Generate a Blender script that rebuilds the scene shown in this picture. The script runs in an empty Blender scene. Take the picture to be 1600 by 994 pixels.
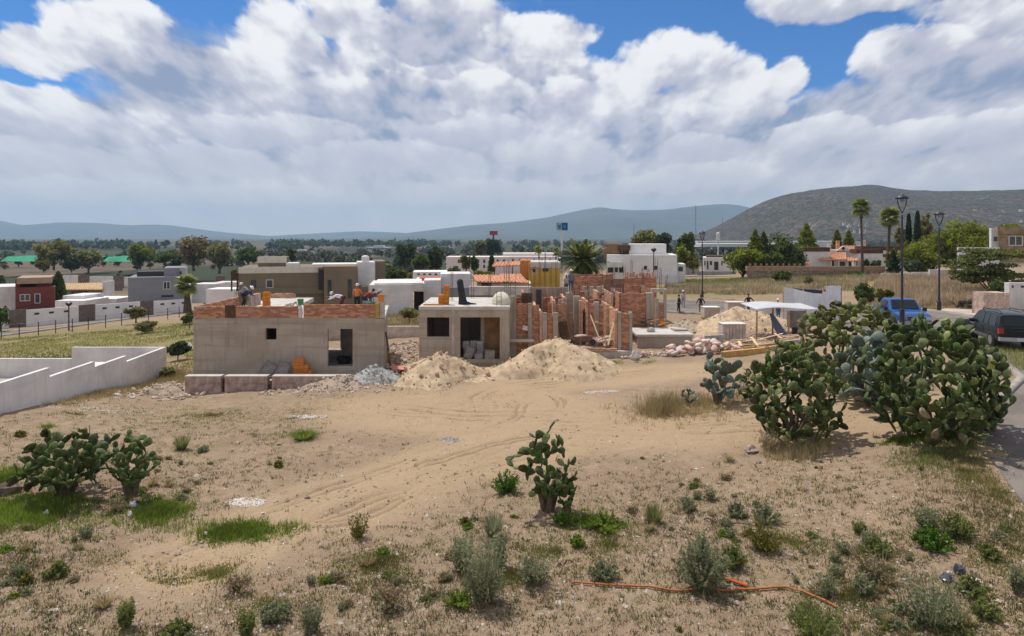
import bpy, math, random
import numpy as np
from mathutils import Vector, Matrix, Euler
random.seed(7)
RNG = np.random.default_rng(11)
SC = bpy.context.scene
COL = SC.collection
F = 1060.0            # focal length of the photograph, in its own pixels (1600 wide)
HZ = 370.0            # row of the horizon in the photograph
CAMZ = 8.0
R = math.radians

# ------------------------------------------------------------------ camera
cam = bpy.data.cameras.new('camera')
cam_o = bpy.data.objects.new('camera', cam)
COL.objects.link(cam_o)
cam.sensor_width = 36.0
cam.lens = 36.0 * F / 1600.0
cam.shift_y = -(497.0 - HZ) / 1600.0
cam.clip_start = 0.1
cam.clip_end = 60000
cam_o.location = (0, 0, CAMZ)
cam_o.rotation_euler = (R(90), 0, 0)
SC.camera = cam_o
SC.view_settings.view_transform = 'Standard'
SC.view_settings.look = 'None'
SC.view_settings.exposure = 0.22
SC.view_settings.gamma = 1.0
SC.cycles.max_bounces = 6
SC.cycles.diffuse_bounces = 3
SC.cycles.transparent_max_bounces = 8
SC.cycles.volume_bounces = 0

# ------------------------------------------------------------------ sun
SUN_AZ, SUN_EL = R(-42), R(63)       # azimuth from +Y towards +X
sun_dir = Vector((math.sin(SUN_AZ) * math.cos(SUN_EL), math.cos(SUN_AZ) * math.cos(SUN_EL), math.sin(SUN_EL)))
sl = bpy.data.lights.new('sun', 'SUN')
sl.energy = 3.5
sl.angle = R(0.6)
sl.color = (1.0, 0.94, 0.85)
so = bpy.data.objects.new('sun', sl)
COL.objects.link(so)
so.rotation_euler = sun_dir.to_track_quat('Z', 'Y').to_euler()
so.location = (0, 0, 60)


# ------------------------------------------------------------------ node expression helper
class E:
    """a float socket with operators, in one node tree"""
    def __init__(s, t, sock):
        s.t, s.s = t, sock

    def _m(s, op, *a):
        n = s.t.nodes.new('ShaderNodeMath')
        n.operation = op
        for i, x in enumerate((s,) + a):
            if isinstance(x, E):
                s.t.links.new(x.s, n.inputs[i])
            else:
                n.inputs[i].default_value = x
        return E(s.t, n.outputs[0])

    def __add__(s, o): return s._m('ADD', o)
    __radd__ = __add__
    def __sub__(s, o): return s._m('SUBTRACT', o)
    def __rsub__(s, o): return (s * -1.0) + o
    def __mul__(s, o): return s._m('MULTIPLY', o)
    __rmul__ = __mul__
    def __truediv__(s, o): return s._m('DIVIDE', o)
    def __neg__(s): return s * -1.0
    def max(s, o): return s._m('MAXIMUM', o)
    def min(s, o): return s._m('MINIMUM', o)
    def f(s, op, *a): return s._m(op, *a)

    def sstep(s, a, b):
        n = s.t.nodes.new('ShaderNodeMapRange')
        n.interpolation_type = 'SMOOTHSTEP'
        s.t.links.new(s.s, n.inputs[0])
        n.inputs[1].default_value, n.inputs[2].default_value = a, b
        return E(s.t, n.outputs[0])

    def gauss(s, other, cx, cy, rx, ry):
        a = (s - cx) * (1.0 / rx)
        b = (other - cy) * (1.0 / ry)
        return ((a * a + b * b) * -1.0).f('EXPONENT')


def vec(t, x, y, z=0.0):
    n = t.nodes.new('ShaderNodeCombineXYZ')
    for i, v in enumerate((x, y, z)):
        if isinstance(v, E):
            t.links.new(v.s, n.inputs[i])
        else:
            n.inputs[i].default_value = v
    return n.outputs[0]


def mixc(t, fac, a, b):
    n = t.nodes.new('ShaderNodeMix')
    n.data_type = 'RGBA'
    for i, v in ((0, fac), (6, a), (7, b)):
        if isinstance(v, E):
            t.links.new(v.s, n.inputs[i])
        elif isinstance(v, bpy.types.NodeSocket):
            t.links.new(v, n.inputs[i])
        elif isinstance(v, (int, float)):
            n.inputs[i].default_value = v
        else:
            n.inputs[i].default_value = (*v, 1.0)[:4]
    return n.outputs[2]


def tnoise(t, v, scale, detail=6.0, rough=0.55, dim='3D', dist=0.0):
    n = t.nodes.new('ShaderNodeTexNoise')
    n.noise_dimensions = dim
    if v is not None:
        t.links.new(v, n.inputs['Vector'])
    n.inputs['Scale'].default_value = scale
    n.inputs['Detail'].default_value = detail
    n.inputs['Roughness'].default_value = rough
    n.inputs['Distortion'].default_value = dist
    return E(t, n.outputs[0])


# ------------------------------------------------------------------ world: Nishita sky and broken cumulus
W = bpy.data.worlds.new('World')
W.use_nodes = True
t = W.node_tree
t.nodes.clear()
out = t.nodes.new('ShaderNodeOutputWorld')
bg = t.nodes.new('ShaderNodeBackground')
bg.inputs[1].default_value = 0.115
sky = t.nodes.new('ShaderNodeTexSky')
sky.sky_type = 'NISHITA'
sky.sun_disc = False
sky.sun_elevation = SUN_EL
sky.sun_rotation = SUN_AZ
sky.altitude = 1900
sky.dust_density = 0.6
sky.ozone_density = 3.0
tc = t.nodes.new('ShaderNodeTexCoord')
sep = t.nodes.new('ShaderNodeSeparateXYZ')
t.links.new(tc.outputs['Generated'], sep.inputs[0])
dx, dy, dz = (E(t, sep.outputs[i]) for i in range(3))
az = dx.f('ARCTAN2', dy)                        # 0 along +Y, positive to +X
el = dz.f('ARCSINE').max(0.0)
h = el + 0.42
qx = az / h * 1.25
qy = h.f('LOGARITHM', 2.718) * 1.45


def pos(px, py):
    """azimuth and elevation of a direction of the photograph"""
    a = math.atan((px - 800) / F)
    return a, math.atan((HZ - py) / F * math.cos(a))


def density(ox, oy):
    v = vec(t, qx + ox, qy + oy)
    mid = tnoise(t, v, 3.4, 10.0, 0.56, '2D', 0.2)
    vo = t.nodes.new('ShaderNodeTexVoronoi')
    vo.voronoi_dimensions = '2D'
    vo.feature = 'SMOOTH_F1'
    t.links.new(v, vo.inputs['Vector'])
    vo.inputs['Scale'].default_value = 6.5
    vo.inputs['Detail'].default_value = 3.0
    vo.inputs['Roughness'].default_value = 0.55
    vo.inputs['Smoothness'].default_value = 0.5
    return mid * 0.9 + (0.75 - E(t, vo.outputs['Distance'])) * 0.42


d0 = density(0.0, 0.0)
d1 = density(-0.05, 0.09)
nv = t.nodes.new('ShaderNodeTexNoise')
nv.noise_dimensions = '2D'
t.links.new(vec(t, qx, qy), nv.inputs['Vector'])
nv.inputs['Scale'].default_value = 2.3
nv.inputs['Detail'].default_value = 7.0
nv.inputs['Roughness'].default_value = 0.6
sn = t.nodes.new('ShaderNodeSeparateColor')
t.links.new(nv.outputs['Color'], sn.inputs[0])
w1, w2 = E(t, sn.outputs[0]) - 0.5, E(t, sn.outputs[1]) - 0.5
fine = tnoise(t, vec(t, qx, qy), 11.0, 9.0, 0.62, '2D', 0.3) - 0.5
lowband = 1.0 - el.sstep(0.05, 0.28)            # nearer the horizon the cloud loses contrast
relief_s = (d0 - d1) * 1.7 + fine * 0.22                     # puffs lit from above
big = (d0 - 0.62) * 0.9 + fine * 0.42
# back sheet: thin high haze of cloud over the blue, open in a few places
wx, wy = az + w1 * 0.16, el + w2 * 0.10


def blob(px, py, rx, ry):
    a, e_ = pos(px, py)
    return wx.gauss(wy, a, e_, rx / F, ry / F)


gap = blob(20, 122, 85, 30) * 0.85
for g in ((190, -10, 150, 34, .9), (512, -4, 60, 40, .9), (1030, 15, 170, 50, 1.0), (1180, 60, 170, 60, 1.0), (1290, 95, 90, 45, .9), (380, 205, 60, 22, .55),
          (1130, 0, 300, 50, .8), (0, 0, 80, 60, .8), (930, 190, 60, 22, .45)):
    gap = gap + blob(*g[:4]) * g[4]
sheet = (d0 * 1.1 - gap * 1.25 + 0.42 + lowband * 0.5).sstep(0.22, 0.85)
skyc = t.nodes.new('ShaderNodeMix')
skyc.data_type = 'RGBA'
skyc.blend_type = 'MULTIPLY'
skyc.inputs[0].default_value = 1.0
t.links.new(sky.outputs[0], skyc.inputs[6])
skyc.inputs[7].default_value = (0.20, 0.53, 0.84, 1)
c_dark, c_mid, c_lit = (2.05, 2.5, 3.65), (4.25, 4.25, 4.95), (7.2, 7.15, 7.2)


def cloudcol(sh):
    c = mixc(t, sh.sstep(0.0, 0.55), c_dark, c_mid)
    return mixc(t, sh.sstep(0.45, 1.05), c, c_lit)


col = mixc(t, sheet, skyc.outputs[2], cloudcol(relief_s * (1.0 - lowband * 0.5) + 0.46))
# single cumulus masses, far ones first: px, py, rx, ry of the mass in the photograph, light of its top, dark of its base
CLOUDS = [
    (90, 300, 170, 22, .70, .40), (420, 305, 220, 20, .66, .42), (760, 300, 200, 22, .66, .42), (1060, 280, 120, 24, .68, .42),
    (80, 245, 170, 34, .72, .36), (330, 250, 160, 34, .78, .38), (600, 252, 180, 34, .74, .36), (880, 240, 130, 36, .80, .38), (1100, 232, 90, 30, .82, .38),
    (1240, 222, 75, 36, 1.0, .36), (1420, 225, 140, 38, .92, .30), (1580, 215, 120, 44, .95, .30), (1320, 215, 70, 30, .85, .4),
    (90, 195, 180, 48, .88, .34), (420, 205, 150, 34, .82, .34), (720, 205, 150, 36, .9, .30), (900, 170, 120, 52, .95, .40), (1150, 170, 110, 45, .9, .45),
    (600, 160, 190, 50, .80, .10), (760, 150, 90, 44, .95, .45), (1030, 112, 120, 62, 1.12, .50), (1130, 120, 70, 50, 1.05, .5), (1215, 122, 50, 40, 1.05, .5),
    (50, 78, 120, 46, 1.05, .40), (20, 165, 150, 44, .95, .40), (180, 62, 120, 60, 1.15, .45), (300, 112, 170, 58, .92, .08), (430, 60, 110, 70, 1.08, .45),
    (540, 20, 90, 44, 1.0, .5), (700, 18, 130, 40, 1.05, .35), (680, 62, 130, 44, .62, .06), (850, 48, 120, 46, 1.12, .38),
    (1290, 8, 170, 34, .98, .35), (1580, 20, 140, 60, .8, .25), (1400, 95, 92, 60, 1.08, .34), (1450, 78, 90, 48, .98, .25), (1510, 112, 150, 66, .66, .03),
]
PAR = ('az', 'el', 'w1', 'w2', 'big', 'rel', 'low', 'a', 'e', 'irx', 'iry', 'k1', 'k2', 'top', 'base', 'rg')
cg = bpy.data.node_groups.new('cumulus', 'ShaderNodeTree')
for nm in PAR:
    cg.interface.new_socket(nm, in_out='INPUT', socket_type='NodeSocketFloat')
cg.interface.new_socket('col', in_out='INPUT', socket_type='NodeSocketColor')
cg.interface.new_socket('col', in_out='OUTPUT', socket_type='NodeSocketColor')
gi, go = cg.nodes.new('NodeGroupInput'), cg.nodes.new('NodeGroupOutput')
g_ = {nm: E(cg, gi.outputs[i]) for i, nm in enumerate(PAR)}
X_ = (g_['az'] + g_['w1'] * g_['k1'] - g_['a']) * g_['irx']
Y_ = (g_['el'] + g_['w2'] * g_['k2'] - g_['e']) * g_['iry']
below = Y_.min(0.0) * 0.35                      # flatter base
m = ((X_ * X_ + Y_ * Y_ + below * below - g_['big'] * 1.5) * -1.0).sstep(-1.16, -0.78)
sh = (Y_ * 0.5 + 0.45 + g_['w1'] * 0.5).max(0.0).min(1.0) * (g_['top'] - g_['base']) + g_['base']
sh = sh + g_['rel'] * g_['rg'] + (1.0 - m) * 0.10
sh = (sh * 1.2 - 0.06) * (1.0 - g_['low'] * 0.50) + g_['low'] * 0.30
cc = mixc(cg, sh.sstep(0.0, 0.55), c_dark, c_mid)
cc = mixc(cg, sh.sstep(0.45, 1.05), cc, c_lit)
cg.links.new(mixc(cg, m, gi.outputs[len(PAR)], cc), go.inputs[0])
for px, py, rx, ry, top, base in CLOUDS:
    a, e_ = pos(px, py)
    ca = math.cos(a)
    rx, ry = rx * ca * ca / F, ry * ca / F
    n = t.nodes.new('ShaderNodeGroup')
    n.node_tree = cg
    for i, x in enumerate((az, el, w1, w2, big, relief_s, lowband)):
        t.links.new(x.s, n.inputs[i])
    for i, x in enumerate((a, e_, 1 / rx, 1 / ry, .9 * ry + .035, .9 * ry + .03, top, base, .32 if py > 200 else .62)):
        n.inputs[7 + i].default_value = x
    t.links.new(col, n.inputs[16])
    col = n.outputs[0]
haze_lo = 1.0 - el.sstep(-0.02, 0.15)
col = mixc(t, haze_lo * 0.85, col, (6.9, 6.1, 5.5))
t.links.new(col, bg.inputs[0])
t.links.new(bg.outputs[0], out.inputs[0])
SC.world = W
W.cycles.sampling_method = 'MANUAL'
W.cycles.sample_map_resolution = 512

# ------------------------------------------------------------------ materials
MATS = {}


def M(name, col, rough=0.9, var=0.14, scale=2.0, col2=None, bump=0.0, bscale=30.0, rand=0.0, island=0.0, metal=0.0, spec=0.3,
      cols=None, detail=6.0, trans=0.0, streak=0.0):
    """procedural material: noise-broken colour, optional per-object (rand) or per-piece (island) change of tone, relief"""
    if name in MATS:
        return MATS[name]
    m = bpy.data.materials.new(name)
    m.use_nodes = True
    t = m.node_tree
    b = t.nodes['Principled BSDF']
    tc = t.nodes.new('ShaderNodeTexCoord')
    co = tc.outputs['Object']
    n = tnoise(t, co, scale, detail, 0.6)
    lo = tuple(c * (1 - var) for c in col)
    hi = tuple(min(1.0, c * (1 + var)) for c in (col2 or col))
    c = mixc(t, n.sstep(0.32, 0.68), lo, hi)
    if cols:
        g = t.nodes.new('ShaderNodeNewGeometry')
        r = t.nodes.new('ShaderNodeValToRGB')
        r.color_ramp.interpolation = 'CONSTANT'
        for i, k in enumerate(cols):
            e = r.color_ramp.elements[i] if i < 2 else r.color_ramp.elements.new(i / len(cols))
            e.position = i / len(cols)
            e.color = (*k, 1)
        t.links.new(g.outputs['Random Per Island'], r.inputs[0])
        c = mixc(t, 0.8, c, r.outputs[0])
    if streak:                                   # runs and drips down the wall, and faint levels of the day's work
        mp_ = t.nodes.new('ShaderNodeMapping')
        mp_.inputs['Scale'].default_value = (2.6, 2.6, 0.22)
        t.links.new(co, mp_.inputs[0])
        s1 = tnoise(t, mp_.outputs[0], 1.6, 5, 0.65)
        mp2 = t.nodes.new('ShaderNodeMapping')
        mp2.inputs['Scale'].default_value = (0.12, 0.12, 1.9)
        t.links.new(co, mp2.inputs[0])
        s2 = tnoise(t, mp2.outputs[0], 1.1, 4, 0.6)
        s3 = tnoise(t, co, 5.5, 6, 0.7)
        c = mixc(t, s1.sstep(0.50, 0.72) * streak, c, tuple(k * 0.55 for k in col))
        c = mixc(t, s2.sstep(0.52, 0.60) * (streak * 0.8), c, tuple(min(1, k * 0.72) for k in col))
        c = mixc(t, s3.sstep(0.55, 0.70) * (streak * 0.7), c, tuple(min(1, k * 1.3) for k in col))
    if rand or island:
        if rand:
            oi = t.nodes.new('ShaderNodeObjectInfo')
            rv = E(t, oi.outputs['Random'])
        else:
            g = t.nodes.new('ShaderNodeNewGeometry')
            rv = E(t, g.outputs['Random Per Island'])
        hs = t.nodes.new('ShaderNodeHueSaturation')
        a = rand or island
        k = (rv - 0.5) * (2 * a) + 1.0
        t.links.new(k.s, hs.inputs['Value'])
        hh = (rv * 7.31).f('FRACT')
        t.links.new(((hh - 0.5) * (0.10 * a) + 0.5).s, hs.inputs['Hue'])
        t.links.new(((hh - 0.5) * (0.5 * a) + 1.0).s, hs.inputs['Saturation'])
        t.links.new(c, hs.inputs['Color'])
        c = hs.outputs[0]
    t.links.new(c, b.inputs['Base Color'])
    b.inputs['Roughness'].default_value = rough
    b.inputs['Metallic'].default_value = metal
    b.inputs['Specular IOR Level'].default_value = spec
    if bump:
        n2 = tnoise(t, co, bscale, 5.0, 0.6)
        bp = t.nodes.new('ShaderNodeBump')
        bp.inputs['Strength'].default_value = bump
        bp.inputs['Distance'].default_value = 0.03
        t.links.new(n2.s, bp.inputs['Height'])
        t.links.new(bp.outputs[0], b.inputs['Normal'])
    if trans:
        tr = t.nodes.new('ShaderNodeBsdfTranslucent')
        t.links.new(c, tr.inputs[0])
        mx = t.nodes.new('ShaderNodeMixShader')
        mx.inputs[0].default_value = trans
        t.links.new(b.outputs[0], mx.inputs[1])
        t.links.new(tr.outputs[0], mx.inputs[2])
        t.links.new(mx.outputs[0], t.nodes['Material Output'].inputs[0])
    MATS[name] = m
    return m


CONC = M('raw_concrete', (0.40, 0.325, 0.245), var=0.10, scale=0.6, bump=0.5, bscale=9, col2=(0.40, 0.345, 0.285), streak=0.6)
CONC2 = M('pale_concrete', (0.42, 0.37, 0.31), var=0.22, scale=1.6, bump=0.3, bscale=18)
SLAB = M('roof_screed', (0.50, 0.47, 0.43), var=0.15, scale=1.1, bump=0.2, bscale=10)
MORTAR = M('mortar', (0.42, 0.34, 0.27), var=0.2, scale=5, bump=0.3)
BRICK = M('red_brick', (0.42, 0.22, 0.14), var=0.25, scale=9, island=0.28,
          cols=[(0.48, 0.215, 0.12), (0.42, 0.17, 0.095), (0.52, 0.28, 0.17), (0.36, 0.165, 0.105), (0.50, 0.235, 0.13)])
SALMON = M('salmon_sunlit_brick', (0.54, 0.31, 0.20), var=0.2, scale=8, island=0.25)  # salmon brick; sunlight on the left-facing side walls is put into this colour
PINKSTONE = M('pinkish_masonry', (0.36, 0.255, 0.21), var=0.3, scale=2.5, bump=0.5, bscale=9, col2=(0.42, 0.32, 0.27))
WHITE = M('white_render', (0.74, 0.72, 0.70), var=0.06, scale=0.7, streak=0.12)
WHITE2 = M('aged_white_render', (0.62, 0.605, 0.59), var=0.10, scale=0.6, col2=(0.67, 0.65, 0.63), streak=0.22)
BROWN = M('brown_render', (0.20, 0.155, 0.105), var=0.07, scale=0.4, streak=0.2)
GREYR = M('grey_render', (0.235, 0.24, 0.255), var=0.06, scale=0.4, streak=0.2)
REDR = M('dark_red_render', (0.15, 0.042, 0.03), var=0.1, scale=0.7)
YELLOWR = M('ochre_yellow_render', (0.52, 0.32, 0.06), var=0.1, scale=0.7)
TERRA = M('terracotta_tile', (0.45, 0.20, 0.12), var=0.3, scale=3.0, col2=(0.52, 0.25, 0.15))
DARKWOOD = M('dark_brown_wood', (0.10, 0.055, 0.03), var=0.3, scale=3)
GLASS = M('window_glass', (0.035, 0.045, 0.055), rough=0.12, var=0.3, scale=0.8, spec=0.6)
FRAME = M('dark_frame', (0.03, 0.03, 0.032), rough=0.5, var=0.1)
WFRAME = M('white_frame', (0.65, 0.65, 0.64), rough=0.5, var=0.05)
WOOD = M('raw_timber', (0.46, 0.30, 0.15), var=0.25, scale=6, rand=0.25)
PALEWOOD = M('pale_timber', (0.58, 0.42, 0.26), var=0.2, scale=6, rand=0.25)
ORANGE = M('orange_blocks', (0.52, 0.19, 0.025), var=0.16, scale=5, rand=0.15)
STEEL = M('rusty_rebar', (0.09, 0.055, 0.045), rough=0.7, var=0.3, scale=9)
TIN = M('galvanised_sheet', (0.74, 0.75, 0.78), rough=0.4, var=0.08, scale=1.2, spec=0.5, rand=0.08)
DARKMETAL = M('black_painted_metal', (0.018, 0.018, 0.022), rough=0.45, var=0.2, spec=0.5)
ASPHALT = M('asphalt', (0.15, 0.128, 0.113), var=0.18, scale=0.5, bump=0.4, bscale=40, col2=(0.18, 0.155, 0.138))
KERB = M('kerb_concrete', (0.31, 0.28, 0.24), var=0.18, scale=1.3, bump=0.2)
PAVE = M('pavement_concrete', (0.44, 0.37, 0.31), var=0.15, scale=0.7, bump=0.2)
SAND = M('sand', (0.42, 0.315, 0.20), var=0.18, scale=2.2, bump=1.0, bscale=5, col2=(0.47, 0.355, 0.235))
GRAVELM = M('grey_gravel', (0.33, 0.32, 0.30), var=0.25, scale=6, bump=0.8, bscale=22)
RUBBLE = M('rubble_stone', (0.45, 0.36, 0.28), var=0.25, scale=4, island=0.3, cols=[(0.46, 0.36, 0.27), (0.40, 0.27, 0.20), (0.52, 0.45, 0.38), (0.36, 0.29, 0.23)])
SACKP = M('pink_sack', (0.60, 0.42, 0.35), var=0.15, scale=3, rand=0.2, bump=0.3, bscale=14)
SACKW = M('white_sack', (0.66, 0.60, 0.55), var=0.12, scale=3, rand=0.15, bump=0.3, bscale=14)
PAD = M('cactus_pad', (0.050, 0.074, 0.021), rough=0.6, var=0.28, scale=3, rand=0.42, spec=0.2, col2=(0.085, 0.112, 0.032))
PADY = M('young_cactus_pad', (0.19, 0.215, 0.06), rough=0.55, var=0.2, scale=3, rand=0.25, spec=0.4)
PADO = M('olive_cactus_pad', (0.115, 0.132, 0.036), rough=0.6, var=0.28, scale=3, rand=0.42, spec=0.2, col2=(0.15, 0.165, 0.05))
PADD = M('dead_cactus_pad', (0.26, 0.20, 0.11), rough=0.7, var=0.3, scale=4, rand=0.25)
FRUIT = M('cactus_fruit', (0.20, 0.21, 0.06), rough=0.5, var=0.3, scale=6, island=0.5)
PADB = M('blue_cactus_pad', (0.12, 0.155, 0.115), rough=0.6, var=0.2, scale=3, rand=0.25, spec=0.3)
CTRUNK = M('cactus_trunk', (0.13, 0.095, 0.06), var=0.3, scale=5, bump=0.5)
BARK = M('bark', (0.10, 0.075, 0.05), var=0.3, scale=4, bump=0.4)
LEAFM = M('mid_green_leaves', (0.105, 0.14, 0.036), var=0.3, scale=0.5, island=0.45, trans=0.4)
LEAFL = M('bright_green_leaves', (0.20, 0.23, 0.03), var=0.3, scale=0.5, island=0.4, trans=0.45)
LEAFD = M('dark_green_leaves', (0.065, 0.09, 0.04), var=0.3, scale=0.5, island=0.45, trans=0.35)
LEAFO = M('olive_leaves', (0.225, 0.22, 0.08), var=0.3, scale=0.5, island=0.4, trans=0.5)
LEAFY = M('yellow_green_leaves', (0.17, 0.16, 0.03), var=0.3, scale=0.5, island=0.4, trans=0.25)
FROND = M('palm_frond', (0.22, 0.25, 0.07), rough=0.4, var=0.25, scale=1.5, rand=0.35, trans=0.45)
DRYFR = M('dry_frond', (0.22, 0.16, 0.08), var=0.25, scale=1.5)
GRASSG = M('green_grass', (0.185, 0.255, 0.035), var=0.3, scale=0.6, island=0.4, trans=0.45)
GRASSY = M('straw_grass', (0.40, 0.32, 0.16), var=0.25, scale=0.6, island=0.35, trans=0.25)
WEEDG = M('grey_green_weed', (0.27, 0.285, 0.16), var=0.25, scale=0.8, island=0.4, trans=0.45)
WEEDB = M('brown_weed', (0.33, 0.26, 0.15), var=0.25, scale=0.8, island=0.4, trans=0.3)
WEEDM = M('mid_green_weed', (0.215, 0.245, 0.075), var=0.3, scale=0.8, island=0.4, trans=0.45)


LOWG = M('low_grey_green_growth', (0.165, 0.175, 0.08), var=0.3, scale=0.8, island=0.45, trans=0.3)
LOWM = M('low_green_growth', (0.12, 0.165, 0.035), var=0.3, scale=0.8, island=0.45, trans=0.35)
LOWB = M('low_brown_growth', (0.19, 0.135, 0.08), var=0.3, scale=0.8, island=0.45, trans=0.2)


# ------------------------------------------------------------------ ground height
CTRL = [
    # x, distance, z
    (0, 3, .1), (-8, 3, .4), (8, 4, .5), (14, 5, .9), (0, 14, 0), (-5, 14, .1), (-12, 14, .35), (8, 14, .4), (12, 14, 1.0), (20, 14, 1.4), (-24, 14, .6),
    (0, 20, 0), (-8, 20, .15), (-12, 20, .3), (-20, 20, .6), (9, 21, .5), (14, 20, 1.3), (24, 20, 1.8), (-30, 28, .4), (-50, 28, -.4),
    (-21, 28, .76), (-21.3, 31, .36), (-21.5, 35, -.05), (-21.8, 38, -.5), (-22, 43, -.9), (-32, 43, -1.4), (-18, 36, -.5), (-12, 37, -.15),
    (-12, 28, .2), (0, 28, .1), (-9, 37, .05), (0, 37, .2), (8, 33, .6), (11, 25, .7), (16, 26, 1.5), (20, 27, 1.9), (27, 27, 2.1), (23.5, 33, 2.4), (32, 33, 2.5),
    (-30, 40, -1.1), (-20, 42, -.7), (-13, 45, 0.05), (-3, 44, .35), (8, 44, .75), (13, 43, .95), (18, 46, 1.25), (25, 43, 2.1), (32, 43, 2.4), (45, 43, 2.6),
    (-40, 55, -1.9), (-25, 55, -1.1), (-12, 55, -.2), (0, 55, .3), (10, 58, .6), (18, 62, .75), (23, 66, 1.2), (31, 50, 2.4), (40, 58, 2.5), (60, 50, 2.8),
    (-60, 88, -3.6), (-45, 95, -3.1), (-25, 75, -.8), (-12, 70, .1), (0, 75, .3), (15, 72, 1.2), (28, 75, 1.6), (40, 85, 2.4), (60, 85, 2.7), (52, 105, 2.2),
    (30, 100, 1.5), (12, 100, .8), (-10, 100, -.7), (-80, 125, -5), (-40, 125, -4.4), (0, 160, -1.0), (40, 160, .4), (100, 150, 1.5), (-90, 70, -3.6),
    (-150, 250, -7.5), (0, 250, -4), (80, 250, -2), (200, 250, -1), (-300, 450, -8), (0, 450, -7.5), (300, 450, -5), (-500, 800, -8), (0, 800, -8), (500, 800, -7.5),
    (-1200, 2000, -8), (0, 2000, -8), (1200, 2000, -8), (-4000, 6000, -8), (0, 6000, -8), (4000, 6000, -8), (-9000, 14000, -8), (9000, 14000, -8),
]
_c = np.array(CTRL, float)


def _uv(x, y):
    yy = np.maximum(y, -8.0) + 12.0
    return x / yy * 2.6, np.log(yy) * 1.7


def _phi(r2):
    return np.where(r2 > 1e-12, 0.5 * r2 * np.log(np.maximum(r2, 1e-12)), 0.0)


_cu, _cv = _uv(_c[:, 0], _c[:, 1])
_n = len(_c)
_A = np.zeros((_n + 3, _n + 3))
_A[:_n, :_n] = _phi((_cu[:, None] - _cu) ** 2 + (_cv[:, None] - _cv) ** 2) + np.eye(_n) * 0.012
_P = np.stack([np.ones(_n), _cu, _cv], 1)
_A[:_n, _n:] = _P
_A[_n:, :_n] = _P.T
_w = np.linalg.solve(_A, np.concatenate([_c[:, 2], np.zeros(3)]))


def gz(x, y):
    """smooth height of the ground"""
    x = np.asarray(x, float)
    y = np.asarray(y, float)
    sh = np.broadcast(x, y).shape
    x, y = np.broadcast_to(x, sh).ravel(), np.broadcast_to(y, sh).ravel()
    u, v = _uv(x, y)
    o = np.empty(len(u))
    for i in range(0, len(u), 40000):
        s = slice(i, i + 40000)
        o[s] = _phi((u[s, None] - _cu) ** 2 + (v[s, None] - _cv) ** 2) @ _w[:_n] + _w[_n] + u[s] * _w[_n + 1] + v[s] * _w[_n + 2]
    return o.reshape(sh)


def gzf(x, y):
    return float(gz(x, y))


_D = np.geomspace(5, 2500, 2600)


def at(px, py):
    """point of the ground that the photograph shows at a pixel"""
    u = (px - 800) / F
    zr = CAMZ - (py - HZ) / F * _D
    k = np.argmax(gz(u * _D, _D) > zr)
    D = _D[k]
    return Vector((u * D, D, gzf(u * D, D)))


def X(px, D):
    return (px - 800) * D / F


def Z(py, D):
    return CAMZ - (py - HZ) * D / F


# value noise for relief, vectorised
_perm = np.random.default_rng(5).random((256, 256))


def vnoise(x, y):
    xi, yi = np.floor(x).astype(int), np.floor(y).astype(int)
    fx, fy = x - xi, y - yi
    fx, fy = fx * fx * (3 - 2 * fx), fy * fy * (3 - 2 * fy)
    g = lambda a, b: _perm[a & 255, b & 255]
    return (g(xi, yi) * (1 - fx) + g(xi + 1, yi) * fx) * (1 - fy) + (g(xi, yi + 1) * (1 - fx) + g(xi + 1, yi + 1) * fx) * fy


def fbm(x, y, o=4):
    s, a = 0, 0.5
    for i in range(o):
        s = s + a * (vnoise(x, y) - 0.5)
        x, y, a = x * 2.03 + 17.3, y * 2.03 + 5.1, a * 0.5
    return s


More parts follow.
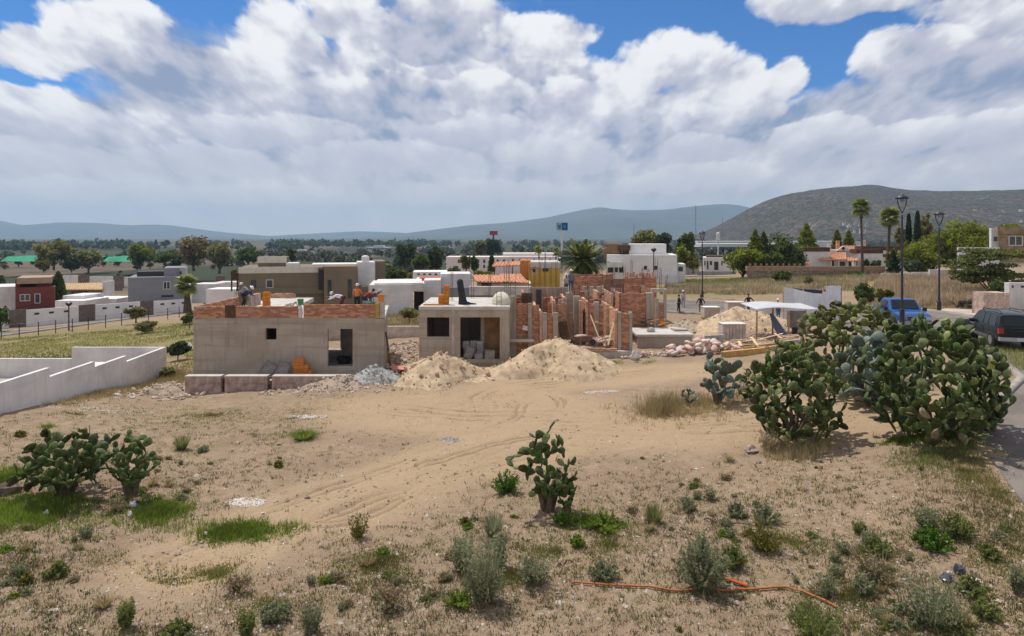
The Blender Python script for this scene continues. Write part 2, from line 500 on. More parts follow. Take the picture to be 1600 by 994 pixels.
# ------------------------------------------------------------------ mesh helpers
class MB:
    def __init__(s):
        s.v, s.f = [], []

    def add(s, vs, fs):
        n = len(s.v)
        s.v.extend(tuple(v) for v in vs)
        s.f.extend(tuple(i + n for i in f) for f in fs)
        return s

    BF = ((0, 3, 2, 1), (4, 5, 6, 7), (0, 1, 5, 4), (1, 2, 6, 5), (2, 3, 7, 6), (3, 0, 4, 7))

    def box(s, x0, x1, y0, y1, z0, z1):
        return s.add([(x0, y0, z0), (x1, y0, z0), (x1, y1, z0), (x0, y1, z0), (x0, y0, z1), (x1, y0, z1), (x1, y1, z1), (x0, y1, z1)], s.BF)

    def obox(s, c, size, rot=(0, 0, 0)):
        m = Euler(rot).to_matrix()
        a, b, d = (k / 2 for k in size)
        c = Vector(c)
        return s.add([c + m @ Vector(p) for p in ((-a, -b, -d), (a, -b, -d), (a, b, -d), (-a, b, -d), (-a, -b, d), (a, -b, d), (a, b, d), (-a, b, d))], s.BF)

    def prism(s, poly, z0, z1):
        n = len(poly)
        s.add([(x, y, z0) for x, y in poly] + [(x, y, z1) for x, y in poly],
              [tuple(range(n))[::-1], tuple(range(n, 2 * n))] + [(i, (i + 1) % n, n + (i + 1) % n, n + i) for i in range(n)])
        return s

    def tube(s, pts, rad, n=6, caps=True):
        pts = [Vector(p) for p in pts]
        if not hasattr(rad, '__len__'):
            rad = [rad] * len(pts)
        base = len(s.v)
        up = Vector((0.13, 0.21, 1)).normalized()
        for i, p in enumerate(pts):
            d = (pts[min(i + 1, len(pts) - 1)] - pts[max(i - 1, 0)]).normalized()
            a = d.cross(up)
            if a.length < 0.05:
                a = d.cross(Vector((1, 0, 0)))
            a.normalize()
            b = d.cross(a)
            for k in range(n):
                w = 2 * math.pi * k / n
                s.v.append(tuple(p + (a * math.cos(w) + b * math.sin(w)) * rad[i]))
        for i in range(len(pts) - 1):
            for k in range(n):
                k2 = (k + 1) % n
                s.f.append((base + i * n + k, base + i * n + k2, base + (i + 1) * n + k2, base + (i + 1) * n + k))
        if caps:
            s.f.append(tuple(base + k for k in range(n))[::-1])
            s.f.append(tuple(base + (len(pts) - 1) * n + k for k in range(n)))
        return s

    def lathe(s, c, prof, n=10):
        """prof: (radius, height) pairs"""
        base = len(s.v)
        for r, z in prof:
            for k in range(n):
                w = 2 * math.pi * k / n
                s.v.append((c[0] + r * math.cos(w), c[1] + r * math.sin(w), c[2] + z))
        for i in range(len(prof) - 1):
            for k in range(n):
                k2 = (k + 1) % n
                s.f.append((base + i * n + k, base + i * n + k2, base + (i + 1) * n + k2, base + (i + 1) * n + k))
        s.f.append(tuple(base + k for k in range(n))[::-1])
        s.f.append(tuple(base + (len(prof) - 1) * n + k for k in range(n)))
        return s

    def ell(s, c, r, n=8, m=5, rot=None):
        base = len(s.v)
        mt = rot.to_matrix() if rot else Matrix.Identity(3)
        c = Vector(c)
        pts = [Vector((0, 0, -r[2]))]
        for j in range(1, m):
            th = math.pi * j / m
            for k in range(n):
                w = 2 * math.pi * k / n
                pts.append(Vector((r[0] * math.sin(th) * math.cos(w), r[1] * math.sin(th) * math.sin(w), -r[2] * math.cos(th))))
        pts.append(Vector((0, 0, r[2])))
        s.v.extend(tuple(c + mt @ p) for p in pts)
        for k in range(n):
            s.f.append((base, base + 1 + (k + 1) % n, base + 1 + k))
            s.f.append((base + 1 + (m - 2) * n + k, base + 1 + (m - 2) * n + (k + 1) % n, base + 1 + (m - 1) * n))
            for j in range(m - 2):
                a, b = base + 1 + j * n, base + 1 + (j + 1) * n
                s.f.append((a + k, a + (k + 1) % n, b + (k + 1) % n, b + k))
        return s

    def wall(s, p0, p1, z0, z1, th, ops=()):
        """upright wall from p0 to p1 (its front face on the right of that direction), with openings (a0, a1, z0, z1) along it"""
        p0, p1 = Vector(p0), Vector(p1)
        L = (p1 - p0).length
        d = (p1 - p0) / L
        nrm = Vector((-d.y, d.x))
        us = sorted({0.0, L, *[o[0] for o in ops], *[o[1] for o in ops]})
        zs = sorted({z0, z1, *[max(z0, o[2]) for o in ops], *[min(z1, o[3]) for o in ops]})
        solid = lambda i, j: 0 <= i < len(us) - 1 and 0 <= j < len(zs) - 1 and not any(
            o[0] <= (us[i] + us[i + 1]) / 2 <= o[1] and o[2] <= (zs[j] + zs[j + 1]) / 2 <= o[3] for o in ops)
        P = lambda u, w, z: (p0.x + d.x * u + nrm.x * w, p0.y + d.y * u + nrm.y * w, z)
        for i in range(len(us) - 1):
            for j in range(len(zs) - 1):
                if not solid(i, j):
                    continue
                a, b, e, g = us[i], us[i + 1], zs[j], zs[j + 1]
                c = [P(a, 0, e), P(b, 0, e), P(b, th, e), P(a, th, e), P(a, 0, g), P(b, 0, g), P(b, th, g), P(a, th, g)]
                fs = [(0, 1, 5, 4), (2, 3, 7, 6)]
                if not solid(i - 1, j): fs.append((3, 0, 4, 7))
                if not solid(i + 1, j): fs.append((1, 2, 6, 5))
                if not solid(i, j - 1): fs.append((0, 3, 2, 1))
                if not solid(i, j + 1): fs.append((4, 5, 6, 7))
                s.add(c, fs)
        return s


WLOC = {}


def link(o, parent=None):
    COL.objects.link(o)
    if parent is not None:
        o.parent = parent
    return o


def obj(name, mb, mat, parent=None, smooth=False, label=None, cat=None, group=None, kind=None, loc=None):
    """one mesh object; under a thing built in world coordinates the shape is moved into the thing's own frame"""
    me = bpy.data.meshes.new(name)
    vs = mb.v
    root = parent
    while root is not None and root.parent is not None:
        root = root.parent
    if root is not None and root.name in WLOC:
        q = WLOC[root.name]
        vs = [(a - q[0], b - q[1], c - q[2]) for a, b, c in vs]
    elif loc is not None:
        vs = [(a - loc[0], b - loc[1], c - loc[2]) for a, b, c in vs]
    me.from_pydata(vs, [], mb.f)
    if smooth:
        me.polygons.foreach_set('use_smooth', [True] * len(me.polygons))
    for m in (mat if isinstance(mat, (list, tuple)) else [mat]):
        me.materials.append(m)
    o = bpy.data.objects.new(name, me)
    link(o, parent)
    if loc is not None and parent is None:
        o.location = loc
    tag(o, label, cat, group, kind)
    return o


def fast(name, V, nper, mat, parent=None, label=None, cat=None, group=None, kind=None, off=None, smooth=False):
    """mesh of many separate polygons of nper corners each; V is (n * nper, 3)"""
    me = bpy.data.meshes.new(name)
    V = np.asarray(V, np.float32).reshape(-1, 3)
    if off is not None:
        V = V - np.asarray(off, np.float32)
    n = len(V) // nper
    me.vertices.add(len(V))
    me.vertices.foreach_set('co', V.ravel())
    me.loops.add(len(V))
    me.loops.foreach_set('vertex_index', np.arange(len(V), dtype=np.int32))
    me.polygons.add(n)
    me.polygons.foreach_set('loop_start', np.arange(0, len(V), nper, dtype=np.int32))
    me.update(calc_edges=True)
    for m in (mat if isinstance(mat, (list, tuple)) else [mat]):
        me.materials.append(m)
    o = bpy.data.objects.new(name, me)
    link(o, parent)
    tag(o, label, cat, group, kind)
    return o


def gridmesh(name, V, nu, nv, mat, smooth=True, **k):
    """V: (nv, nu, 3) grid of points"""
    me = bpy.data.meshes.new(name)
    me.vertices.add(nu * nv)
    me.vertices.foreach_set('co', np.asarray(V, np.float32).ravel())
    i = np.arange(nu * nv).reshape(nv, nu)
    q = np.stack([i[:-1, :-1], i[:-1, 1:], i[1:, 1:], i[1:, :-1]], -1).reshape(-1).astype(np.int32)
    me.loops.add(len(q))
    me.loops.foreach_set('vertex_index', q)
    me.polygons.add(len(q) // 4)
    me.polygons.foreach_set('loop_start', np.arange(0, len(q), 4, dtype=np.int32))
    me.update(calc_edges=True)
    if smooth:
        me.polygons.foreach_set('use_smooth', np.ones(len(q) // 4, bool))
    me.materials.append(mat)
    o = bpy.data.objects.new(name, me)
    link(o, k.pop('parent', None))
    tag(o, **k)
    return o


def tag(o, label=None, cat=None, group=None, kind=None):
    if label: o['label'] = label
    if cat: o['category'] = cat
    if group: o['group'] = group
    if kind: o['kind'] = kind


def thing(name, label, cat, loc=(0, 0, 0), rotz=0.0, group=None, world=False):
    o = bpy.data.objects.new(name, None)
    o.empty_display_size = 0.3
    link(o)
    o.location = loc
    o.rotation_euler = (0, 0, rotz)
    tag(o, label, cat, group)
    if world:
        WLOC[o.name] = tuple(loc)
    return o


KIDS = {}


def dup(root, loc, rotz=0.0, scale=1.0, label=None, group=None):
    """copy of a thing with its parts and their sub-parts; meshes are shared"""
    r = root.copy()
    COL.objects.link(r)
    r.location = loc
    r.rotation_euler = (0, 0, rotz)
    r.scale = scale if hasattr(scale, '__len__') else (scale,) * 3
    if label: r['label'] = label
    if group: r['group'] = group
    if root.name not in KIDS:
        KIDS[root.name] = [(c, list(c.children)) for c in root.children]
    for c, gs in KIDS[root.name]:
        c2 = c.copy()
        COL.objects.link(c2)
        c2.parent = r
        for g in gs:
            g2 = g.copy()
            COL.objects.link(g2)
            g2.parent = c2
    return r


# ------------------------------------------------------------------ the ground sheet
TRACKS = [[(520, 800), (600, 770), (690, 735), (770, 712), (860, 690), (960, 668), (1080, 655), (1200, 648), (1330, 640), (1420, 632)],
          [(300, 880), (440, 812), (540, 775), (650, 735), (760, 695), (830, 660), (850, 630), (820, 612)],
          [(770, 640), (760, 620), (800, 605), (880, 596), (1000, 585), (1100, 578)],
          [(1330, 655), (1200, 662), (1000, 672), (850, 668), (760, 640)],
          [(620, 640), (740, 650), (860, 650)]]
TRACKW = [[at(*p) for p in tr] for tr in TRACKS]


def seg_dist(x, y, pl):
    best = np.full(x.shape, 1e9)
    for a, b in zip(pl[:-1], pl[1:]):
        ax, ay, bx, by = a[0], a[1], b[0], b[1]
        L2 = (bx - ax) ** 2 + (by - ay) ** 2
        k = np.clip(((x - ax) * (bx - ax) + (y - ay) * (by - ay)) / L2, 0, 1)
        best = np.minimum(best, np.hypot(x - ax - k * (bx - ax), y - ay - k * (by - ay)))
    return best


# green ground: px, py, rx, ry (in the photograph) -> patches in metres
PATCH = [(50, 800, 75, 28, 1.0), (235, 800, 55, 22, 1.0), (370, 832, 75, 15, 1.0), (20, 745, 40, 20, .9), (470, 682, 32, 7, .9), (75, 668, 40, 7, .8),
         (780, 755, 40, 18, .7), (930, 815, 60, 18, .8), (870, 860, 80, 28, .7), (590, 880, 100, 45, .62), (800, 900, 100, 34, .62), (950, 850, 70, 25, .62), (700, 850, 60, 25, .62), (330, 900, 90, 25, .62), (430, 950, 90, 25, .62), (1330, 930, 80, 25, .62), (1240, 850, 70, 25, .62), (480, 640, 60, 8, .6),
         (1420, 690, 60, 14, .8), (1540, 760, 30, 80, .7), (1560, 572, 40, 28, .9), (120, 650, 120, 14, .6), (340, 700, 80, 20, .5), (1010, 565, 25, 4, .9), (962, 567, 12, 3, .9),
         (1080, 640, 100, 12, .5), (1190, 850, 80, 20, .4), (1470, 840, 60, 30, .7), (1560, 880, 60, 40, .6), (290, 660, 110, 16, .4), (450, 655, 90, 14, .45), (30, 880, 120, 30, .35),
         (720, 940, 60, 15, .5), (160, 875, 60, 25, .4), (1230, 640, 60, 10, .3), (400, 680, 25, 5, .7), (560, 920, 150, 40, .3), (300, 640, 40, 8, .5)]
PATCH += [(330, 650, 330, 40, .58), (150, 715, 230, 30, .50), (900, 780, 200, 30, .36), (1250, 760, 260, 40, .22), (520, 620, 140, 12, .4), (150, 625, 120, 12, .5)]
PATCHW = []
for p in PATCH:
    c = at(p[0], p[1])
    ry = abs((at(p[0], p[1] - p[3]) - at(p[0], p[1] + p[3])).y) / 2
    PATCHW.append((c.x, c.y, p[2] * c.y / F, max(ry, 0.35), p[4]))


def green_mask(x, y):
    m = np.zeros(x.shape)
    for cx, cy, rx, ry, a in PATCHW:
        m = np.maximum(m, a * np.exp(-(((x - cx) / rx) ** 2 + ((y - cy) / ry) ** 2)))
    return m


def track_mask(x, y):
    tm, rut = np.zeros(x.shape), np.zeros(x.shape)
    near = (y < 60) & (y > 8)
    xs, ys = x[near], y[near]
    a, b = np.zeros(xs.shape), np.zeros(xs.shape)
    for k, tr in enumerate(TRACKW):
        d = seg_dist(xs, ys, tr) + fbm(xs * .6, ys * .6, 2) * .5
        a = np.maximum(a, np.exp(-(d / (2.4, 2.2, 2.8, 3.2, 4.5)[k]) ** 2))
        for o in ((0.72, 1.02, -.4) if k < 2 else (.8, .2)):
            b = np.maximum(b, np.exp(-((d - o - fbm(xs * .9 + k, ys * .9, 2) * .2) / 0.10) ** 2) * np.clip(.55 + fbm(xs * .5 + 7 * k, ys * .5, 2) * 2.5, 0, 1))
    tm[near], rut[near] = a, b
    return tm, rut


def relief(x, y):
    """fine relief added on the smooth height"""
    a = np.clip(1.2 - y / 120.0, 0, 1)
    flat = np.ones(x.shape)
    return (fbm(x * .35, y * .35, 3) * .22 + fbm(x * 1.9 + 9, y * 1.9, 4) * .11) * a


rows = np.concatenate([np.linspace(14, 24, 40)[:-1], np.geomspace(24, 66, 500)[:-1], np.geomspace(66, 9500, 250)])
us = np.concatenate([np.linspace(-2.6, -1.0, 40)[:-1], np.linspace(-1.0, 1.0, 540), np.linspace(1.0, 2.6, 40)[1:]])
gx = us[None, :] * rows[:, None] * 0.80
gy = np.broadcast_to(rows[:, None] - 12.0, gx.shape)
gh = gz(gx, gy)
tm, rut = track_mask(gx, gy)
green = green_mask(gx, gy)
# keep the ground under roads and streets smooth and a little below them
ROADL = [(10.5, 4), (12, 12), (13, 17.2), (14.7, 21.2), (16.6, 24), (18.6, 25.8), (21.3, 28.3), (22.6, 32), (22.8, 45), (22, 56), (18, 63), (10, 67), (-2, 70), (-14, 74)]
ROADR = [(26, 4), (28, 12), (30, 18), (31, 22), (31.5, 25), (32, 28), (32, 31), (32, 35), (31.8, 45), (31.2, 53), (29, 61), (25, 68), (12, 74.5), (-2, 78), (-14, 82)]
_rc = [((a[0] + b[0]) / 2, (a[1] + b[1]) / 2) for a, b in zip(ROADL, ROADR)]
rdist = np.full(gx.shape, 99.0)
nr = gy < 95
rdist[nr] = seg_dist(gx[nr], gy[nr], _rc)
soft = np.clip((rdist - 4.0) / 3.5, 0, 1)
gh = gh + relief(gx, gy) * (0.15 + 0.85 * soft) - rut * 0.085 * np.clip(1.2 - gy / 60, 0, 1) - (1 - soft) * 0.06

gm = bpy.data.materials.new('bare_soil')
gm.use_nodes = True
t = gm.node_tree
b = t.nodes['Principled BSDF']
b.inputs['Roughness'].default_value = 0.95
b.inputs['Specular IOR Level'].default_value = 0.15
tc = t.nodes.new('ShaderNodeTexCoord')
co = tc.outputs['Object']
at_n = t.nodes.new('ShaderNodeAttribute')
at_n.attribute_name = 'zone'
sp = t.nodes.new('ShaderNodeSeparateColor')
t.links.new(at_n.outputs['Color'], sp.inputs[0])
a_green, a_track, a_far = (E(t, sp.outputs[i]) for i in range(3))
n1 = tnoise(t, co, 0.35, 5, 0.6)
n2 = tnoise(t, co, 2.2, 6, 0.65)
n3 = tnoise(t, co, 14.0, 5, 0.7)
n4 = tnoise(t, co, 55.0, 3, 0.7)
c = mixc(t, n1.sstep(0.35, 0.68), (0.265, 0.188, 0.125), (0.345, 0.252, 0.17))
c = mixc(t, n2.sstep(0.42, 0.72) * 0.7, c, (0.225, 0.155, 0.102))
c = mixc(t, (n3.sstep(0.5, 0.72)) * 0.55, c, (0.43, 0.33, 0.235))
c = mixc(t, (n4.sstep(0.56, 0.66)) * 0.5, c, (0.20, 0.145, 0.10))
c = mixc(t, (n4.sstep(0.44, 0.34)) * 0.3, c, (0.55, 0.47, 0.38))
n5 = tnoise(t, co, 6.0, 4, 0.75)
c = mixc(t, n5.sstep(0.56, 0.68) * 0.5, c, (0.19, 0.135, 0.092))
c = mixc(t, n5.sstep(0.42, 0.30) * 0.35, c, (0.46, 0.35, 0.25))
# compacted pale earth of the wheel tracks
trk = (a_track + (n2 - 0.5) * 0.7).sstep(0.3, 0.8)
pale = mixc(t, n3.sstep(0.35, 0.7), (0.385, 0.278, 0.168), (0.465, 0.342, 0.212))
c = mixc(t, trk * 0.72, c, pale)
a_rut = E(t, at_n.outputs['Alpha'])
c = mixc(t, (a_rut * (n2 * 0.8 + 0.5)).sstep(0.25, 0.8) * 0.55, c, (0.20, 0.14, 0.09))
# dry straw and thin green growth
gr = (a_green + (n2 - 0.5) * 1.1 + (n3 - 0.5) * 0.6).sstep(0.30, 0.72)
gcol = mixc(t, n3.sstep(0.35, 0.65), (0.26, 0.205, 0.09), (0.165, 0.165, 0.05))
c = mixc(t, gr * 0.75, c, gcol)
dry = ((n1 * 0.5 + n2 * 0.5).sstep(0.50, 0.62)) * (1.0 - trk) * 0.5
c = mixc(t, dry, c, (0.225, 0.17, 0.09))
# the far plain: fields
vo = t.nodes.new('ShaderNodeTexVoronoi')
mp = t.nodes.new('ShaderNodeMapping')
mp.inputs['Scale'].default_value = (0.006, 0.0026, 0.0)
t.links.new(co, mp.inputs[0])
t.links.new(mp.outputs[0], vo.inputs['Vector'])
vo.inputs['Scale'].default_value = 1.0
rp = t.nodes.new('ShaderNodeValToRGB')
rp.color_ramp.interpolation = 'CONSTANT'
for i, k in enumerate([(0.10, 0.075, 0.055), (0.035, 0.045, 0.022), (0.06, 0.062, 0.03), (0.13, 0.098, 0.07), (0.03, 0.038, 0.022), (0.08, 0.066, 0.045)]):
    e = rp.color_ramp.elements[i] if i < 2 else rp.color_ramp.elements.new(0.5)
    e.position = i / 6
    e.color = (*k, 1)
sv = t.nodes.new('ShaderNodeSeparateColor')
t.links.new(vo.outputs['Color'], sv.inputs[0])
t.links.new(sv.outputs[0], rp.inputs[0])
nf = tnoise(t, co, 0.03, 6, 0.7)
fcol = mixc(t, nf.sstep(0.45, 0.62) * 0.6, rp.outputs[0], (0.035, 0.04, 0.022))
c = mixc(t, a_far, c, fcol)
t.links.new(c, b.inputs['Base Color'])
bp = t.nodes.new('ShaderNodeBump')
bp.inputs['Strength'].default_value = 0.85
bp.inputs['Distance'].default_value = 0.06
t.links.new((n3 * 0.6 + n4 * 0.25 + n2 * 0.6 + n5 * 0.9).s, bp.inputs['Height'])
t.links.new(bp.outputs[0], b.inputs['Normal'])

ground = gridmesh('ground', np.stack([gx, gy, gh], -1), gx.shape[1], gx.shape[0], gm, kind='structure', label='bare sandy building plot with thin grass, falling away to a far plain')
# broad meadow areas beyond the plot (grass that covers the soil)
fieldgreen = np.clip(np.exp(-(((gx + 33) / 16) ** 2 + ((gy - 60) / 14) ** 2)) * .95 + np.exp(-(((gx - 26) / 30) ** 2 + ((gy - 92) / 13) ** 2)) * .8
                     + np.exp(-(((gx + 14) / 8) ** 2 + ((gy - 62) / 6) ** 2)) * .5 + .35 * np.clip((gy - 60) / 60, 0, 1) + np.exp(-(((gx + 52) / 22) ** 2 + ((gy - 76) / 10) ** 2)) * .7 + np.exp(-(((gx - 24) / 22) ** 2 + ((gy - 80) / 6) ** 2)) * .7 + np.exp(-(((gx - 40) / 9) ** 2 + ((gy - 60) / 8) ** 2)) * .6, 0, 1)
zone = np.zeros((gx.size, 4), np.float32)
zone[:, 0] = np.maximum(green * .75, fieldgreen).ravel()
zone[:, 1] = tm.ravel()
zone[:, 2] = np.clip((gy - 130) / 90, 0, 1).ravel()
zone[:, 3] = rut.ravel()
ca = ground.data.attributes.new('zone', 'FLOAT_COLOR', 'POINT')
ca.data.foreach_set('color', zone.ravel())


def ribbon(name, L, Rr, mat, lift, label, nu=10, step=1.2, kind='structure'):
    """sheet between two edge lines, draped on the smooth ground"""
    def resample(P, n):
        P = np.array(P, float)
        d = np.concatenate([[0], np.cumsum(np.hypot(*np.diff(P, axis=0).T))])
        s = np.linspace(0, d[-1], n)
        return np.stack([np.interp(s, d, P[:, 0]), np.interp(s, d, P[:, 1])], 1)
    n = max(4, int(np.hypot(*np.diff(np.array(L, float), axis=0).T).sum() / step))
    a, b_ = resample(L, n), resample(Rr, n)
    k = np.linspace(0, 1, nu)[None, :, None]
    P = a[:, None] * (1 - k) + b_[:, None] * k
    z = gz(P[..., 0], P[..., 1]) + lift
    return gridmesh(name, np.concatenate([P, z[..., None]], -1), nu, n, mat, label=label, kind=kind)


def kerb(name, line, w, hgt, label, mat=KERB):
    """raised kerb along a line"""
    P = np.array(line, float)
    d = np.concatenate([[0], np.cumsum(np.hypot(*np.diff(P, axis=0).T))])
    s = np.linspace(0, d[-1], int(d[-1] / 0.8) + 2)
    x, y = np.interp(s, d, P[:, 0]), np.interp(s, d, P[:, 1])
    tx, ty = np.gradient(x), np.gradient(y)
    L = np.hypot(tx, ty)
    nx, ny = -ty / L * w / 2, tx / L * w / 2
    z = gz(x, y)
    V = np.stack([np.stack([x + nx, y + ny, z - .2], -1), np.stack([x + nx, y + ny, z + hgt], -1), np.stack([x - nx, y - ny, z + hgt], -1), np.stack([x - nx, y - ny, z - .2], -1)], 1)
    return gridmesh(name, V, 4, len(x), mat, smooth=False, label=label, kind='structure')


ribbon('road', ROADL, ROADR, ASPHALT, 0.05, 'grey asphalt street curving round the right side of the plot', nu=14)
kerb('kerb', [(16.6, 24.0), (17.6, 25.0), (18.6, 25.8), (21.3, 28.3), (22.4, 31), (22.6, 34), (22.7, 45), (22, 56), (18, 63), (10, 67), (-2, 70)], .30, .14, 'pale kerb on the plot side of the street')
kerb('kerb', [(32.2, 35), (32, 45), (31.4, 53), (29.2, 61), (25.2, 68.3), (12, 74.8), (-2, 78.4)], .35, .16, 'pale kerb on the far side of the street')
ribbon('pavement', [(32.4, 36), (32.4, 40), (32.3, 45), (31.8, 51)], [(44, 36), (42, 40), (41, 43), (33.4, 52)], PAVE, 0.10, 'pinkish pavement beside the stone gate pillar')
sl0, sl1 = at(0, 526), at(290, 489)
ribbon('street', [(-110, 62), (sl0.x, sl0.y), (sl1.x, sl1.y), (-30, 97)], [(-112, 70), (sl0.x - 2, sl0.y + 7), (sl1.x - 2, sl1.y + 8), (-32, 106)], ASPHALT, 0.08, 'narrow street in front of the white walls on the left', nu=6)
kerb('kerb', [(-110, 61.8), (sl0.x, sl0.y - .2), (sl1.x, sl1.y - .2), (-30, 96.8)], .5, .16, 'pale kerb along the left street')
# ================================================================== the building site
def bricks(mb, p0, p1, z0, z1, th, gap=0.014, bl=0.27, bh=0.082, rag=0.0, rng=random.Random(3)):
    """running courses of bricks through the wall, each a little uneven"""
    p0, p1 = Vector((*p0[:2], 0)), Vector((*p1[:2], 0))
    L = (p1 - p0).length
    d = (p1 - p0) / L
    nr = Vector((-d.y, d.x, 0))
    nz = max(1, int((z1 - z0) / (bh + gap)))
    for j in range(nz):
        off = (bl + gap) * (0.5 if j % 2 else 0.0)
        x = -off
        while x < L - 0.03:
            a, b = max(0, x), min(L, x + bl)
            x += bl + gap
            if b - a < 0.05 or (j == nz - 1 and rng.random() < rag):
                continue
            w = rng.uniform(-.012, .010)
            z = z0 + j * (bh + gap)
            c = [p0 + d * a + nr * w, p0 + d * b + nr * w, p0 + d * b + nr * (th + w), p0 + d * a + nr * (th + w)]
            mb.add([(q.x, q.y, z) for q in c] + [(q.x, q.y, z + bh) for q in c], MB.BF)


def brick_wall(parent, p0, p1, z0, z1, th=0.15, mat=None, rag=0.25, name='brick_wall', label=None):
    p0, p1 = Vector(p0), Vector(p1)
    d = (p1 - p0).normalized()
    nr = Vector((-d.y, d.x))
    core = MB()
    core.wall(p0 + d * .012 + nr * .02, p1 - d * .012 + nr * .02, z0 - .02, z1 - .11, th - .04)
    w = obj(name, core, MORTAR, parent, label=label)
    b = MB()
    bricks(b, p0, p1, z0, z1, th, rag=rag)
    obj('brickwork', b, mat or BRICK, w, kind='stuff')
    return w


def column(parent, px0, px1, ytop, D, ybot=None, depth=None, mat=None, rebar=0.0, name='concrete_column', n=2):
    x0, x1 = X(px0, D), X(px1, D)
    dep = depth or max(0.18, min(0.45, x1 - x0))
    z0 = (Z(ybot, D) if ybot else gzf((x0 + x1) / 2, D)) - 0.15
    z1 = Z(ytop, D)
    c = obj(name, MB().box(x0, x1, D, D + dep, z0, z1), mat or CONC, parent)
    if rebar:
        rebars(c, x0 + .05, x1 - .05, D + .05, D + dep - .05, z1, rebar, n)
    return c


def rebars(parent, x0, x1, y0, y1, z, L, n=2, name='rebar'):
    r = random.Random(int((x0 + 50) * 971 + y0 * 13))
    mb = MB()
    for i in range(n):
        for k in range(2):
            x = x0 + (x1 - x0) * (i / max(1, n - 1))
            y = y0 + (y1 - y0) * k
            l = L * r.uniform(.8, 1.05)
            mb.tube([(x, y, z - .1), (x + r.uniform(-.02, .02), y, z + l * .5), (x + r.uniform(-.07, .07), y + r.uniform(-.05, .05), z + l)], .011, 4)
    k = 0.25
    while k < L * .6:                     # stirrups
        zz = z + k
        mb.tube([(x0 - .01, y0 - .01, zz), (x1 + .01, y0 - .01, zz), (x1 + .01, y1 + .01, zz), (x0 - .01, y1 + .01, zz), (x0 - .01, y0 - .01, zz)], .006, 3)
        k += .3
    obj(name, mb, STEEL, parent)


# ---- the low concrete house on the left
DA = 39.0
xa0, xa1 = X(302, DA), X(600, DA)
za0, za1 = 0.0, 3.29
hA = thing('concrete_house', 'long low raw concrete house shell with brick parapet, one small window and a door opening', 'house', ((xa0 + xa1) / 2, DA + 6, 0.0), world=True)
ops = [(X(415, DA) - xa0, X(432, DA) - xa0, 2.08, 2.74), (X(512, DA) - xa0, X(551, DA) - xa0, 0.55, 2.70)]
obj('front_wall', MB().wall((xa0, DA), (xa1, DA), za0 - .4, za1 - .28, .2, ops), CONC, hA)
# a bond beam stands a little proud along the top
obj('ring_beam', MB().box(xa0 - .03, xa1 + .02, DA - .035, DA + .22, za1 - .276, za1), CONC, hA)
obj('side_wall', MB().wall((xa0, 52), (xa0, DA + .225), za0 - 1.3, za1 - .003, .2), CONC, hA)
obj('side_wall', MB().wall((xa1 + .001, DA + .225), (-8.45, 46), za0 - .4, za1 - .27, .2), CONC, hA)
rb0, rb1 = X(503, 46), X(533, 46)
obj('rear_wall', MB().wall((-8.7, 46), (xa0 + .21, 46), za0 - .5, za1 - .30, .2, [(-8.7 - rb1, -8.7 - rb0, .2, 2.95)]), CONC, hA)
obj('partition_wall', MB().wall((X(533, 42), 42.0), (X(575, 42), 42.0), .1, za1 - .3, .15), CONC2, hA)
slabA = obj('roof_slab', MB().prism([(xa0 + .002, DA + .225), (xa1 - .002, DA + .225), (-8.4, 46.25), (-14.6, 46.25), (-15.2, 52), (xa0 + .002, 52)], za1 - .26, za1 + .04), SLAB, hA)
obj('floor_slab', MB().prism([(xa0 + .22, DA + .25), (xa1 - .22, DA + .25), (-8.75, 45.9), (xa0 + .22, 45.9)], .1, .45), CONC2, hA)
zp = za1 + .045
f0 = X(455, DA)
brick_wall(hA, (xa0 + .16, DA + .01), (X(465, DA), DA + .01), zp, Z(476, DA), .15, rag=.1)
brick_wall(hA, (X(474, DA), DA + .01), (X(586, DA), DA + .01), zp, Z(475, DA), .15, rag=.2)
brick_wall(hA, (xa0 + .01, 45.2), (xa0 + .01, DA + .02), zp, Z(476, DA) - .02, .15, rag=.25)
brick_wall(hA, (X(462, 51.7), 51.7), (X(420, 51.7), 51.7), zp, Z(457, 51.7), .15, mat=SALMON)
obj('plywood_panel', MB().box(X(352, DA), X(368, DA), DA - .045, DA + .005, zp, Z(477, DA)), DARKWOOD, hA)
obj('form_board', MB().box(X(586.5, DA), X(592.5, DA), DA - .03, DA + .2, zp - .01, Z(474, DA)), M('yellow_form_board', (.42, .28, .06), var=.2, scale=4), hA)
obj('corner_column', MB().box(X(593, DA), X(600, DA), DA + .02, DA + .3, zp - .01, Z(472, DA)), CONC2, hA)
obj('rendered_stub', MB().box(xa0 + .6, xa0 + .85, 45.4, 47.2, zp, zp + .75), PINKSTONE, hA)
rebars(slabA, X(580, DA), X(583, DA), DA + .05, DA + .18, zp + .8, .7)
rebars(slabA, X(368, 45.5), X(371, 45.5), 45.3, 45.6, zp + .6, .8)

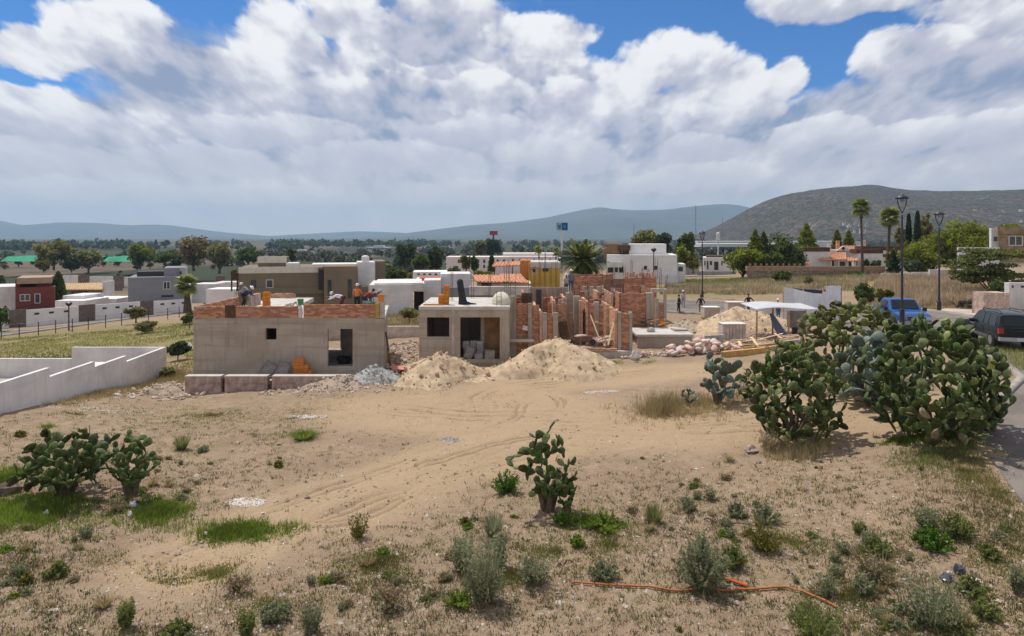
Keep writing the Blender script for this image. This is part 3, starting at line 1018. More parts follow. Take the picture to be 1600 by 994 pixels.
# the low masonry step in front of it, in three lengths
DW = 36.4
ramp = lambda px: Z(588 + (px - 290) * .004, DW)
for k, (a, b) in enumerate(((289, 345), (351, 417), (425, 545))):
    lb = ('pinkish masonry step wall in front of the concrete house, its left length', 'pinkish masonry step wall in front of the concrete house, its middle length between two dark gaps',
          'pinkish masonry step wall in front of the concrete house, its right length running into gravel')[k]
    mb = MB().box(X(a, DW), X(b, DW), DW, DW + .45, -.95, Z(589, DW))
    w = obj('step_wall', mb, PINKSTONE, None, label=lb, cat='wall', loc=(X((a + b) / 2, DW), DW, -.5))
    obj('mortar_cap', MB().box(X(a, DW) - .01 - w.location.x, X(b, DW) + .01 - w.location.x, -.02, .47, Z(589, DW) - w.location.z, Z(589, DW) + .05 - w.location.z), SLAB, w)
for k, px in enumerate((348, 421)):
    mb = MB()
    rs_ = random.Random(k)
    for _ in range(26):
        s = rs_.uniform(.06, .16)
        mb.ell((X(px, DW) + rs_.uniform(-.12, .12), DW + .25 + rs_.uniform(-.1, .2), rs_.uniform(-.9, Z(591, DW))), (s, s, s * .8), 6, 4)
    obj('stone_infill', mb, M('dark_stone', (.16, .12, .10), var=.3, scale=3), None, label=('dark loose stones filling the left gap of the pinkish step wall', 'dark loose stones filling the right gap of the pinkish step wall')[k], cat='stones', loc=(X(px, DW), DW + .25, -.6))
obj('terrace', MB().box(X(292, DW), X(600, DW) - .3, DW + .45, DA - .001, -.8, .12), CONC2, None, kind='structure', label='concrete terrace strip along the front of the concrete house')

# leaning grey slabs and the orange stepped stack on the terrace
for k, (a, tl, lb) in enumerate(((418, R(32), 'dark grey slab leaning tilted against the concrete house, left of a second slab'), (441, R(14), 'dark grey slab leaning against the concrete house, nearest the orange stepped stack'))):
    mb = MB()
    mb.obox((0, 0, 0), (.62, .07, .86), (R(-18), tl, 0))
    mb.obox((.08, -.12, -.05), (.55, .06, .78), (R(-22), tl, 0))
    obj('grey_slab', mb, M('dark_grey_slab', (.22, .195, .175), var=.2, scale=3), None, label=lb, cat='slab', loc=(0, 0, 0)).location = (X(a, 38.3), 38.3, .55)


def stepped_stack(name, label, steps, loc, rows=5, D=.35):
    """piled orange blocks; steps: (x0, x1, height)"""
    r = thing(name, label, 'block stack', loc)
    for x0, x1, hh in steps:
        n = max(1, round(hh / .18))
        for j in range(n):
            q = random.uniform(-.012, .012)
            m = MB().box(x0 + q, x1 - .012 + q, -.02 + q, D + q, j * hh / n, (j + 1) * hh / n - .012)
            obj('block', m, ORANGE, r)
    return r


stepped_stack('orange_block_stack', 'orange blocks piled in steps against the concrete house front', [(0, .62, .98), (.62, .86, .62), (.86, 1.05, .30)], (X(458, 38.4), 38.4, .12))
stepped_stack('orange_block_stack', 'slim orange block pile standing on the roof of the long concrete house', [(-.19, .19, 1.32), (-.27, .27, .16)], (X(415, 41), 41, za1 + .045))

# ---- the small concrete box in the middle
DB = 41.0
xb0, xb1 = X(655, DB), X(796, DB)
zb1 = Z(479, DB)
hB = thing('concrete_annex', 'small raw concrete box with a dark square window and a wide dark opening', 'house', ((xb0 + xb1) / 2, DB + 3, .2), world=True)
ops = [(X(667, DB) - xb0, X(702, DB) - xb0, Z(526.5, DB), Z(496, DB)), (X(719, DB) - xb0, X(781, DB) - xb0, Z(562, DB), Z(496, DB))]
obj('front_wall', MB().wall((xb0, DB), (xb1, DB), -.3, zb1 - .2, .22, ops), CONC, hB)
obj('side_wall', MB().wall((xb0 + .001, DB + 6), (xb0 + .001, DB + .225), -.3, zb1 - .2, .2), CONC, hB)
obj('side_wall', MB().wall((xb1 - .001, DB + .225), (xb1 - .001, DB + 6), -.3, zb1 - .2, .2), CONC, hB)
obj('rear_wall', MB().wall((xb1 - .21, DB + 6), (xb0 + .21, DB + 6), -.3, zb1 - .2, .2), CONC, hB)
slabB = obj('roof_slab', MB().box(xb0 - .03, xb1 + .03, DB - .04, DB + 6.2, zb1 - .197, zb1), SLAB, hB)
obj('pilaster', MB().box(X(706, DB), X(710, DB), DB - .025, DB - .001, -.2, zb1 - .2), CONC2, hB)
obj('partition_wall', MB().wall((X(757, DB + 1.6), DB + 1.6), (X(790, DB + 1.6), DB + 1.6), .3, zb1 - .21, .12), M('plywood_sheet', (.30, .17, .08), var=.2, scale=2), hB)
obj('partition_column', MB().box(X(751, DB + 1.5), X(757, DB + 1.5), DB + 1.5, DB + 1.8, .3, zb1 - .21), CONC, hB)
rebars(slabB, X(776, DB), X(783, DB), DB + .3, DB + .6, zb1, 1.0)
rebars(slabB, X(697, DB), X(700, DB), DB + 3.3, DB + 3.5, zb1, 2.2)
rebars(slabB, X(728, DB), X(732, DB), DB + 5.3, DB + 5.5, zb1, 1.9)
rebars(slabB, X(758, DB), X(761, DB), DB + 5.6, DB + 5.8, zb1, 2.1)
rebars(slabB, X(787, DB), X(794, DB), DB + 4.6, DB + 4.9, zb1, 2.6, 3)
gblk = M('grey_block', (.34, .33, .315), var=.15, scale=3, rand=.2)
for k in range(15):
    row, colm = (k % 5), k // 5
    bx = X(722, DB) + colm * .42 + random.uniform(-.03, .03)
    m = MB().box(0, .39, 0, .2, 0, .19)
    o = obj('concrete_block', m, gblk, None, label='grey concrete block stacked inside the wide dark opening', cat='block', group='blocks stacked inside the small concrete box')
    o.location = (bx, DB + .9 + .22 * (colm % 2), .55 + row * .2)
    o.rotation_euler = (0, 0, random.uniform(-.08, .08))
for (px, y, sz, rt, lb) in ((733, .5, (.5, .08, .7), (R(-12), R(20), .1), 'grey board propped tilted among blocks inside the wide opening'), (765, .35, (.6, .3, .55), (0, R(4), .1), 'pale square block crate at the right of the wide opening'),
                            (748, .4, (.5, .3, .35), (0, R(-6), 0), 'low pale block pile at the middle of the wide opening')):
    o = obj('stored_board', MB().obox((0, 0, 0), sz, rt), M('stored_board', (.26, .235, .20), var=.2, scale=3), None, label=lb, cat='building material')
    o.location = (X(px, DB + y), DB + y, .55 + sz[2] / 2)
stepped_stack('orange_block_stack', 'tall orange block pile on the roof of the small concrete box', [(-.34, -.02, .62), (-.02, .32, 1.22)], (X(693.5, DB + 1), DB + 1, zb1))
o = obj('orange_plank', MB().obox((0, 0, .04), (1.2, .25, .06)), ORANGE, None, label='orange plank lying on the small concrete box roof', cat='plank')
o.location = (X(677, DB + .8), DB + .8, zb1)
# rolled dark sheet standing on the roof
rs = thing('rolled_sheet', 'dark rolled sheet standing upright on the small concrete box roof, its blue end spilling out', 'sheet roll', (X(722, DB + 1.3), DB + 1.3, zb1))
obj('roll', MB().tube([(.05, 0, 0), (.0, .02, .5), (-.08, 0, 1.0), (-.14, 0, 1.45), (-.2, .02, 1.55)], [.3, .22, .21, .2, .12], 9), M('dark_felt', (.035, .033, .032), var=.4, scale=5, bump=.6, bscale=8), rs, smooth=True)
obj('loose_end', MB().tube([(.0, -.12, .12), (.3, -.14, .10), (.55, -.1, .05), (.9, -.05, .03)], [.13, .12, .07, .03], 7), M('navy_sheet', (.022, .03, .06), var=.3, scale=5), rs, smooth=True)
# cream moulded tub lying upside down on the roof edge
tb = MB().ell((0, 0, .1), (.50, .85, .66), 14, 9, Euler((0, .12, .5)))
tb.lathe((0, 0, 0), [(.52, 0), (.56, .06), (.50, .1)], 14)
o = obj('tub', tb, M('off_white_shell', (.60, .55, .45), var=.1, scale=2), None, smooth=True, label='cream rounded tub upside down at the right edge of the small concrete box roof', cat='tub')
o.location = (X(783, DB + 1.5), DB + 1.5, zb1 + .02)

# ---- the unfinished brick house on the right
hC = thing('unfinished_brick_house', 'unfinished house of bare brick walls and concrete columns with rebar sticking up', 'house', (6.5, 47, .5), world=True)


def cw(px0, px1, ytop, D, ybot=None, mat=None, rag=.25, th=.16, label=None):
    """brick wall facing the camera"""
    z0 = (Z(ybot, D) if ybot else gzf(X((px0 + px1) / 2, D), D) - .1)
    return brick_wall(hC, (X(px0, D), D), (X(px1, D), D), z0, Z(ytop, D), th, mat, rag, label=label)


def cl(px, ytop, D0, D1, mat=None, z0=None, rag=.3):
    """brick wall running back from the camera"""
    x = X(px, D0)
    return brick_wall(hC, (x, D0), (x, D1), (gzf(x, D0) - .1) if z0 is None else z0, Z(ytop, D0), .16, mat, rag)


column(hC, 796, 806.5, 463, 43, rebar=1.5)
cw(806.8, 816, 474, 43.2)
cw(816.3, 824.6, 474, 43.25)
obj('form_panel', MB().box(X(815, 43.4), X(832, 43.4), 43.45, 43.5, Z(474, 43.4), Z(458, 43.4)), DARKWOOD, hC)
column(hC, 825, 831, 474, 43, rebar=2.4)
cw(831.3, 842.5, 475, 43.1)
cl(847, 487, 42.9, 45.5, SALMON)
column(hC, 843, 846.6, 487, 42.95, mat=CONC2)
column(hC, 847.3, 855, 489, 42.9, rebar=1.4)
cw(855.3, 863.7, 489.5, 43.0)
column(hC, 864, 872, 489, 42.9, rebar=1.6)
obj('wood_panel', MB().obox((X(881, 43.4), 43.6, Z(518, 43.4)), (.6, .1, 1.2), (R(-12), R(-10), 0)), DARKWOOD, hC)
# the long grey wall behind with a dark and a red stretch
obj('concrete_wall', MB().wall((X(828, 52), 52), (X(887, 52), 52), .3, Z(449, 52), .18, [(2.75, 2.95, 1.2, 3.4)]), CONC, hC)
for k in range(6):
    rebars(hC, X(834 + k * 8.5, 52), X(836 + k * 8.5, 52), 52.03, 52.15, Z(449, 52), 1.9 + .5 * (k % 3), 2)
cl(820, 462, 45, 51.5, BRICK)
obj('dark_panel', MB().box(X(838, 51.9), X(846, 51.9), 51.88, 51.99, .8, Z(452, 52)), M('dark_board', (.12, .085, .07), var=.4, scale=3), hC)
obj('red_panel', MB().box(X(853, 51.9), X(857, 51.9), 51.9, 51.99, Z(475, 52), Z(450, 52)), SALMON, hC)
column(hC, 885, 896, 458, 50, depth=.5)
cw(872.5, 884, 487, 46.5, mat=M('dark_brick', (.13, .075, .05), var=.3, scale=6, island=.3))
column(hC, 896.5, 907, 463, 46, rebar=.9)
cl(909, 468, 45.4, 47.5, SALMON)
obj('salmon_panel', MB().box(X(890, 46.6), X(896, 46.6), 46.7, 46.8, Z(515, 46.6), Z(489, 46.6)), SALMON, hC)
cl(919.5, 470, 45.0, 48.5, SALMON)
cw(920.5, 928, 473, 45.0)
column(hC, 928.3, 936, 472, 45.0, depth=.3)
cw(936.3, 943, 474, 45.1)
cl(951, 474, 45.0, 48.0, SALMON)
column(hC, 943.3, 950.5, 489, 46.4, mat=MORTAR)
cl(964.8, 484, 42.1, 44.6, SALMON)
column(hC, 965.6, 971, 488, 42.0, depth=.32)
cw(971.3, 983, 488, 42.03)
column(hC, 983.3, 988, 488, 42.0, depth=.32)
# base of the front: low concrete plinth with a brick course on it
obj('plinth', MB().box(X(918, 41.3), X(987, 41.3), 41.3, 41.7, .1, Z(549, 41.3)), CONC2, hC)
brick_wall(hC, (X(914, 41.28), 41.28), (X(964.5, 41.28), 41.28), Z(549, 41.28), Z(542.5, 41.28), .2, SALMON, .3)
obj('floor_slab', MB().box(X(905, 43), X(965, 43), 41.75, 50, .2, .75), PINKSTONE, hC)
# further walls of the rooms behind
for a_, b_2, yt, D_, m_ in ((848, 872, 463, 48, None), (857, 885, 473, 45.8, SALMON), (905, 921, 453, 51, None), (936, 958, 456, 50.5, None), (957, 972, 448, 51.5, SALMON), (806, 826, 462, 47.5, None), (922, 940, 466, 47.6, None), (944, 962, 478, 46.6, None), (1000, 1012, 447, 54.5, None), (988, 1000, 520, 46.5, SALMON)):
    cw(a_, b_2, yt, D_, mat=m_, rag=.45)
cl(868, 470, 44.2, 47.8, SALMON)
cl(884, 464, 46.2, 49.6, SALMON)
cl(936, 455, 47.8, 50.2, SALMON)
cl(958, 458, 46.8, 51.2, SALMON)
cl(838, 478, 43.4, 46.5, SALMON)
for a_, b_2, yt, D_ in ((872.5, 878, 468, 46), (914, 919, 455, 50.6), (955, 959, 450, 50.3), (941, 945, 462, 47.3), (1003, 1008, 446, 54)):
    column(hC, a_, b_2, yt, D_, rebar=.8)
# big brick block at the right
cw(970, 1009.6, 457, 48.0, rag=.15)
column(hC, 1010, 1021, 458, 47.9, rebar=.0)
cl(970.6, 457, 48.2, 52, SALMON)
column(hC, 1024, 1029, 466, 48.3, mat=CONC2)
cw(1029.3, 1036.5, 470, 48.3)
column(hC, 1037, 1041.5, 453, 48.3)
obj('ring_beam', MB().box(X(1017, 49), X(1041, 49), 48.75, 49.1, Z(456, 49), Z(451, 49)), CONC2, hC)
obj('dark_opening_sheet', MB().box(X(988.5, 47.5), X(1035, 47.5), 49.5, 49.7, .5, Z(512, 48)), FRAME, hC)  # dark sheet behind the opening, standing in for its shade
cw(943, 976, 434.5, 55, rag=.1, mat=M('brown_brick', (.27, .15, .09), var=.25, scale=7, island=.25))
cw(908, 942.6, 431, 56)
cw(974, 1026, 432, 58, rag=.5)
cw(976, 1003, 445, 54.2, rag=.4)
cl(1026, 432, 58, 61)
cw(894, 958, 427.5, 62, rag=.4)
cw(872, 884, 462, 48.5)
cw(1003, 1022, 449, 53, mat=SALMON)
for a, b in ((911, 917), (922, 928), (933, 939)):
    column(hC, a, b, 448, 54.8)
column(hC, 941, 943, 446, 54.6, mat=WHITE2)
cw(918, 934, 459, 52.5, mat=SALMON)
for a, D_, L in ((962, 48.2, .5), (967, 48.4, .6), (975, 58, .8), (986, 58.2, 1.6), (1003, 58.1, .9), (1012, 58.2, .8), (1025, 60, 1.9), (1031, 49, 1.7), (1040, 49, 1.2), (958, 55, .7), (915, 56, .7), (948, 55.2, .6)):
    rebars(hC, X(a, D_), X(a + 2.4, D_), D_ + .04, D_ + .14, Z(455 if D_ < 50 else 434, D_), L, 2)
for k in range(9):                                # tops of the walls, broken
    D_ = 58.3
    obj('wall_stub', MB().box(X(979 + k * 5, D_), X(982 + k * 5, D_), D_, D_ + .3, Z(433, D_), Z(433, D_) + random.uniform(.15, .5)), BRICK, hC)


def plank(label, p0, p1, w=.14, th=.04, mat=None, cat='plank', group=None, name='plank'):
    p0, p1 = Vector(p0), Vector(p1)
    d = p1 - p0
    o = obj(name, MB().box(-w / 2, w / 2, -th / 2, th / 2, 0, d.length), mat or PALEWOOD, None, label=label, cat=cat, group=group)
    o.location = p0
    o.rotation_euler = d.to_track_quat('Z', 'Y').to_euler()
    return o


plank('pale plank leaning against a brick wall end of the unfinished house', (X(951, 42), 42.2, Z(540, 42)), (X(964, 43), 43.0, Z(482, 43)), .13)
plank('thin pale batten leaning among grey columns of the unfinished house', (X(935, 43.6), 43.4, Z(527, 43.5)), (X(922, 44.8), 44.8, Z(491, 44.8)), .07)
plank('short pale board propped between the sunlit salmon brick walls', (X(932, 43.4), 43.4, Z(503, 43.4)), (X(950, 44), 44.0, Z(509, 44)), .3)
for k in range(7):
    plank('timber offcut lying in front of the unfinished brick walls', (X(897 + k * 7, 42.5), 42.2 + .2 * (k % 3), .80 + .05 * k), (X(905 + k * 7.5, 42.5), 43.0, .78 + .06 * (k % 4)), .14, .05, WOOD, 'timber', 'timber offcuts before the brick house')

# wheelbarrow with a heap, tipped by the plinth
wb = thing('wheelbarrow', 'dusty wheelbarrow standing on the sand heap beside the brick plinth', 'wheelbarrow', (X(909, 41.8), 41.8, Z(541, 41.8)), R(25))
t_ = MB()
t_.add([(-.55, -.3, .35), (.45, -.22, .3), (.45, .22, .3), (-.55, .3, .35), (-.7, -.38, .68), (.62, -.32, .62), (.62, .32, .62), (-.7, .38, .68)], [f for i, f in enumerate(MB.BF) if i != 1])
tr = obj('tray', t_, M('worn_tray', (.16, .10, .075), var=.4, scale=5, rough=.6), wb)
obj('load', MB().ell((-.05, 0, .6), (.5, .3, .14), 9, 5), PINKSTONE, tr, smooth=True)
obj('wheel', MB().tube([(.78, -.05, .2), (.78, .05, .2)], .2, 12), DARKMETAL, wb)
for s_ in (-1, 1):
    obj('handle', MB().tube([(.8, s_ * .06, .22), (-.4, s_ * .27, .34), (-1.15, s_ * .3, .6)], .02, 5), STEEL, wb)
    obj('leg', MB().tube([(-.35, s_ * .25, .34), (-.42, s_ * .27, 0)], .02, 5), STEEL, wb)

# small white notice fixed to the brick
o = obj('white_sack', MB().obox((0, 0, 0), (.36, .12, .3), (0, .2, 0)), SACKW, None, label='small white bag hung on the brick wall beside a concrete column', cat='bag')
o.location = (X(821, 43.1), 43.12, Z(513, 43))
o = obj('ledge_slab', MB().box(-.75, .75, -.2, .2, -.07, .07), SLAB, None, label='pale stone slab lying at the foot of the brick columns', cat='slab')
o.location = (X(815, 42.6), 42.6, Z(532, 42.6))

# ---- cistern
ct = thing('cistern', 'low concrete cistern box with a pale lid slab, right of the brick walls', 'cistern', (X(1040, 44.5), 44.5, .8), world=True)
xc0, xc1 = X(996, 44), X(1082, 44)
for (p, q) in (((xc0, 44), (xc1, 44)), ((xc1, 44.16), (xc1, 47.5)), ((xc0 + .16, 47.5), (xc0 + .16, 44.16)), ((xc1 - .17, 47.5), (xc0 + .17, 47.5))):
    obj('block_wall', MB().wall(p, q, .4, Z(526, 44), .15), CONC, ct)
obj('base_band', MB().box(xc0 - .02, xc1 + .02, 43.95, 43.998, Z(556, 44), Z(550, 44)), M('red_oxide_band', (.27, .13, .10), var=.35, scale=3), ct)
obj('lid_slab', MB().box(xc0 - .05, xc1 + .05, 43.93, 47.6, Z(526, 44) + .002, Z(522.5, 44)), SLAB, ct)
obj('hatch', MB().box(X(1050, 46), X(1072, 46), 45.4, 46.4, Z(522.5, 44) + .002, Z(522.5, 44) + .12), CONC2, ct)
o = obj('concrete_lump', MB().ell((0, 0, .1), (.3, .25, .2), 7, 4), CONC2, None, label='rounded concrete lump on the cistern lid', cat='stone')
o.location = (X(1017, 45.2), 45.2, Z(522.5, 44))
for px, c_, lb in ((1029, ORANGE, 'orange wood scrap heap beside the brick block'), (1012, DARKWOOD, 'dark timber scrap under the brick block')):
    mb = MB()
    for k in range(8):
        mb.obox((random.uniform(-.5, .5), random.uniform(-.3, .3), .1 + .05 * k), (.6, .1, .05), (random.uniform(-.3, .3), random.uniform(-.4, .4), random.uniform(0, 3)))
    o = obj('scrap_pile', mb, c_, None, label=lb, cat='scrap pile')
    o.location = (X(px, 47.2), 47.2, 1.75)

# ---- low wall and things seen between the two concrete buildings
DL = 54
obj('low_wall', MB().wall((X(480, DL), DL), (X(656, DL), DL), -.6, Z(510, DL), .25), M('limewashed_block', (.60, .51, .43), var=.2, scale=1.5), None, label='low limewashed block wall between the two concrete buildings', cat='wall', loc=(X(628, DL), DL, -.4))
for k, (px, dx) in enumerate(((602, .0), (606, .5))):
    plank(('dark post leaning against the right corner of the concrete house', 'thin timber strut leaning by the right corner of the concrete house')[k], (X(612 + 2 * k, 38.6), 38.5, .3), (X(602, 39), 39.2 + dx, 2.5 - k), .09, .09, (DARKWOOD, WOOD)[k], 'post', None, 'leaning_post')

# ---- the corrugated tin fence and the lean-to in front of it
tf = thing('tin_fence', 'tall fence of plain galvanised sheets around the site hut', 'fence', (X(1270, 50), 50, 1.2), world=True)


def tin_sheet(parent, x0, y0, x1, y1, z0, z1a, z1b, mat=TIN, n=None, name='tin_sheet'):
    L = math.hypot(x1 - x0, y1 - y0)
    n = n or max(6, int(L / .07))
    V = []
    for zz in (0, 1):
        for i in range(n + 1):
            k = i / n
            w = .018 * (1 if i % 2 else -1)
            V.append((x0 + (x1 - x0) * k, y0 + (y1 - y0) * k + w, (z0 if zz == 0 else z1a + (z1b - z1a) * k)))
    mb = MB().add(V, [(i, i + 1, n + 2 + i, n + 1 + i) for i in range(n)])
    o = obj(name, mb, mat, parent)
    s = o.modifiers.new('solid', 'SOLIDIFY')
    s.thickness = .012
    return o


tops = [(1225, 449), (1240, 451), (1255, 455), (1270, 458), (1286, 461)]
for k, ((a, ya), (b, yb)) in enumerate(zip(tops[:-1], tops[1:])):
    D0, D1 = 50 + k * .5, 50.45 + k * .5
    tin_sheet(tf, X(a, D0), D0, X(b, D1), D1, 1.0, Z(ya, D0), Z(yb, D1))
tin_sheet(tf, X(1286, 52), 52, X(1291, 53), 53, 1.2, Z(456, 52), Z(457, 52))
for k, (a, b) in enumerate(((1291, 1302), (1302, 1314))):
    tin_sheet(tf, X(a, 49), 49, X(b, 49), 49 + .02 * k, 1.6, Z(447, 49), Z(446.5, 49))
for px, D_ in ((1224.5, 50.1), (1256, 51.2), (1286.5, 52.2), (1315, 49.1)):
    obj('post', MB().tube([(X(px, D_), D_ + .08, .9), (X(px, D_), D_ + .08, Z(450, D_))], .045, 6), WOOD, tf)
obj('tarpaulin', MB().obox((X(1275, 53), 53.6, Z(456, 53)), (2.6, 1.2, .25), (0, R(4), .15)), M('navy_tarp', (.03, .035, .07), var=.3, scale=2), tf)

hut = thing('lean_to', 'open lean-to with a pale sheet roof on timber posts beside the tin fence', 'shelter', (X(1225, 46), 46, 1.2), world=True)
zr = lambda u, v: Z(482, 45.5) + .10 * math.sin(u * 5.2) - .25 * v + .12 * u
V = [(X(1181, 45) + u * (X(1280, 45) - X(1181, 45)), 44.8 + v * 3.2, zr(u, v) + .35 * v) for v in np.linspace(0, 1, 5) for u in np.linspace(0, 1, 17)]
rf = gridmesh('roof_sheet', np.array(V) - np.array(WLOC[hut.name]), 17, 5, M('pale_sheet', (.52, .52, .54), var=.08, scale=2, rough=.5), parent=hut)
s_ = rf.modifiers.new('solid', 'SOLIDIFY')
s_.thickness = .04
for px, D_ in ((1182, 44.9), (1207, 47), (1232, 44.9), (1258, 47), (1277, 44.9)):
    obj('post', MB().tube([(X(px, D_), D_, gzf(X(px, D_), D_) - .3), (X(px, D_) + .03, D_, Z(485, 45.2))], .055, 6), WOOD, hut)
obj('back_board', MB().box(X(1232, 48), X(1262, 48), 48.2, 48.26, 1.25, Z(486, 48)), M('weathered_board', (.30, .27, .25), var=.2, scale=2), hut)
# striped hammock cloth
V = []
for i in range(15):
    k = i / 14
    for j in range(9):
        w = (j / 8 - .5)
        p = Vector((X(1205, 45.4), 45.4, Z(490, 45.4))).lerp(Vector((X(1237, 44.4), 44.4, Z(533, 44.4))), k)
        sag = -math.sin(math.pi * k) * .35
        wd = .12 + .55 * math.sin(math.pi * min(1, k * .9 + .1))
        V.append((p.x + w * wd, p.y + w * .15, p.z + sag - math.cos(w * math.pi) * .12 * math.sin(math.pi * k)))
hm = bpy.data.materials.new('striped_cloth')
hm.use_nodes = True
tt = hm.node_tree
tcn = tt.nodes.new('ShaderNodeTexCoord')
sx = tt.nodes.new('ShaderNodeSeparateXYZ')
tt.links.new(tcn.outputs['Object'], sx.inputs[0])
tt.links.new(mixc(tt, ((E(tt, sx.outputs[0]) * 2.0 + E(tt, sx.outputs[2]) * 1.5) * 22.0).f('SINE').sstep(.0, .5), (.02, .035, .06), (.16, .20, .25)), tt.nodes['Principled BSDF'].inputs['Base Color'])
hk = gridmesh('hammock', np.array(V) - np.array((X(1205, 45.4), 45.4, 1.5)), 9, 15, hm, label='dark striped hammock slung from a post of the lean-to', cat='hammock')
hk.location = (X(1205, 45.4), 45.4, 1.5)
o = obj('dark_bucket', MB().lathe((0, 0, 0), [(.16, 0), (.2, .55), (.17, .56), (.12, .5)], 10), FRAME, None, label='black bucket standing between the lean-to and the big cactus', cat='bucket')
o.location = (X(1242, 45), 45, gzf(X(1242, 45), 45) + .05)


# ---- heaps
def mound(name, label, cx, cy, rx, ry, hgt, mat, seed, cat='heap', peak=1.2, rough=.24, n=56, m=22, lumps=0, lump_mat=None):
    r = thing(name, label, cat, (cx, cy, gzf(cx, cy)))
    V = []
    for j in range(m + 1):
        k = (j / m)
        for i in range(n):
            w = 2 * math.pi * i / n
            x, y = math.cos(w) * k * rx, math.sin(w) * k * ry
            edge = 1 + .18 * math.sin(3 * w + seed) + .10 * math.sin(5 * w + 2 * seed)
            x, y = x * edge, y * edge
            V.append((x, y, k))
    V = np.array(V)
    wx, wy = V[:, 0] + cx, V[:, 1] + cy
    prof = np.clip(1 - V[:, 2], 0, 1) ** peak
    z = prof * hgt * (1 + .5 * fbm(wx * .9 + seed, wy * .9, 3)) + rough * (fbm(wx * 2.4 + seed, wy * 2.4, 3) + .55 * fbm(wx * 7, wy * 7, 2)) * np.clip(prof * 4, 0, 1)
    zz = gz(wx, wy) - gzf(cx, cy) + z - .14 * (1 - np.clip(prof * 6, 0, 1)) + .02
    V[:, 2] = zz
    i = np.arange(n * (m + 1)).reshape(m + 1, n)
    fs = np.stack([i[:-1], np.roll(i, -1, 1)[:-1], np.roll(i, -1, 1)[1:], i[1:]], -1)[:, :, ::-1].reshape(-1, 4)
    mb = MB()
    mb.v = [tuple(v) for v in V]
    mb.f = [tuple(f) for f in fs.tolist()]
    obj('heap', mb, mat, r, smooth=True)
    if lumps:
        rr = random.Random(seed)
        L = MB()
        for _ in range(lumps):
            q = int(rr.random() ** .6 * (m - 1)) * n + rr.randrange(n)
            p = V[q]
            s = rr.uniform(.02, .07) * (2.2 if rr.random() < .1 else 1)
            L.ell((p[0] + rr.uniform(-.2, .2), p[1] + rr.uniform(-.2, .2), p[2] + s * .1), (s * rr.uniform(.7, 1.5), s, s * .7), 5, 3, Euler((rr.random(), rr.random(), rr.random() * 6)))
        obj('clods', L, lump_mat or mat, r, kind='stuff')
    return r


mound('sand_heap', 'sand heap before the gap between the two concrete buildings', X(684, 37.6), 37.6, 2.8, 2.8, 1.5, SAND, 1, 'sand heap', lumps=420, rough=.25)
mound('sand_heap', 'largest sand heap, in front of the brick columns and the wide opening', X(868, 39.0), 39.0, 3.9, 3.3, 1.95, SAND, 4, 'sand heap', peak=1.05, lumps=300)
mound('sand_heap', 'low spill of sand under the wide dark opening', X(755, 38.2), 38.2, 2.6, 2.2, .35, SAND, 8, 'sand heap', lumps=200)
mound('gravel_heap', 'grey gravel heap at the right corner of the concrete house', X(582, 37.2), 37.2, 1.9, 1.5, .85, GRAVELM, 2, 'gravel heap', lumps=260)
mound('gravel_heap', 'pale rubble spill at the end of the pinkish step wall', X(530, 36.2), 36.2, 2.3, 1.3, .55, RUBBLE, 6, 'rubble heap', lumps=420, lump_mat=RUBBLE, rough=.3)
mound('soil_heap', 'long heap of dug soil behind the cistern and sacks', X(1150, 51.5), 51.5, 4.3, 4.4, 1.75, SAND, 3, 'soil heap', lumps=500, lump_mat=RUBBLE, peak=1.0, rough=.4)
mound('soil_heap', 'low heap of rubble and soil left of the long soil heap', X(1072, 52), 52, 3.6, 3.6, .8, RUBBLE, 5, 'soil heap', lumps=420, lump_mat=RUBBLE, rough=.45)
mound('rubble_heap', 'rubble and stones at the left end of the pinkish step wall', X(262, 37), 37, 1.6, 1.6, .6, RUBBLE, 9, 'rubble heap', lumps=260, lump_mat=RUBBLE, rough=.4)


def scatter_stones(name, label, cx, cy, rx, ry, n, smin, smax, mat, seed, lift=0):
    rr = random.Random(seed)
    mb = MB()
    for _ in range(n):
        a, k = rr.random() * 6.283, rr.random() ** .6
        x, y = cx + math.cos(a) * k * rx, cy + math.sin(a) * k * ry
        s = rr.uniform(smin, smax)
        mb.ell((x, y, s * .25 + lift), (s * rr.uniform(.7, 1.5), s * rr.uniform(.7, 1.2), s * .65), 5, 3, Euler((rr.random(), rr.random(), rr.random() * 6)))
    V = np.array(mb.v)
    k = gz(V[:, 0], V[:, 1])
    V[:, 2] += k
    mb.v = [tuple(v) for v in V]
    return obj(name, mb, mat, None, label=label, kind='stuff')


scatter_stones('rubble', 'rubble strewn before the concrete house', X(540, 36), 35.6, 4.5, 1.5, 240, .04, .14, RUBBLE, 21)
scatter_stones('rubble', 'rubble strewn between the two concrete buildings', X(628, 43), 43, 2.6, 5.0, 300, .04, .16, RUBBLE, 22)
scatter_stones('rubble', 'rubble strewn around the soil heap and lean-to', X(1120, 45.5), 46, 6.0, 4.2, 420, .04, .16, RUBBLE, 23)
scatter_stones('rubble', 'stones strewn beside the white boundary wall', X(240, 36), 35.5, 3.0, 2.0, 160, .05, .18, RUBBLE, 24)

for k, (px, D_, rx, ry, n_, lb) in enumerate(((1060, 47.5, 3.2, 2.4, 380, 'pinkish rubble behind the cistern'), (1010, 41.6, 2.2, .8, 160, 'pale rubble along the foot of the plinth and cistern'), (935, 43.5, 1.4, 1.2, 140, 'rubble on the floor between the brick walls'), (1190, 47, 3.0, 1.8, 220, 'rubble under and around the lean-to'), (640, 48, 2.4, 3.0, 260, 'broken rubble along the low limewashed wall'))):
    scatter_stones('rubble', lb, X(px, D_), D_, rx, ry, n_, .04, .15, M('pinkish_rubble', (.50, .36, .30), var=.25, scale=4, island=.3) if k in (0, 2, 3) else RUBBLE, 60 + k, .8 if k == 2 else 0)

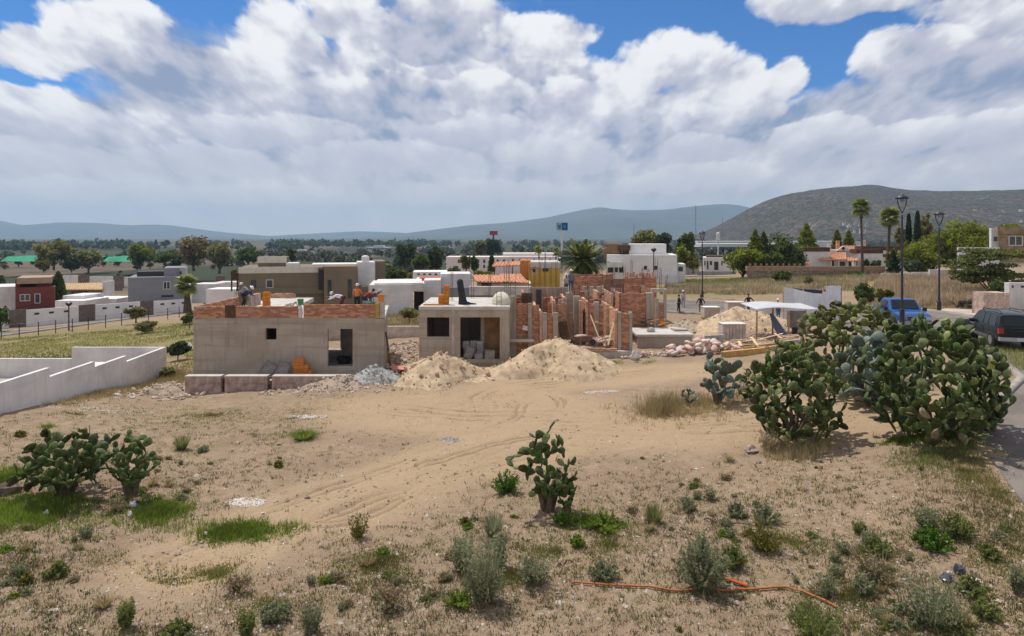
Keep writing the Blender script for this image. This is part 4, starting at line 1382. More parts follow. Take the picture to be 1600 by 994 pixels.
# ---- sacks, pallets, timber beside the cistern
sack_me = {}
for mt in (SACKP, SACKW):
    m = MB().ell((0, 0, 0), (.31, .20, .12), 10, 6)
    o = obj('cement_sack', m, mt, None, smooth=True)
    for v in o.data.vertices:
        k = v.co
        k.x += .05 * math.sin(k.y * 14)
        k.z += .03 * math.sin(k.x * 9)
    sack_me[mt.name] = o.data
    bpy.data.objects.remove(o)
rr = random.Random(44)
for k in range(64):
    u = rr.random()
    px = 1046 + u * 112
    yb = 559 - (14 if 0.15 < u < .75 else 6) * rr.random() ** .8
    D_ = 40.6 + rr.uniform(0, 1.6)
    x = X(px, D_)
    pile = (1 - abs(u - .45) * 1.3) * .8
    w = rr.random() < .25
    o = bpy.data.objects.new('cement_sack', sack_me[(SACKW if w else SACKP).name])
    link(o)
    o.location = (x, D_, gzf(x, D_) + .10 + max(0, pile) * rr.random())
    o.rotation_euler = (rr.uniform(-.5, .5), rr.uniform(-.5, .5), rr.uniform(0, 3.1))
    tag(o, 'white dusty cement sack thrown on the sack pile before the cistern' if w else 'pinkish dusty cement sack thrown on the sack pile before the cistern', 'sack', 'sacks heaped before the cistern')


def pallet_load(loc, w, d, hgt, label, rotz=0.0, group=None):
    r = thing('brick_pallet', label, 'pallet', loc, rotz, group)
    pm = MB()
    for k in range(3):
        pm.box(-w / 2, w / 2, -d / 2 + k * (d - .1) / 2, -d / 2 + k * (d - .1) / 2 + .1, 0, .1)
    for k in range(5):
        pm.box(-w / 2 + k * (w - .12) / 4, -w / 2 + k * (w - .12) / 4 + .12, -d / 2, d / 2, .103, .125)
    obj('pallet', pm, WOOD, r)
    nb = 7
    bm_ = MB()
    for k in range(nb):
        for j in range(4):
            a = -w / 2 + k * w / nb
            bm_.box(a + .01, a + w / nb - .01, -d / 2 + .02, d / 2 - .02, .13 + j * (hgt - .13) / 4 + .006, .13 + (j + 1) * (hgt - .13) / 4)
    obj('block_load', bm_, M('wrapped_block', (.50, .42, .36), var=.12, scale=2, island=.12), r)
    obj('wrap', MB().box(-w / 2 - .02, w / 2 + .02, -d / 2 - .02, d / 2 + .02, hgt + .01, hgt + .06), SACKW, r)
    return r


pallet_load((X(1146, 44), 44.3, gzf(X(1146, 44), 44) + .05), 1.5, 1.0, 1.25, 'wrapped pallet of pale blocks standing behind the sack pile')
pallet_load((X(1110, 60), 60, gzf(X(1110, 60), 60)), 1.4, 1.1, 1.0, 'wrapped pallet of pinkish blocks by the road, left of two')
pallet_load((X(1148, 62), 62, gzf(X(1148, 62), 62)), 1.6, 1.1, 1.05, 'wrapped pallet of pinkish blocks by the road, right of two')
for k in range(12):
    x = X(1106 + (k % 3) * 10.5, 43.2)
    o = obj('concrete_block', MB().box(-.2, .2, -.1, .1, 0, .19), gblk, None, label='grey concrete block in the small stack left of the wrapped pallet', cat='block', group='grey blocks stacked by the pallet')
    o.location = (x, 43.2, gzf(x, 43.2) + (k // 3) * .2)
x0, x1 = X(1128, 39.7), X(1197, 39.7)
plank('long thick yellow timber beam lying in front of the sacks', (x0, 39.7, gzf(x0, 39.7) + .15), (x1, 39.9, gzf(x1, 39.9) + .17), .30, .34, M('yellow_timber', (.50, .31, .11), var=.2, scale=3), 'beam', None, 'timber_beam')
for k in range(34):
    px = rr.uniform(1128, 1222)
    D_ = rr.uniform(40.6, 42.8)
    x = X(px, D_)
    L_, a = rr.uniform(.9, 2.8), rr.uniform(-.5, .5) + (1.57 if rr.random() < .12 else 0)
    z = gzf(x, D_) + .05 + rr.random() * .55
    plank('sawn plank in the jumbled timber pile beside the sacks', (x, D_, z), (x + L_ * math.cos(a), D_ + L_ * math.sin(a) * .6, z + rr.uniform(-.25, .35)), rr.uniform(.1, .2), .04, WOOD if rr.random() < .5 else PALEWOOD, 'plank', 'planks in the timber pile')
o = obj('blue_sheet', MB().obox((0, 0, 0), (1.3, .5, .08), (.15, .1, .2)), M('blue_sheet', (.04, .07, .2), var=.3, scale=3), None, label='blue plastic sheet lying at the right end of the timber pile', cat='sheet')
o.location = (X(1240, 41.5), 41.5, gzf(X(1240, 41.5), 41.5) + .2)
o = obj('orange_sheet', MB().obox((0, 0, 0), (1.3, .8, .05), (.1, .12, .5)), M('orange_net', (.55, .22, .15), var=.3, scale=3), None, label='faded orange net lying behind the grey gravel heap', cat='net')
o.location = (X(628, 38.6), 38.6, gzf(X(628, 38.6), 38.6) + .35)
# ================================================================== walls and houses around the plot
# the stepped white boundary wall on the left
WT = [(20.0, 31.0, 2.02, -21.0), (31.0, 34.8, 1.60, -21.2), (34.8, 38.1, 1.32, -21.4), (38.1, 43.0, .98, -21.6)]
bw = thing('boundary_wall', 'white rendered boundary wall stepping down along the left of the plot', 'wall', (-21.5, 36, 0), world=True)
for k, (a, b, zt, x) in enumerate(WT):
    x0, x1 = -20.75 - (a - 26) * .0735, -20.75 - (b - 26) * .0735
    obj('wall_length', MB().wall((x0, a), (x1, b - .001), -1.8, zt, .2), WHITE2, bw)
xe = -20.75 - (43 - 26) * .0735
obj('wall_length', MB().wall((xe - 5.9, 43.001), (xe + .0, 43.001), -2.2, .99, .2), WHITE2, bw)
obj('wall_length', MB().wall((xe - 16, 43.002), (xe - 5.902, 43.002), -2.6, .27, .2), WHITE2, bw)
obj('ramp_slab', MB().add([(-22.6, 37, .2), (-21.7, 37, .2), (-22.2, 42.8, .55), (-23.4, 42.8, .55), (-22.6, 37, .1), (-21.7, 37, .1), (-22.2, 42.8, .45), (-23.4, 42.8, .45)], [(0, 1, 2, 3), (7, 6, 5, 4), (0, 4, 5, 1), (1, 5, 6, 2), (2, 6, 7, 3), (3, 7, 4, 0)]), WHITE, bw)
obj('yard_floor', MB().box(-38, xe - .3, 29, 42.9, -2.6, -.9), CONC2, bw)
obj('step_block', MB().box(-24.6, -23.4, 38.6, 40, -.9, .62), WHITE2, bw)


def house(label, boxes, wins=(), name='house', cat='house', rot=None):
    """boxes: px0, px1, ytop, ybase, distance, depth, material; wins: px0, px1, y0, y1, distance, frame material.
    A house stands turned by rot; its distances count along its own depth from the first box's front line"""
    b0 = boxes[0]
    mid = (min(b[0] for b in boxes) + max(b[1] for b in boxes)) / 2
    if rot is None:
        rot = 0.0 if cat in ('wall', 'pillar', 'gate') else -.85 * math.atan((mid - 800) / F)
    D0 = b0[4]
    o0 = Vector((X(mid, D0), D0))
    ex, ey = Vector((math.cos(rot), math.sin(rot))), Vector((-math.sin(rot), math.cos(rot)))

    def hit(px, D):
        """place along the front line (shifted back to distance D) that lies behind a pixel column; and how far off it is"""
        u = (px - 800) / F
        q = o0 + ey * (D - D0)
        k = (u * q.y - q.x) / (ex.x - u * ex.y)
        return k, (q + ex * k).y

    r = thing(name, label, cat, (o0.x, o0.y, Z(b0[3], D0)), rot)
    zb = r.location.z
    for k, (p0, p1, yt, yb, D, dep, mt, *nm) in enumerate(boxes):
        e = .0021 * k
        (k0, d0_), (k1, d1_) = hit(p0, D), hit(p1, D)
        dm = (d0_ + d1_) / 2
        obj(nm[0] if nm else 'wall', MB().box(k0 - e, k1 + e, D - D0 + e, D - D0 + dep - e, Z(yb, dm) - .6 - zb, Z(yt, dm) + e - zb), mt, r)
    for p0, p1, y0, y1, D, *fm in wins:
        (x0, d0_), (x1, d1_) = hit(p0, D), hit(p1, D)
        dm = (d0_ + d1_) / 2
        z1, z0, D = Z(y0, dm) - zb, Z(y1, dm) - zb, D - D0
        f = min(.07, (x1 - x0) * .12)
        mb = MB()
        mb.box(x0, x1, D - .03, D + .06, z1 - f, z1)
        mb.box(x0, x1, D - .03, D + .06, z0, z0 + f)
        mb.box(x0, x0 + f, D - .03, D + .06, z0 + f, z1 - f)
        mb.box(x1 - f, x1, D - .03, D + .06, z0 + f, z1 - f)
        if x1 - x0 > .9:
            mb.box((x0 + x1) / 2 - f / 2, (x0 + x1) / 2 + f / 2, D - .028, D + .06, z0 + f, z1 - f)
        w = obj('window', mb, fm[0] if fm else FRAME, r)
        obj('pane', MB().box(x0 + f, x1 - f, D - .012, D + .05, z0 + f, z1 - f), GLASS, w)
    if rot == 0.0:                                # parts added later come in world coordinates
        WLOC[r.name] = tuple(r.location)
    return r


def tiled(parent, poly_lo, poly_hi, name='tiled_roof', mat=None):
    """sloping tiled roof between an eave line and a ridge line, with raised tile ribs"""
    a0, a1 = Vector(poly_lo[0]), Vector(poly_lo[1])
    b0, b1 = Vector(poly_hi[0]), Vector(poly_hi[1])
    mb = MB()
    n = max(4, int((a1 - a0).length / .42))
    th = Vector((0, 0, .12))
    mb.add([a0, a1, b1, b0, a0 - th, a1 - th, b1 - th, b0 - th], [(0, 1, 2, 3), (7, 6, 5, 4), (0, 4, 5, 1), (1, 5, 6, 2), (2, 6, 7, 3), (3, 7, 4, 0)])
    o = obj(name, mb, mat or TERRA, parent)
    r = MB()
    for i in range(n + 1):
        k = i / n
        r.tube([a0.lerp(a1, k) + th * .2, b0.lerp(b1, k) + th * .2], .09, 5)
    obj('roof_tiles', r, mat or TERRA, o, kind='stuff')
    return o


# brown house behind the concrete house
D = 75
CAP = M('sunlit_cap', (.62, .58, .50), var=.06)  # lighter parapet edge, sunlight on the top put into the colour
hb = house('brown flat-roofed modern house behind the concrete house', [
    (373, 505, 418, 484, D, 9, BROWN), (403, 447, 402.5, 418.4, D + 2, 5, BROWN), (506, 558, 416.5, 484, D - 1.5, 9, BROWN),
    (497.3, 504.7, 418, 450, D - .6, .5, BROWN), (487, 559, 413, 440, D + 5, 5, WHITE2), (559, 586, 410, 448, D + 1.5, 5, WHITE2), (585.5, 602, 408.5, 446, D + 4, 6, BROWN), (372, 520, 450, 451.6, D - .25, .3, BROWN),
    (447, 466, 411.5, 418, D + 1, 3, WHITE2), (558, 575, 448, 484, D - .5, 5, BROWN),
    (373, 505, 417.2, 418.1, D - .04, .2, CAP, 'parapet_cap'), (403, 447, 401.6, 402.6, D + 1.96, .2, CAP, 'parapet_cap'), (361, 373, 427, 429, D + 3, .2, DARKWOOD, 'pergola_beam'), (361, 362.5, 429, 447, D + 3, .2, DARKWOOD, 'pergola_post'), (370, 372, 429, 447, D + 3, .2, DARKWOOD, 'pergola_post')] +
    [(498.2 + 3 * j, 500.4 + 3 * j, 442.2 - k * 4, 444.8 - k * 4, D - .66, .08, FRAME, 'breeze_block') for k in range(6) for j in range(2)],
    [(392, 400, 438, 450, D, FRAME), (415.5, 427, 437, 450, D, WFRAME), (512, 518, 437.5, 466, D - 1.5), (543.5, 549.5, 436.5, 466, D - 1.5)])
o = obj('water_tank', MB().lathe((0, 0, 0), [(.45, 0), (.45, .55), (.3, .7), (.1, .74)], 12), WHITE2, None, label='white round tank on the white roof of the brown house', cat='tank')
o.location = (X(571, 78.5), 78.5, Z(410, 76.5))

# white buildings and walls right of it
D = 68
house('blank white rendered annex with a flat roof behind the gap between the concrete buildings', [(577, 645, 445, 491, D, 7, WHITE2), (585, 660, 442.5, 445.6, D + .2, 6.8, WHITE2, 'roof_edge')], name='white_annex')
house('white open-fronted shed beside the white annex', [(662, 688, 438, 470, 72, 4, WHITE2), (646, 663, 443, 447, 71, 4, WHITE2, 'roof_edge'), (647, 661, 448, 474, 73, 2, DARKWOOD, 'back_wall'), (688, 735, 428, 462, 76, 5, WHITE2)], name='white_shed')  # dark block in the shed opening, its shade put into the colour
house('grey rendered courtyard wall behind the roof of the small concrete box', [(690, 833, 449.5, 482, 60, .25, GREYR), (733, 830, 448, 451, 59.8, .6, SLAB, 'coping')], name='courtyard_wall', cat='wall')
house('low white outbuilding with red edging behind the shed', [(650, 716, 436, 447, 86, 4, WHITE2), (655, 716, 435, 437, 85.9, 4, M('red_edging', (.45, .08, .06), var=.15), 'roof_edge')], name='outbuilding')
house('long low white row building behind the shed with small dark windows', [(645, 699, 425, 440, 108, 6, WHITE)], [(652 + 9 * k, 656 + 9 * k, 427.5, 430, 108) for k in range(5)], name='row_building')

# terracotta roofs and the yellow house
D = 84
hy = house('ochre yellow house with a flat front and small windows behind the rebar', [(826, 875, 411, 468, D, 8, YELLOWR), (813, 829, 407, 468, D + 1, 4, M('orange_render', (.50, .20, .05), var=.1)), (829, 876, 409.8, 411.6, D - .1, 8.2, SLAB, 'coping')],
           [(831, 838, 419, 427, D, WFRAME), (848, 857, 416.5, 424.5, D, FRAME)], rot=0.0)
tiled(hy, [(X(770, 86), 85, Z(416, 85)), (X(828, 86), 85, Z(414, 85))], [(X(775, 92), 92, Z(409.5, 92)), (X(826, 92), 92, Z(408, 92))])
obj('porch_post', MB().box(X(772, 85.2), X(773.5, 85.2), 85.2, 85.4, Z(438, 85), Z(416.5, 85)), DARKWOOD, hy)
obj('porch_post', MB().box(X(800, 85.2), X(801.5, 85.2), 85.2, 85.4, Z(438, 85), Z(415.5, 85)), DARKWOOD, hy)
obj('tiled_hood', MB().box(X(830.5, D - .5), X(839, D - .5), D - .5, D - .001, Z(418.6, D), Z(416.8, D)), TERRA, hy)
hr = house('low house with broad terracotta roofs behind the courtyard wall', [(745, 830, 443, 460, 79, 6, M('cream_render', (.60, .50, .38), var=.1)), (752, 768, 441, 447, 78.9, .5, DARKWOOD, 'beam')], rot=0.0)
tiled(hr, [(X(745, 78.4), 78.4, Z(440, 78.4)), (X(786, 78.4), 78.4, Z(441, 78.4))], [(X(738, 84), 84, Z(429.5, 84)), (X(780, 84), 84, Z(430, 84))])
tiled(hr, [(X(786.5, 78.6), 78.6, Z(440, 78.6)), (X(825, 78.6), 78.6, Z(442, 78.6))], [(X(782, 84), 84, Z(428, 84)), (X(812, 84), 84, Z(428.5, 84))])

# colonial range
D = 160
house('long pinkish-white colonial range with rows of arched dark windows', [(697, 795, 401.5, 434, D, 9, M('pinkish_white', (.70, .63, .60), var=.06)), (786, 872, 396, 430, D + 6, 9, M('pinkish_white', (.66, .57, .54))), (795, 872, 401, 430, D + .5, 5, M('pinkish_white', (.66, .57, .54)))],
      [(px, px + 3.2, 405.5, 411, D) for px in (715.5, 727, 738, 745.5, 755, 766, 776, 786)] + [(px, px + 3, 404.5, 409, D + .5) for px in (800, 811, 822, 833, 846, 858)] + [(px, px + 3, 414, 419, D) for px in (727, 738, 745.5, 755, 766)], name='colonial_range', cat='building')

# white modern house behind the brick house
D = 98
house('white modern flat-roofed house right of the big palm, in stacked blocks', [(948, 1058, 398.5, 446, D, 10, WHITE), (983, 1041, 381.5, 398.4, D + 2, 7, WHITE), (943, 968, 381.5, 399, D + 2.5, 5, M('brown_cladding', (.22, .14, .085), var=.15, scale=2)),
                                                                                 (966, 985, 383.2, 385, D + 1.4, 3, DARKWOOD, 'canopy'), (967, 983, 385, 398.2, D + 3.4, 5, WHITE2), (948, 972, 409.5, 411.4, D - 1.0, 1, WHITE2, 'canopy'), (1005, 1059, 430, 447, D - .6, .6, WHITE2),
                                                                                 (1058, 1071, 413, 445, D + 1, 5, WHITE2)],
      [(968.5, 971, 391, 399, D + 3.4), (973, 982, 391, 399, D + 3.4), (950, 958, 415.5, 426, D), (960, 966, 415.5, 426, D, WFRAME), (967.5, 974, 416, 426, D), (1006, 1011, 415.5, 421.5, D), (1022.5, 1027.5, 415.5, 421.5, D), (1060, 1067, 417, 424, D + 1)])
house('small white single-storey house with four dark openings right of the lamp', [(1099, 1142, 402.5, 424, 130, 7, WHITE), (1104, 1132, 399.5, 403, 131, 5, DARKWOOD, 'roof_edge')],
      [(1100.5, 1102.5, 408, 415, 130), (1104.5, 1107, 408, 421, 130), (1109, 1112.5, 408, 414.5, 130), (1116, 1122.5, 409, 422, 130), (1127, 1129, 408, 415, 130)])
house('pale low wall and gate area below the small white house', [(1040, 1142, 430.8, 440, 112, .3, WHITE2), (1089, 1150, 424, 432, 118, .3, M('grey_boundary', (.36, .35, .34), var=.15))], name='boundary_wall', cat='wall')
house('dark grey boundary wall behind the white modern house', [(1058, 1092, 416, 424, 122, .3, M('grey_boundary', (.36, .35, .34)))], name='boundary_wall', cat='wall')

# stone wall and the white house with orange roofs on the right
D = 100
sw = house('long rough brown stone wall in the field at right', [(1168, 1382, 417, 437, D, .5, M('rough_stone', (.27, .20, .15), var=.3, scale=1.3, bump=.6, bscale=5)), (1167, 1383, 416.2, 416.98, D - .06, .62, M('brick_coping', (.33, .22, .15), var=.2), 'coping')], name='stone_wall', cat='wall')
st = MB()
for k in range(260):
    px, yy = rr.uniform(1169, 1381), rr.uniform(418.5, 436)
    w = rr.uniform(.14, .34)
    st.ell((X(px, D), D, Z(yy, D)), (w, .07, w * .6), 6, 4)
obj('stones', st, M('field_stone', (.28, .215, .165), var=.25, scale=2, island=.3), sw, kind='stuff')
D = 114
hw = house('white house with terracotta roofs and a round gable window behind the stone wall', [
    (1249, 1296, 387.6, 424, D, 2.4, WHITE), (1296, 1344, 390, 424, D + 5, 2, WHITE), (1340, 1378, 391, 424, D - .4, 2, WHITE), (1378, 1423, 386, 424, D + 2, 2, WHITE),
    (1249, 1297, 386.8, 387.55, D - .1, 2.5, DARKWOOD, 'coping'), (1345, 1424, 385.0, 385.8, D + 1.9, 2.1, DARKWOOD, 'coping'), (1338, 1380, 389.6, 390.4, D - .5, 2.2, DARKWOOD, 'coping')],
    [(1298, 1303, 407, 421, D + 5), (1311, 1320.5, 409, 423, D + 5), (1325, 1334, 409, 423, D + 5), (1379.5, 1384, 397, 402, D + 2)], rot=0.0)
tiled(hw, [(X(1279, D - 1), D - 1, Z(405.5, D - 1)), (X(1322, D - 1), D - 1, Z(405.5, D - 1))], [(X(1302, D + 5), D + 5, Z(394, D + 5)), (X(1321, D + 5), D + 5, Z(393, D + 5))])
tiled(hw, [(X(1322.3, D - 1), D - 1, Z(407.5, D - 1)), (X(1343, D - 1), D - 1, Z(407.5, D - 1))], [(X(1322.3, D + 1), D + 1, Z(402.5, D + 1)), (X(1342, D + 1), D + 1, Z(402.5, D + 1))])
tiled(hw, [(X(1250, D - 1.4), D - 1.4, Z(411.6, D - 1.4)), (X(1265, D - 1.4), D - 1.4, Z(411.6, D - 1.4))], [(X(1252, D - .02), D - .02, Z(406.5, D)), (X(1263, D - .02), D - .02, Z(406.5, D))], 'window_hood')
tiled(hw, [(X(1306, D + 6), D + 5.5, Z(391, D + 5.5)), (X(1346, D + 6), D + 5.5, Z(391, D + 5.5))], [(X(1316, D + 10), D + 10, Z(384.5, D + 10)), (X(1352, D + 10), D + 10, Z(384, D + 10))])
obj('gable', MB().add([(X(1307, D + 4.6), D + 4.6, Z(392, D + 4.6)), (X(1330, D + 4.6), D + 4.6, Z(392, D + 4.6)), (X(1318, D + 4.6), D + 4.6, Z(384, D + 4.6)), (X(1307, D + 5), D + 5.2, Z(392, D + 5)), (X(1330, D + 5), D + 5.2, Z(392, D + 5)), (X(1318, D + 5), D + 5.2, Z(384, D + 5))],
                      [(0, 1, 2), (5, 4, 3), (0, 3, 4, 1), (1, 4, 5, 2), (2, 5, 3, 0)]), WHITE, hw)
obj('round_window', MB().tube([(X(1318, D + 4.5), D + 4.52, Z(388.5, D + 4.5)), (X(1318, D + 4.5), D + 4.595, Z(388.5, D + 4.5))], .28, 12), FRAME, hw)
for px, yt, m in ((1296, 381, M('cream_render', (.60, .50, .38))), (1310, 376, TERRA), (1351, 375, M('cream_render', (.60, .50, .38)))):
    obj('chimney', MB().box(X(px - 2.2, D + 6), X(px + 2.2, D + 6), D + 6, D + 6.5, Z(392, D + 6), Z(yt, D + 6)), m, hw)
for px in (1298, 1310, 1324, 1336):
    obj('veranda_post', MB().box(X(px, D - .7), X(px + 1.6, D - .7), D - .7, D - .5, Z(424, D), Z(407, D)), WHITE, hw)
rp_ = MB()
for k in range(24):
    px = 1172 + k * 8.7
    if px < 1252:
        rp_.lathe((X(px, 100.2), 100.2, Z(415.4, 100)), [(.12, 0), (.17, .28), (.13, .29)], 7)
obj('wall_pots', rp_, M('clay_pot', (.30, .20, .13), var=.2), sw)

# ochre-stone house at the right edge and its walls
D = 76
house('two-tone stone and white house at the right edge of the picture', [(1560, 1625, 357, 400, D, 4, M('ochre_stone', (.27, .20, .115), var=.3, scale=1.6, bump=.5, bscale=6)), (1549, 1560, 356, 388, D + .8, 3, WHITE2), (1559, 1626, 354, 357.2, D - .2, 3, M('ochre_stone', (.27, .20, .115)), 'coping')],
      [(1576, 1598, 368.5, 384, D, WFRAME), (1552.5, 1558, 370, 377, D + .8)])
house('plain white garden wall before the stone and white house', [(1498, 1562, 386.5, 424, D - 2, .3, WHITE2)], name='garden_wall', cat='wall')
house('low whitish garden walls in steps behind the dry field', [(1412, 1456, 427, 436, 88, .3, WHITE2), (1426, 1452, 425.5, 434, 86, .3, WHITE2), (1453, 1486, 421.5, 434, 84, .3, WHITE2), (1378, 1414, 427.5, 433, 92, .3, WHITE2)], name='garden_wall', cat='wall')
house('small stone kiosk beside the umbrella tree', [(1486, 1504, 415, 434, 82, 2, M('ochre_stone', (.27, .20, .115)))], name='kiosk', cat='hut')
D = 47.5
gp = house('broad pale pink stone gate pillar at the far kerb', [(1537, 1577, 457.5, 488, D, 1.2, M('pink_stone', (.50, .37, .30), var=.25, scale=2.2, bump=.6, bscale=7))], name='gate_pillar', cat='pillar')
sb = MB()
for k in range(8):
    for j in range(6):
        w = X(1537 + k * 5 + 2.5 + (1.2 if j % 2 else -1), D)
        sb.box(w - .105, w + .105, D - .02 - rr.random() * .02, D + .03, Z(487 - j * 5, D), Z(487 - j * 5 - 4.6, D))
obj('stones', sb, M('pink_stone_block', (.52, .39, .32), var=.2, scale=4, island=.15), gp, kind='stuff')
house('white rendered gate wall at the right edge beside the pink pillar', [(1578, 1640, 442, 482, 51, .4, WHITE2), (1577, 1585, 442, 484, 50, .5, WHITE2)], [(1581, 1583.5, 446, 450, 50), (1595, 1600, 446.5, 449.5, 51)], name='gate_wall', cat='wall')
house('dark iron gate rail between the pillar and the white gate wall', [(1573, 1578, 462, 482, 50.6, .1, DARKMETAL)], name='iron_gate', cat='gate')

# left: houses beyond the street
D = 100
house('dark red two-storey house at the left edge with a recessed balcony', [(24, 85, 449, 492, D, 10, REDR), (26, 80, 434, 437, D + .5, 8, M('tan_roof', (.34, .24, .17), var=.1), 'roof_edge'), (57, 79, 436, 449.5, D + 1, 7, REDR), (24, 31, 436, 449.5, D + 1, 7, REDR), (31, 58, 437, 449.5, D + 4, 4, DARKWOOD),
                                                                               (-30, 28, 448.5, 494, D + 4, 8, WHITE2), (28, 84, 480.5, 484, D - .6, .7, DARKWOOD, 'canopy')],
      [(31, 47, 460, 470.5, D, WFRAME), (54, 63, 459, 474, D, WFRAME), (60, 62.5, 437.5, 448, D + 1)])
D = 118
hy2 = house('low house with a long pale yellow tiled roof behind the white walls', [(98, 161, 452, 470, D, 3, GREYR), (160, 163, 440, 466, D - .5, 3, WHITE2)], [(112, 138, 455, 463, D)], rot=0.0)
tiled(hy2, [(X(96, D - 1), D - 1, Z(452.5, D - 1)), (X(162, D - 1), D - 1, Z(452.5, D - 1))], [(X(99, D + 6), D + 6, Z(443, D + 6)), (X(161, D + 6), D + 6, Z(442, D + 6))], mat=M('sandy_tile', (.46, .32, .17), var=.2, scale=2))
D = 104
hg = house('grey two-storey cube house with a roof pergola', [(200, 283, 433, 478, D, 9, GREYR), (256, 289, 418.5, 440, D + 1, 7, GREYR), (281, 290, 420, 474, D + .6, 8, M('light_grey_render', (.36, .36, .37), var=.05)), (214, 256, 424.3, 425.5, D + 2, 3, DARKMETAL, 'pergola_roof'), (214, 215, 425.5, 434, D + 2, .1, DARKMETAL, 'pergola_post'), (236, 258, 425.4, 434, D + 3.6, 3, GREYR)],
           [(255, 266, 440, 452, D, WFRAME), (242, 252, 425, 432, D + 3.5), (252, 271, 461, 464.5, D), (280.5, 284, 424, 432, D + .6)])
GATE = M('brown_gate', (.16, .125, .105), var=.2, scale=2)
# the white wall along the street, in lengths with brown gates
p0, p1 = Vector((at(0, 514).x, at(0, 514).y)), Vector((at(290, 489).x, at(290, 489).y))
ww = thing('street_wall', 'long white street wall with brown gates and small vents at left', 'wall', (p0.x, p0.y, gzf(p0.x, p0.y)), world=True)


def along(px):
    """point of the wall line at a pixel column"""
    u = (px - 800) / F
    d = p1 - p0
    k = (u * p0.y - p0.x) / (d.x - u * d.y)
    return p0 + d * k


segs = [(-40, 14, 'w'), (14, 41, 'g'), (41, 123, 'w'), (123, 149, 'g'), (149, 219, 'w'), (219, 240, 'g'), (240, 300, 'w'), (305, 322, 'g'), (322, 372, 'w')]
for a, b, k in segs:
    A, B_ = along(a), along(b)
    m = (A + B_) / 2
    z = gzf(m.x, m.y)
    t_ = 2.15 if k == 'w' else 2.28
    if a > 299:
        A, B_ = A + Vector((0, 3)), B_ + Vector((0, 3))
    obj('white_length' if k == 'w' else 'gate', MB().wall(A, B_ - (B_ - A).normalized() * .004, z - .8, z + t_, .22 if k == 'w' else .12), WHITE if k == 'w' else GATE, ww)
for px in (58, 81, 104, 164, 184, 205, 254, 271, 287, 333, 350):
    A = along(px)
    z = gzf(A.x, A.y) + 1.45
    dd = (p1 - p0).normalized()
    off = 3 if px > 299 else 0
    obj('vent', MB().wall(Vector((A.x, A.y + off)) - dd * .28 + Vector((.0, -.05)), Vector((A.x, A.y + off)) + dd * .28 + Vector((.0, -.05)), z, z + .26, .2), FRAME, ww)
for lb, bx in (('low white flat roof behind the street wall, right of the dark red house', [(86, 132, 470, 492, 100, 6, WHITE), (98, 131, 462, 470.2, 103, 5, WHITE), (131, 182, 467, 485, 108, 5, WHITE)]),
               ('white courtyard walls left of the brown house', [(300, 336, 444, 468, 108, 4, WHITE2), (322, 371, 452, 470, 100, 4, WHITE), (336, 372, 441, 452, 115, 3, WHITE2), (337, 350, 431, 442, 125, .5, GATE)]),
               ('far white block wall with brown gates behind the yellow-roofed house', [(98, 122, 430, 442, 150, .4, WHITE2), (122, 139, 430.5, 445, 149.9, .4, GATE), (139, 177, 432, 442, 150, .4, WHITE2), (177, 193, 431, 446, 149.9, .4, GATE), (164, 190, 441, 450, 140, .4, GATE), (193, 200, 433, 443, 150, .4, WHITE2)])):
    house(lb, bx, name='white_walls', cat='wall')
# the wire fence by the left street
fp = thing('wire_fence', 'thin wire fence of dark posts along the near side of the left street', 'fence', (at(100, 522).x, at(100, 522).y, at(100, 522).z), world=True)
wires = []
for px, py in ((2, 530), (30, 527), (60, 524), (87, 521), (113, 518.5), (138, 515.5), (165, 512), (190, 508.5), (213, 505), (232, 502), (262, 499), (280, 496.5)):
    q = at(px, py)
    obj('post', MB().tube([q - Vector((0, 0, .3)), q + Vector((0, 0, 1.5))], .05, 5), DARKMETAL, fp)
    wires.append(q)
for hh in (.5, 1.0, 1.45):
    obj('wire', MB().tube([q + Vector((0, 0, hh)) for q in wires], .012, 3), DARKMETAL, fp)

# ================================================================== street lamps
def lamp(label, px, ytop, ybase, D, big=True):
    x = X(px, D)
    zb = Z(ybase, D)
    H_ = Z(ytop, D) - zb
    r = thing('street_lamp', label, 'street lamp', (x, D, zb), 0, 'lantern street lamps')
    if big:
        obj('pole', MB().lathe((0, 0, -.3), [(.14, 0), (.14, .9), (.09, 1.0), (.07, 1.5), (.05, H_ - 1.0), (.075, H_ - .98), (.04, H_ - .93)], 10), M('lamp_pole', (.035, .033, .045), rough=.5, var=.2, spec=.4), r, smooth=False)
        for k in range(4):
            a = math.pi / 2 * k + .3
            c_, s_ = math.cos(a), math.sin(a)
            prof = [(.0, -1.15), (.08, -1.0), (.18, -.84), (.28, -.64), (.33, -.42), (.33, -.26)]
            obj('bracket', MB().tube([(c_ * q, s_ * q, H_ + z) for q, z in prof], .025, 5), DARKMETAL, r)
        obj('shade', MB().lathe((0, 0, H_), [(.36, -.30), (.38, -.25), (.29, -.15), (.15, -.09), (.06, -.05), (.05, 0), (.0, .03)], 16), DARKMETAL, r, smooth=True)
        g = obj('lantern', MB().lathe((0, 0, H_), [(.04, -.86), (.09, -.70), (.12, -.34)], 10), M('lantern_glass', (.30, .31, .33), rough=.25, var=.2, spec=.5), r, smooth=True)
    else:
        obj('pole', MB().lathe((0, 0, -.3), [(.12, 0), (.09, .6), (.06, H_)], 8), M('lamp_pole', (.035, .033, .045)), r)
        obj('shade', MB().lathe((0, 0, H_), [(.1, -.5), (.3, -.3), (.38, -.1), (.2, 0), (.04, .1)], 10), DARKMETAL, r)
    return r


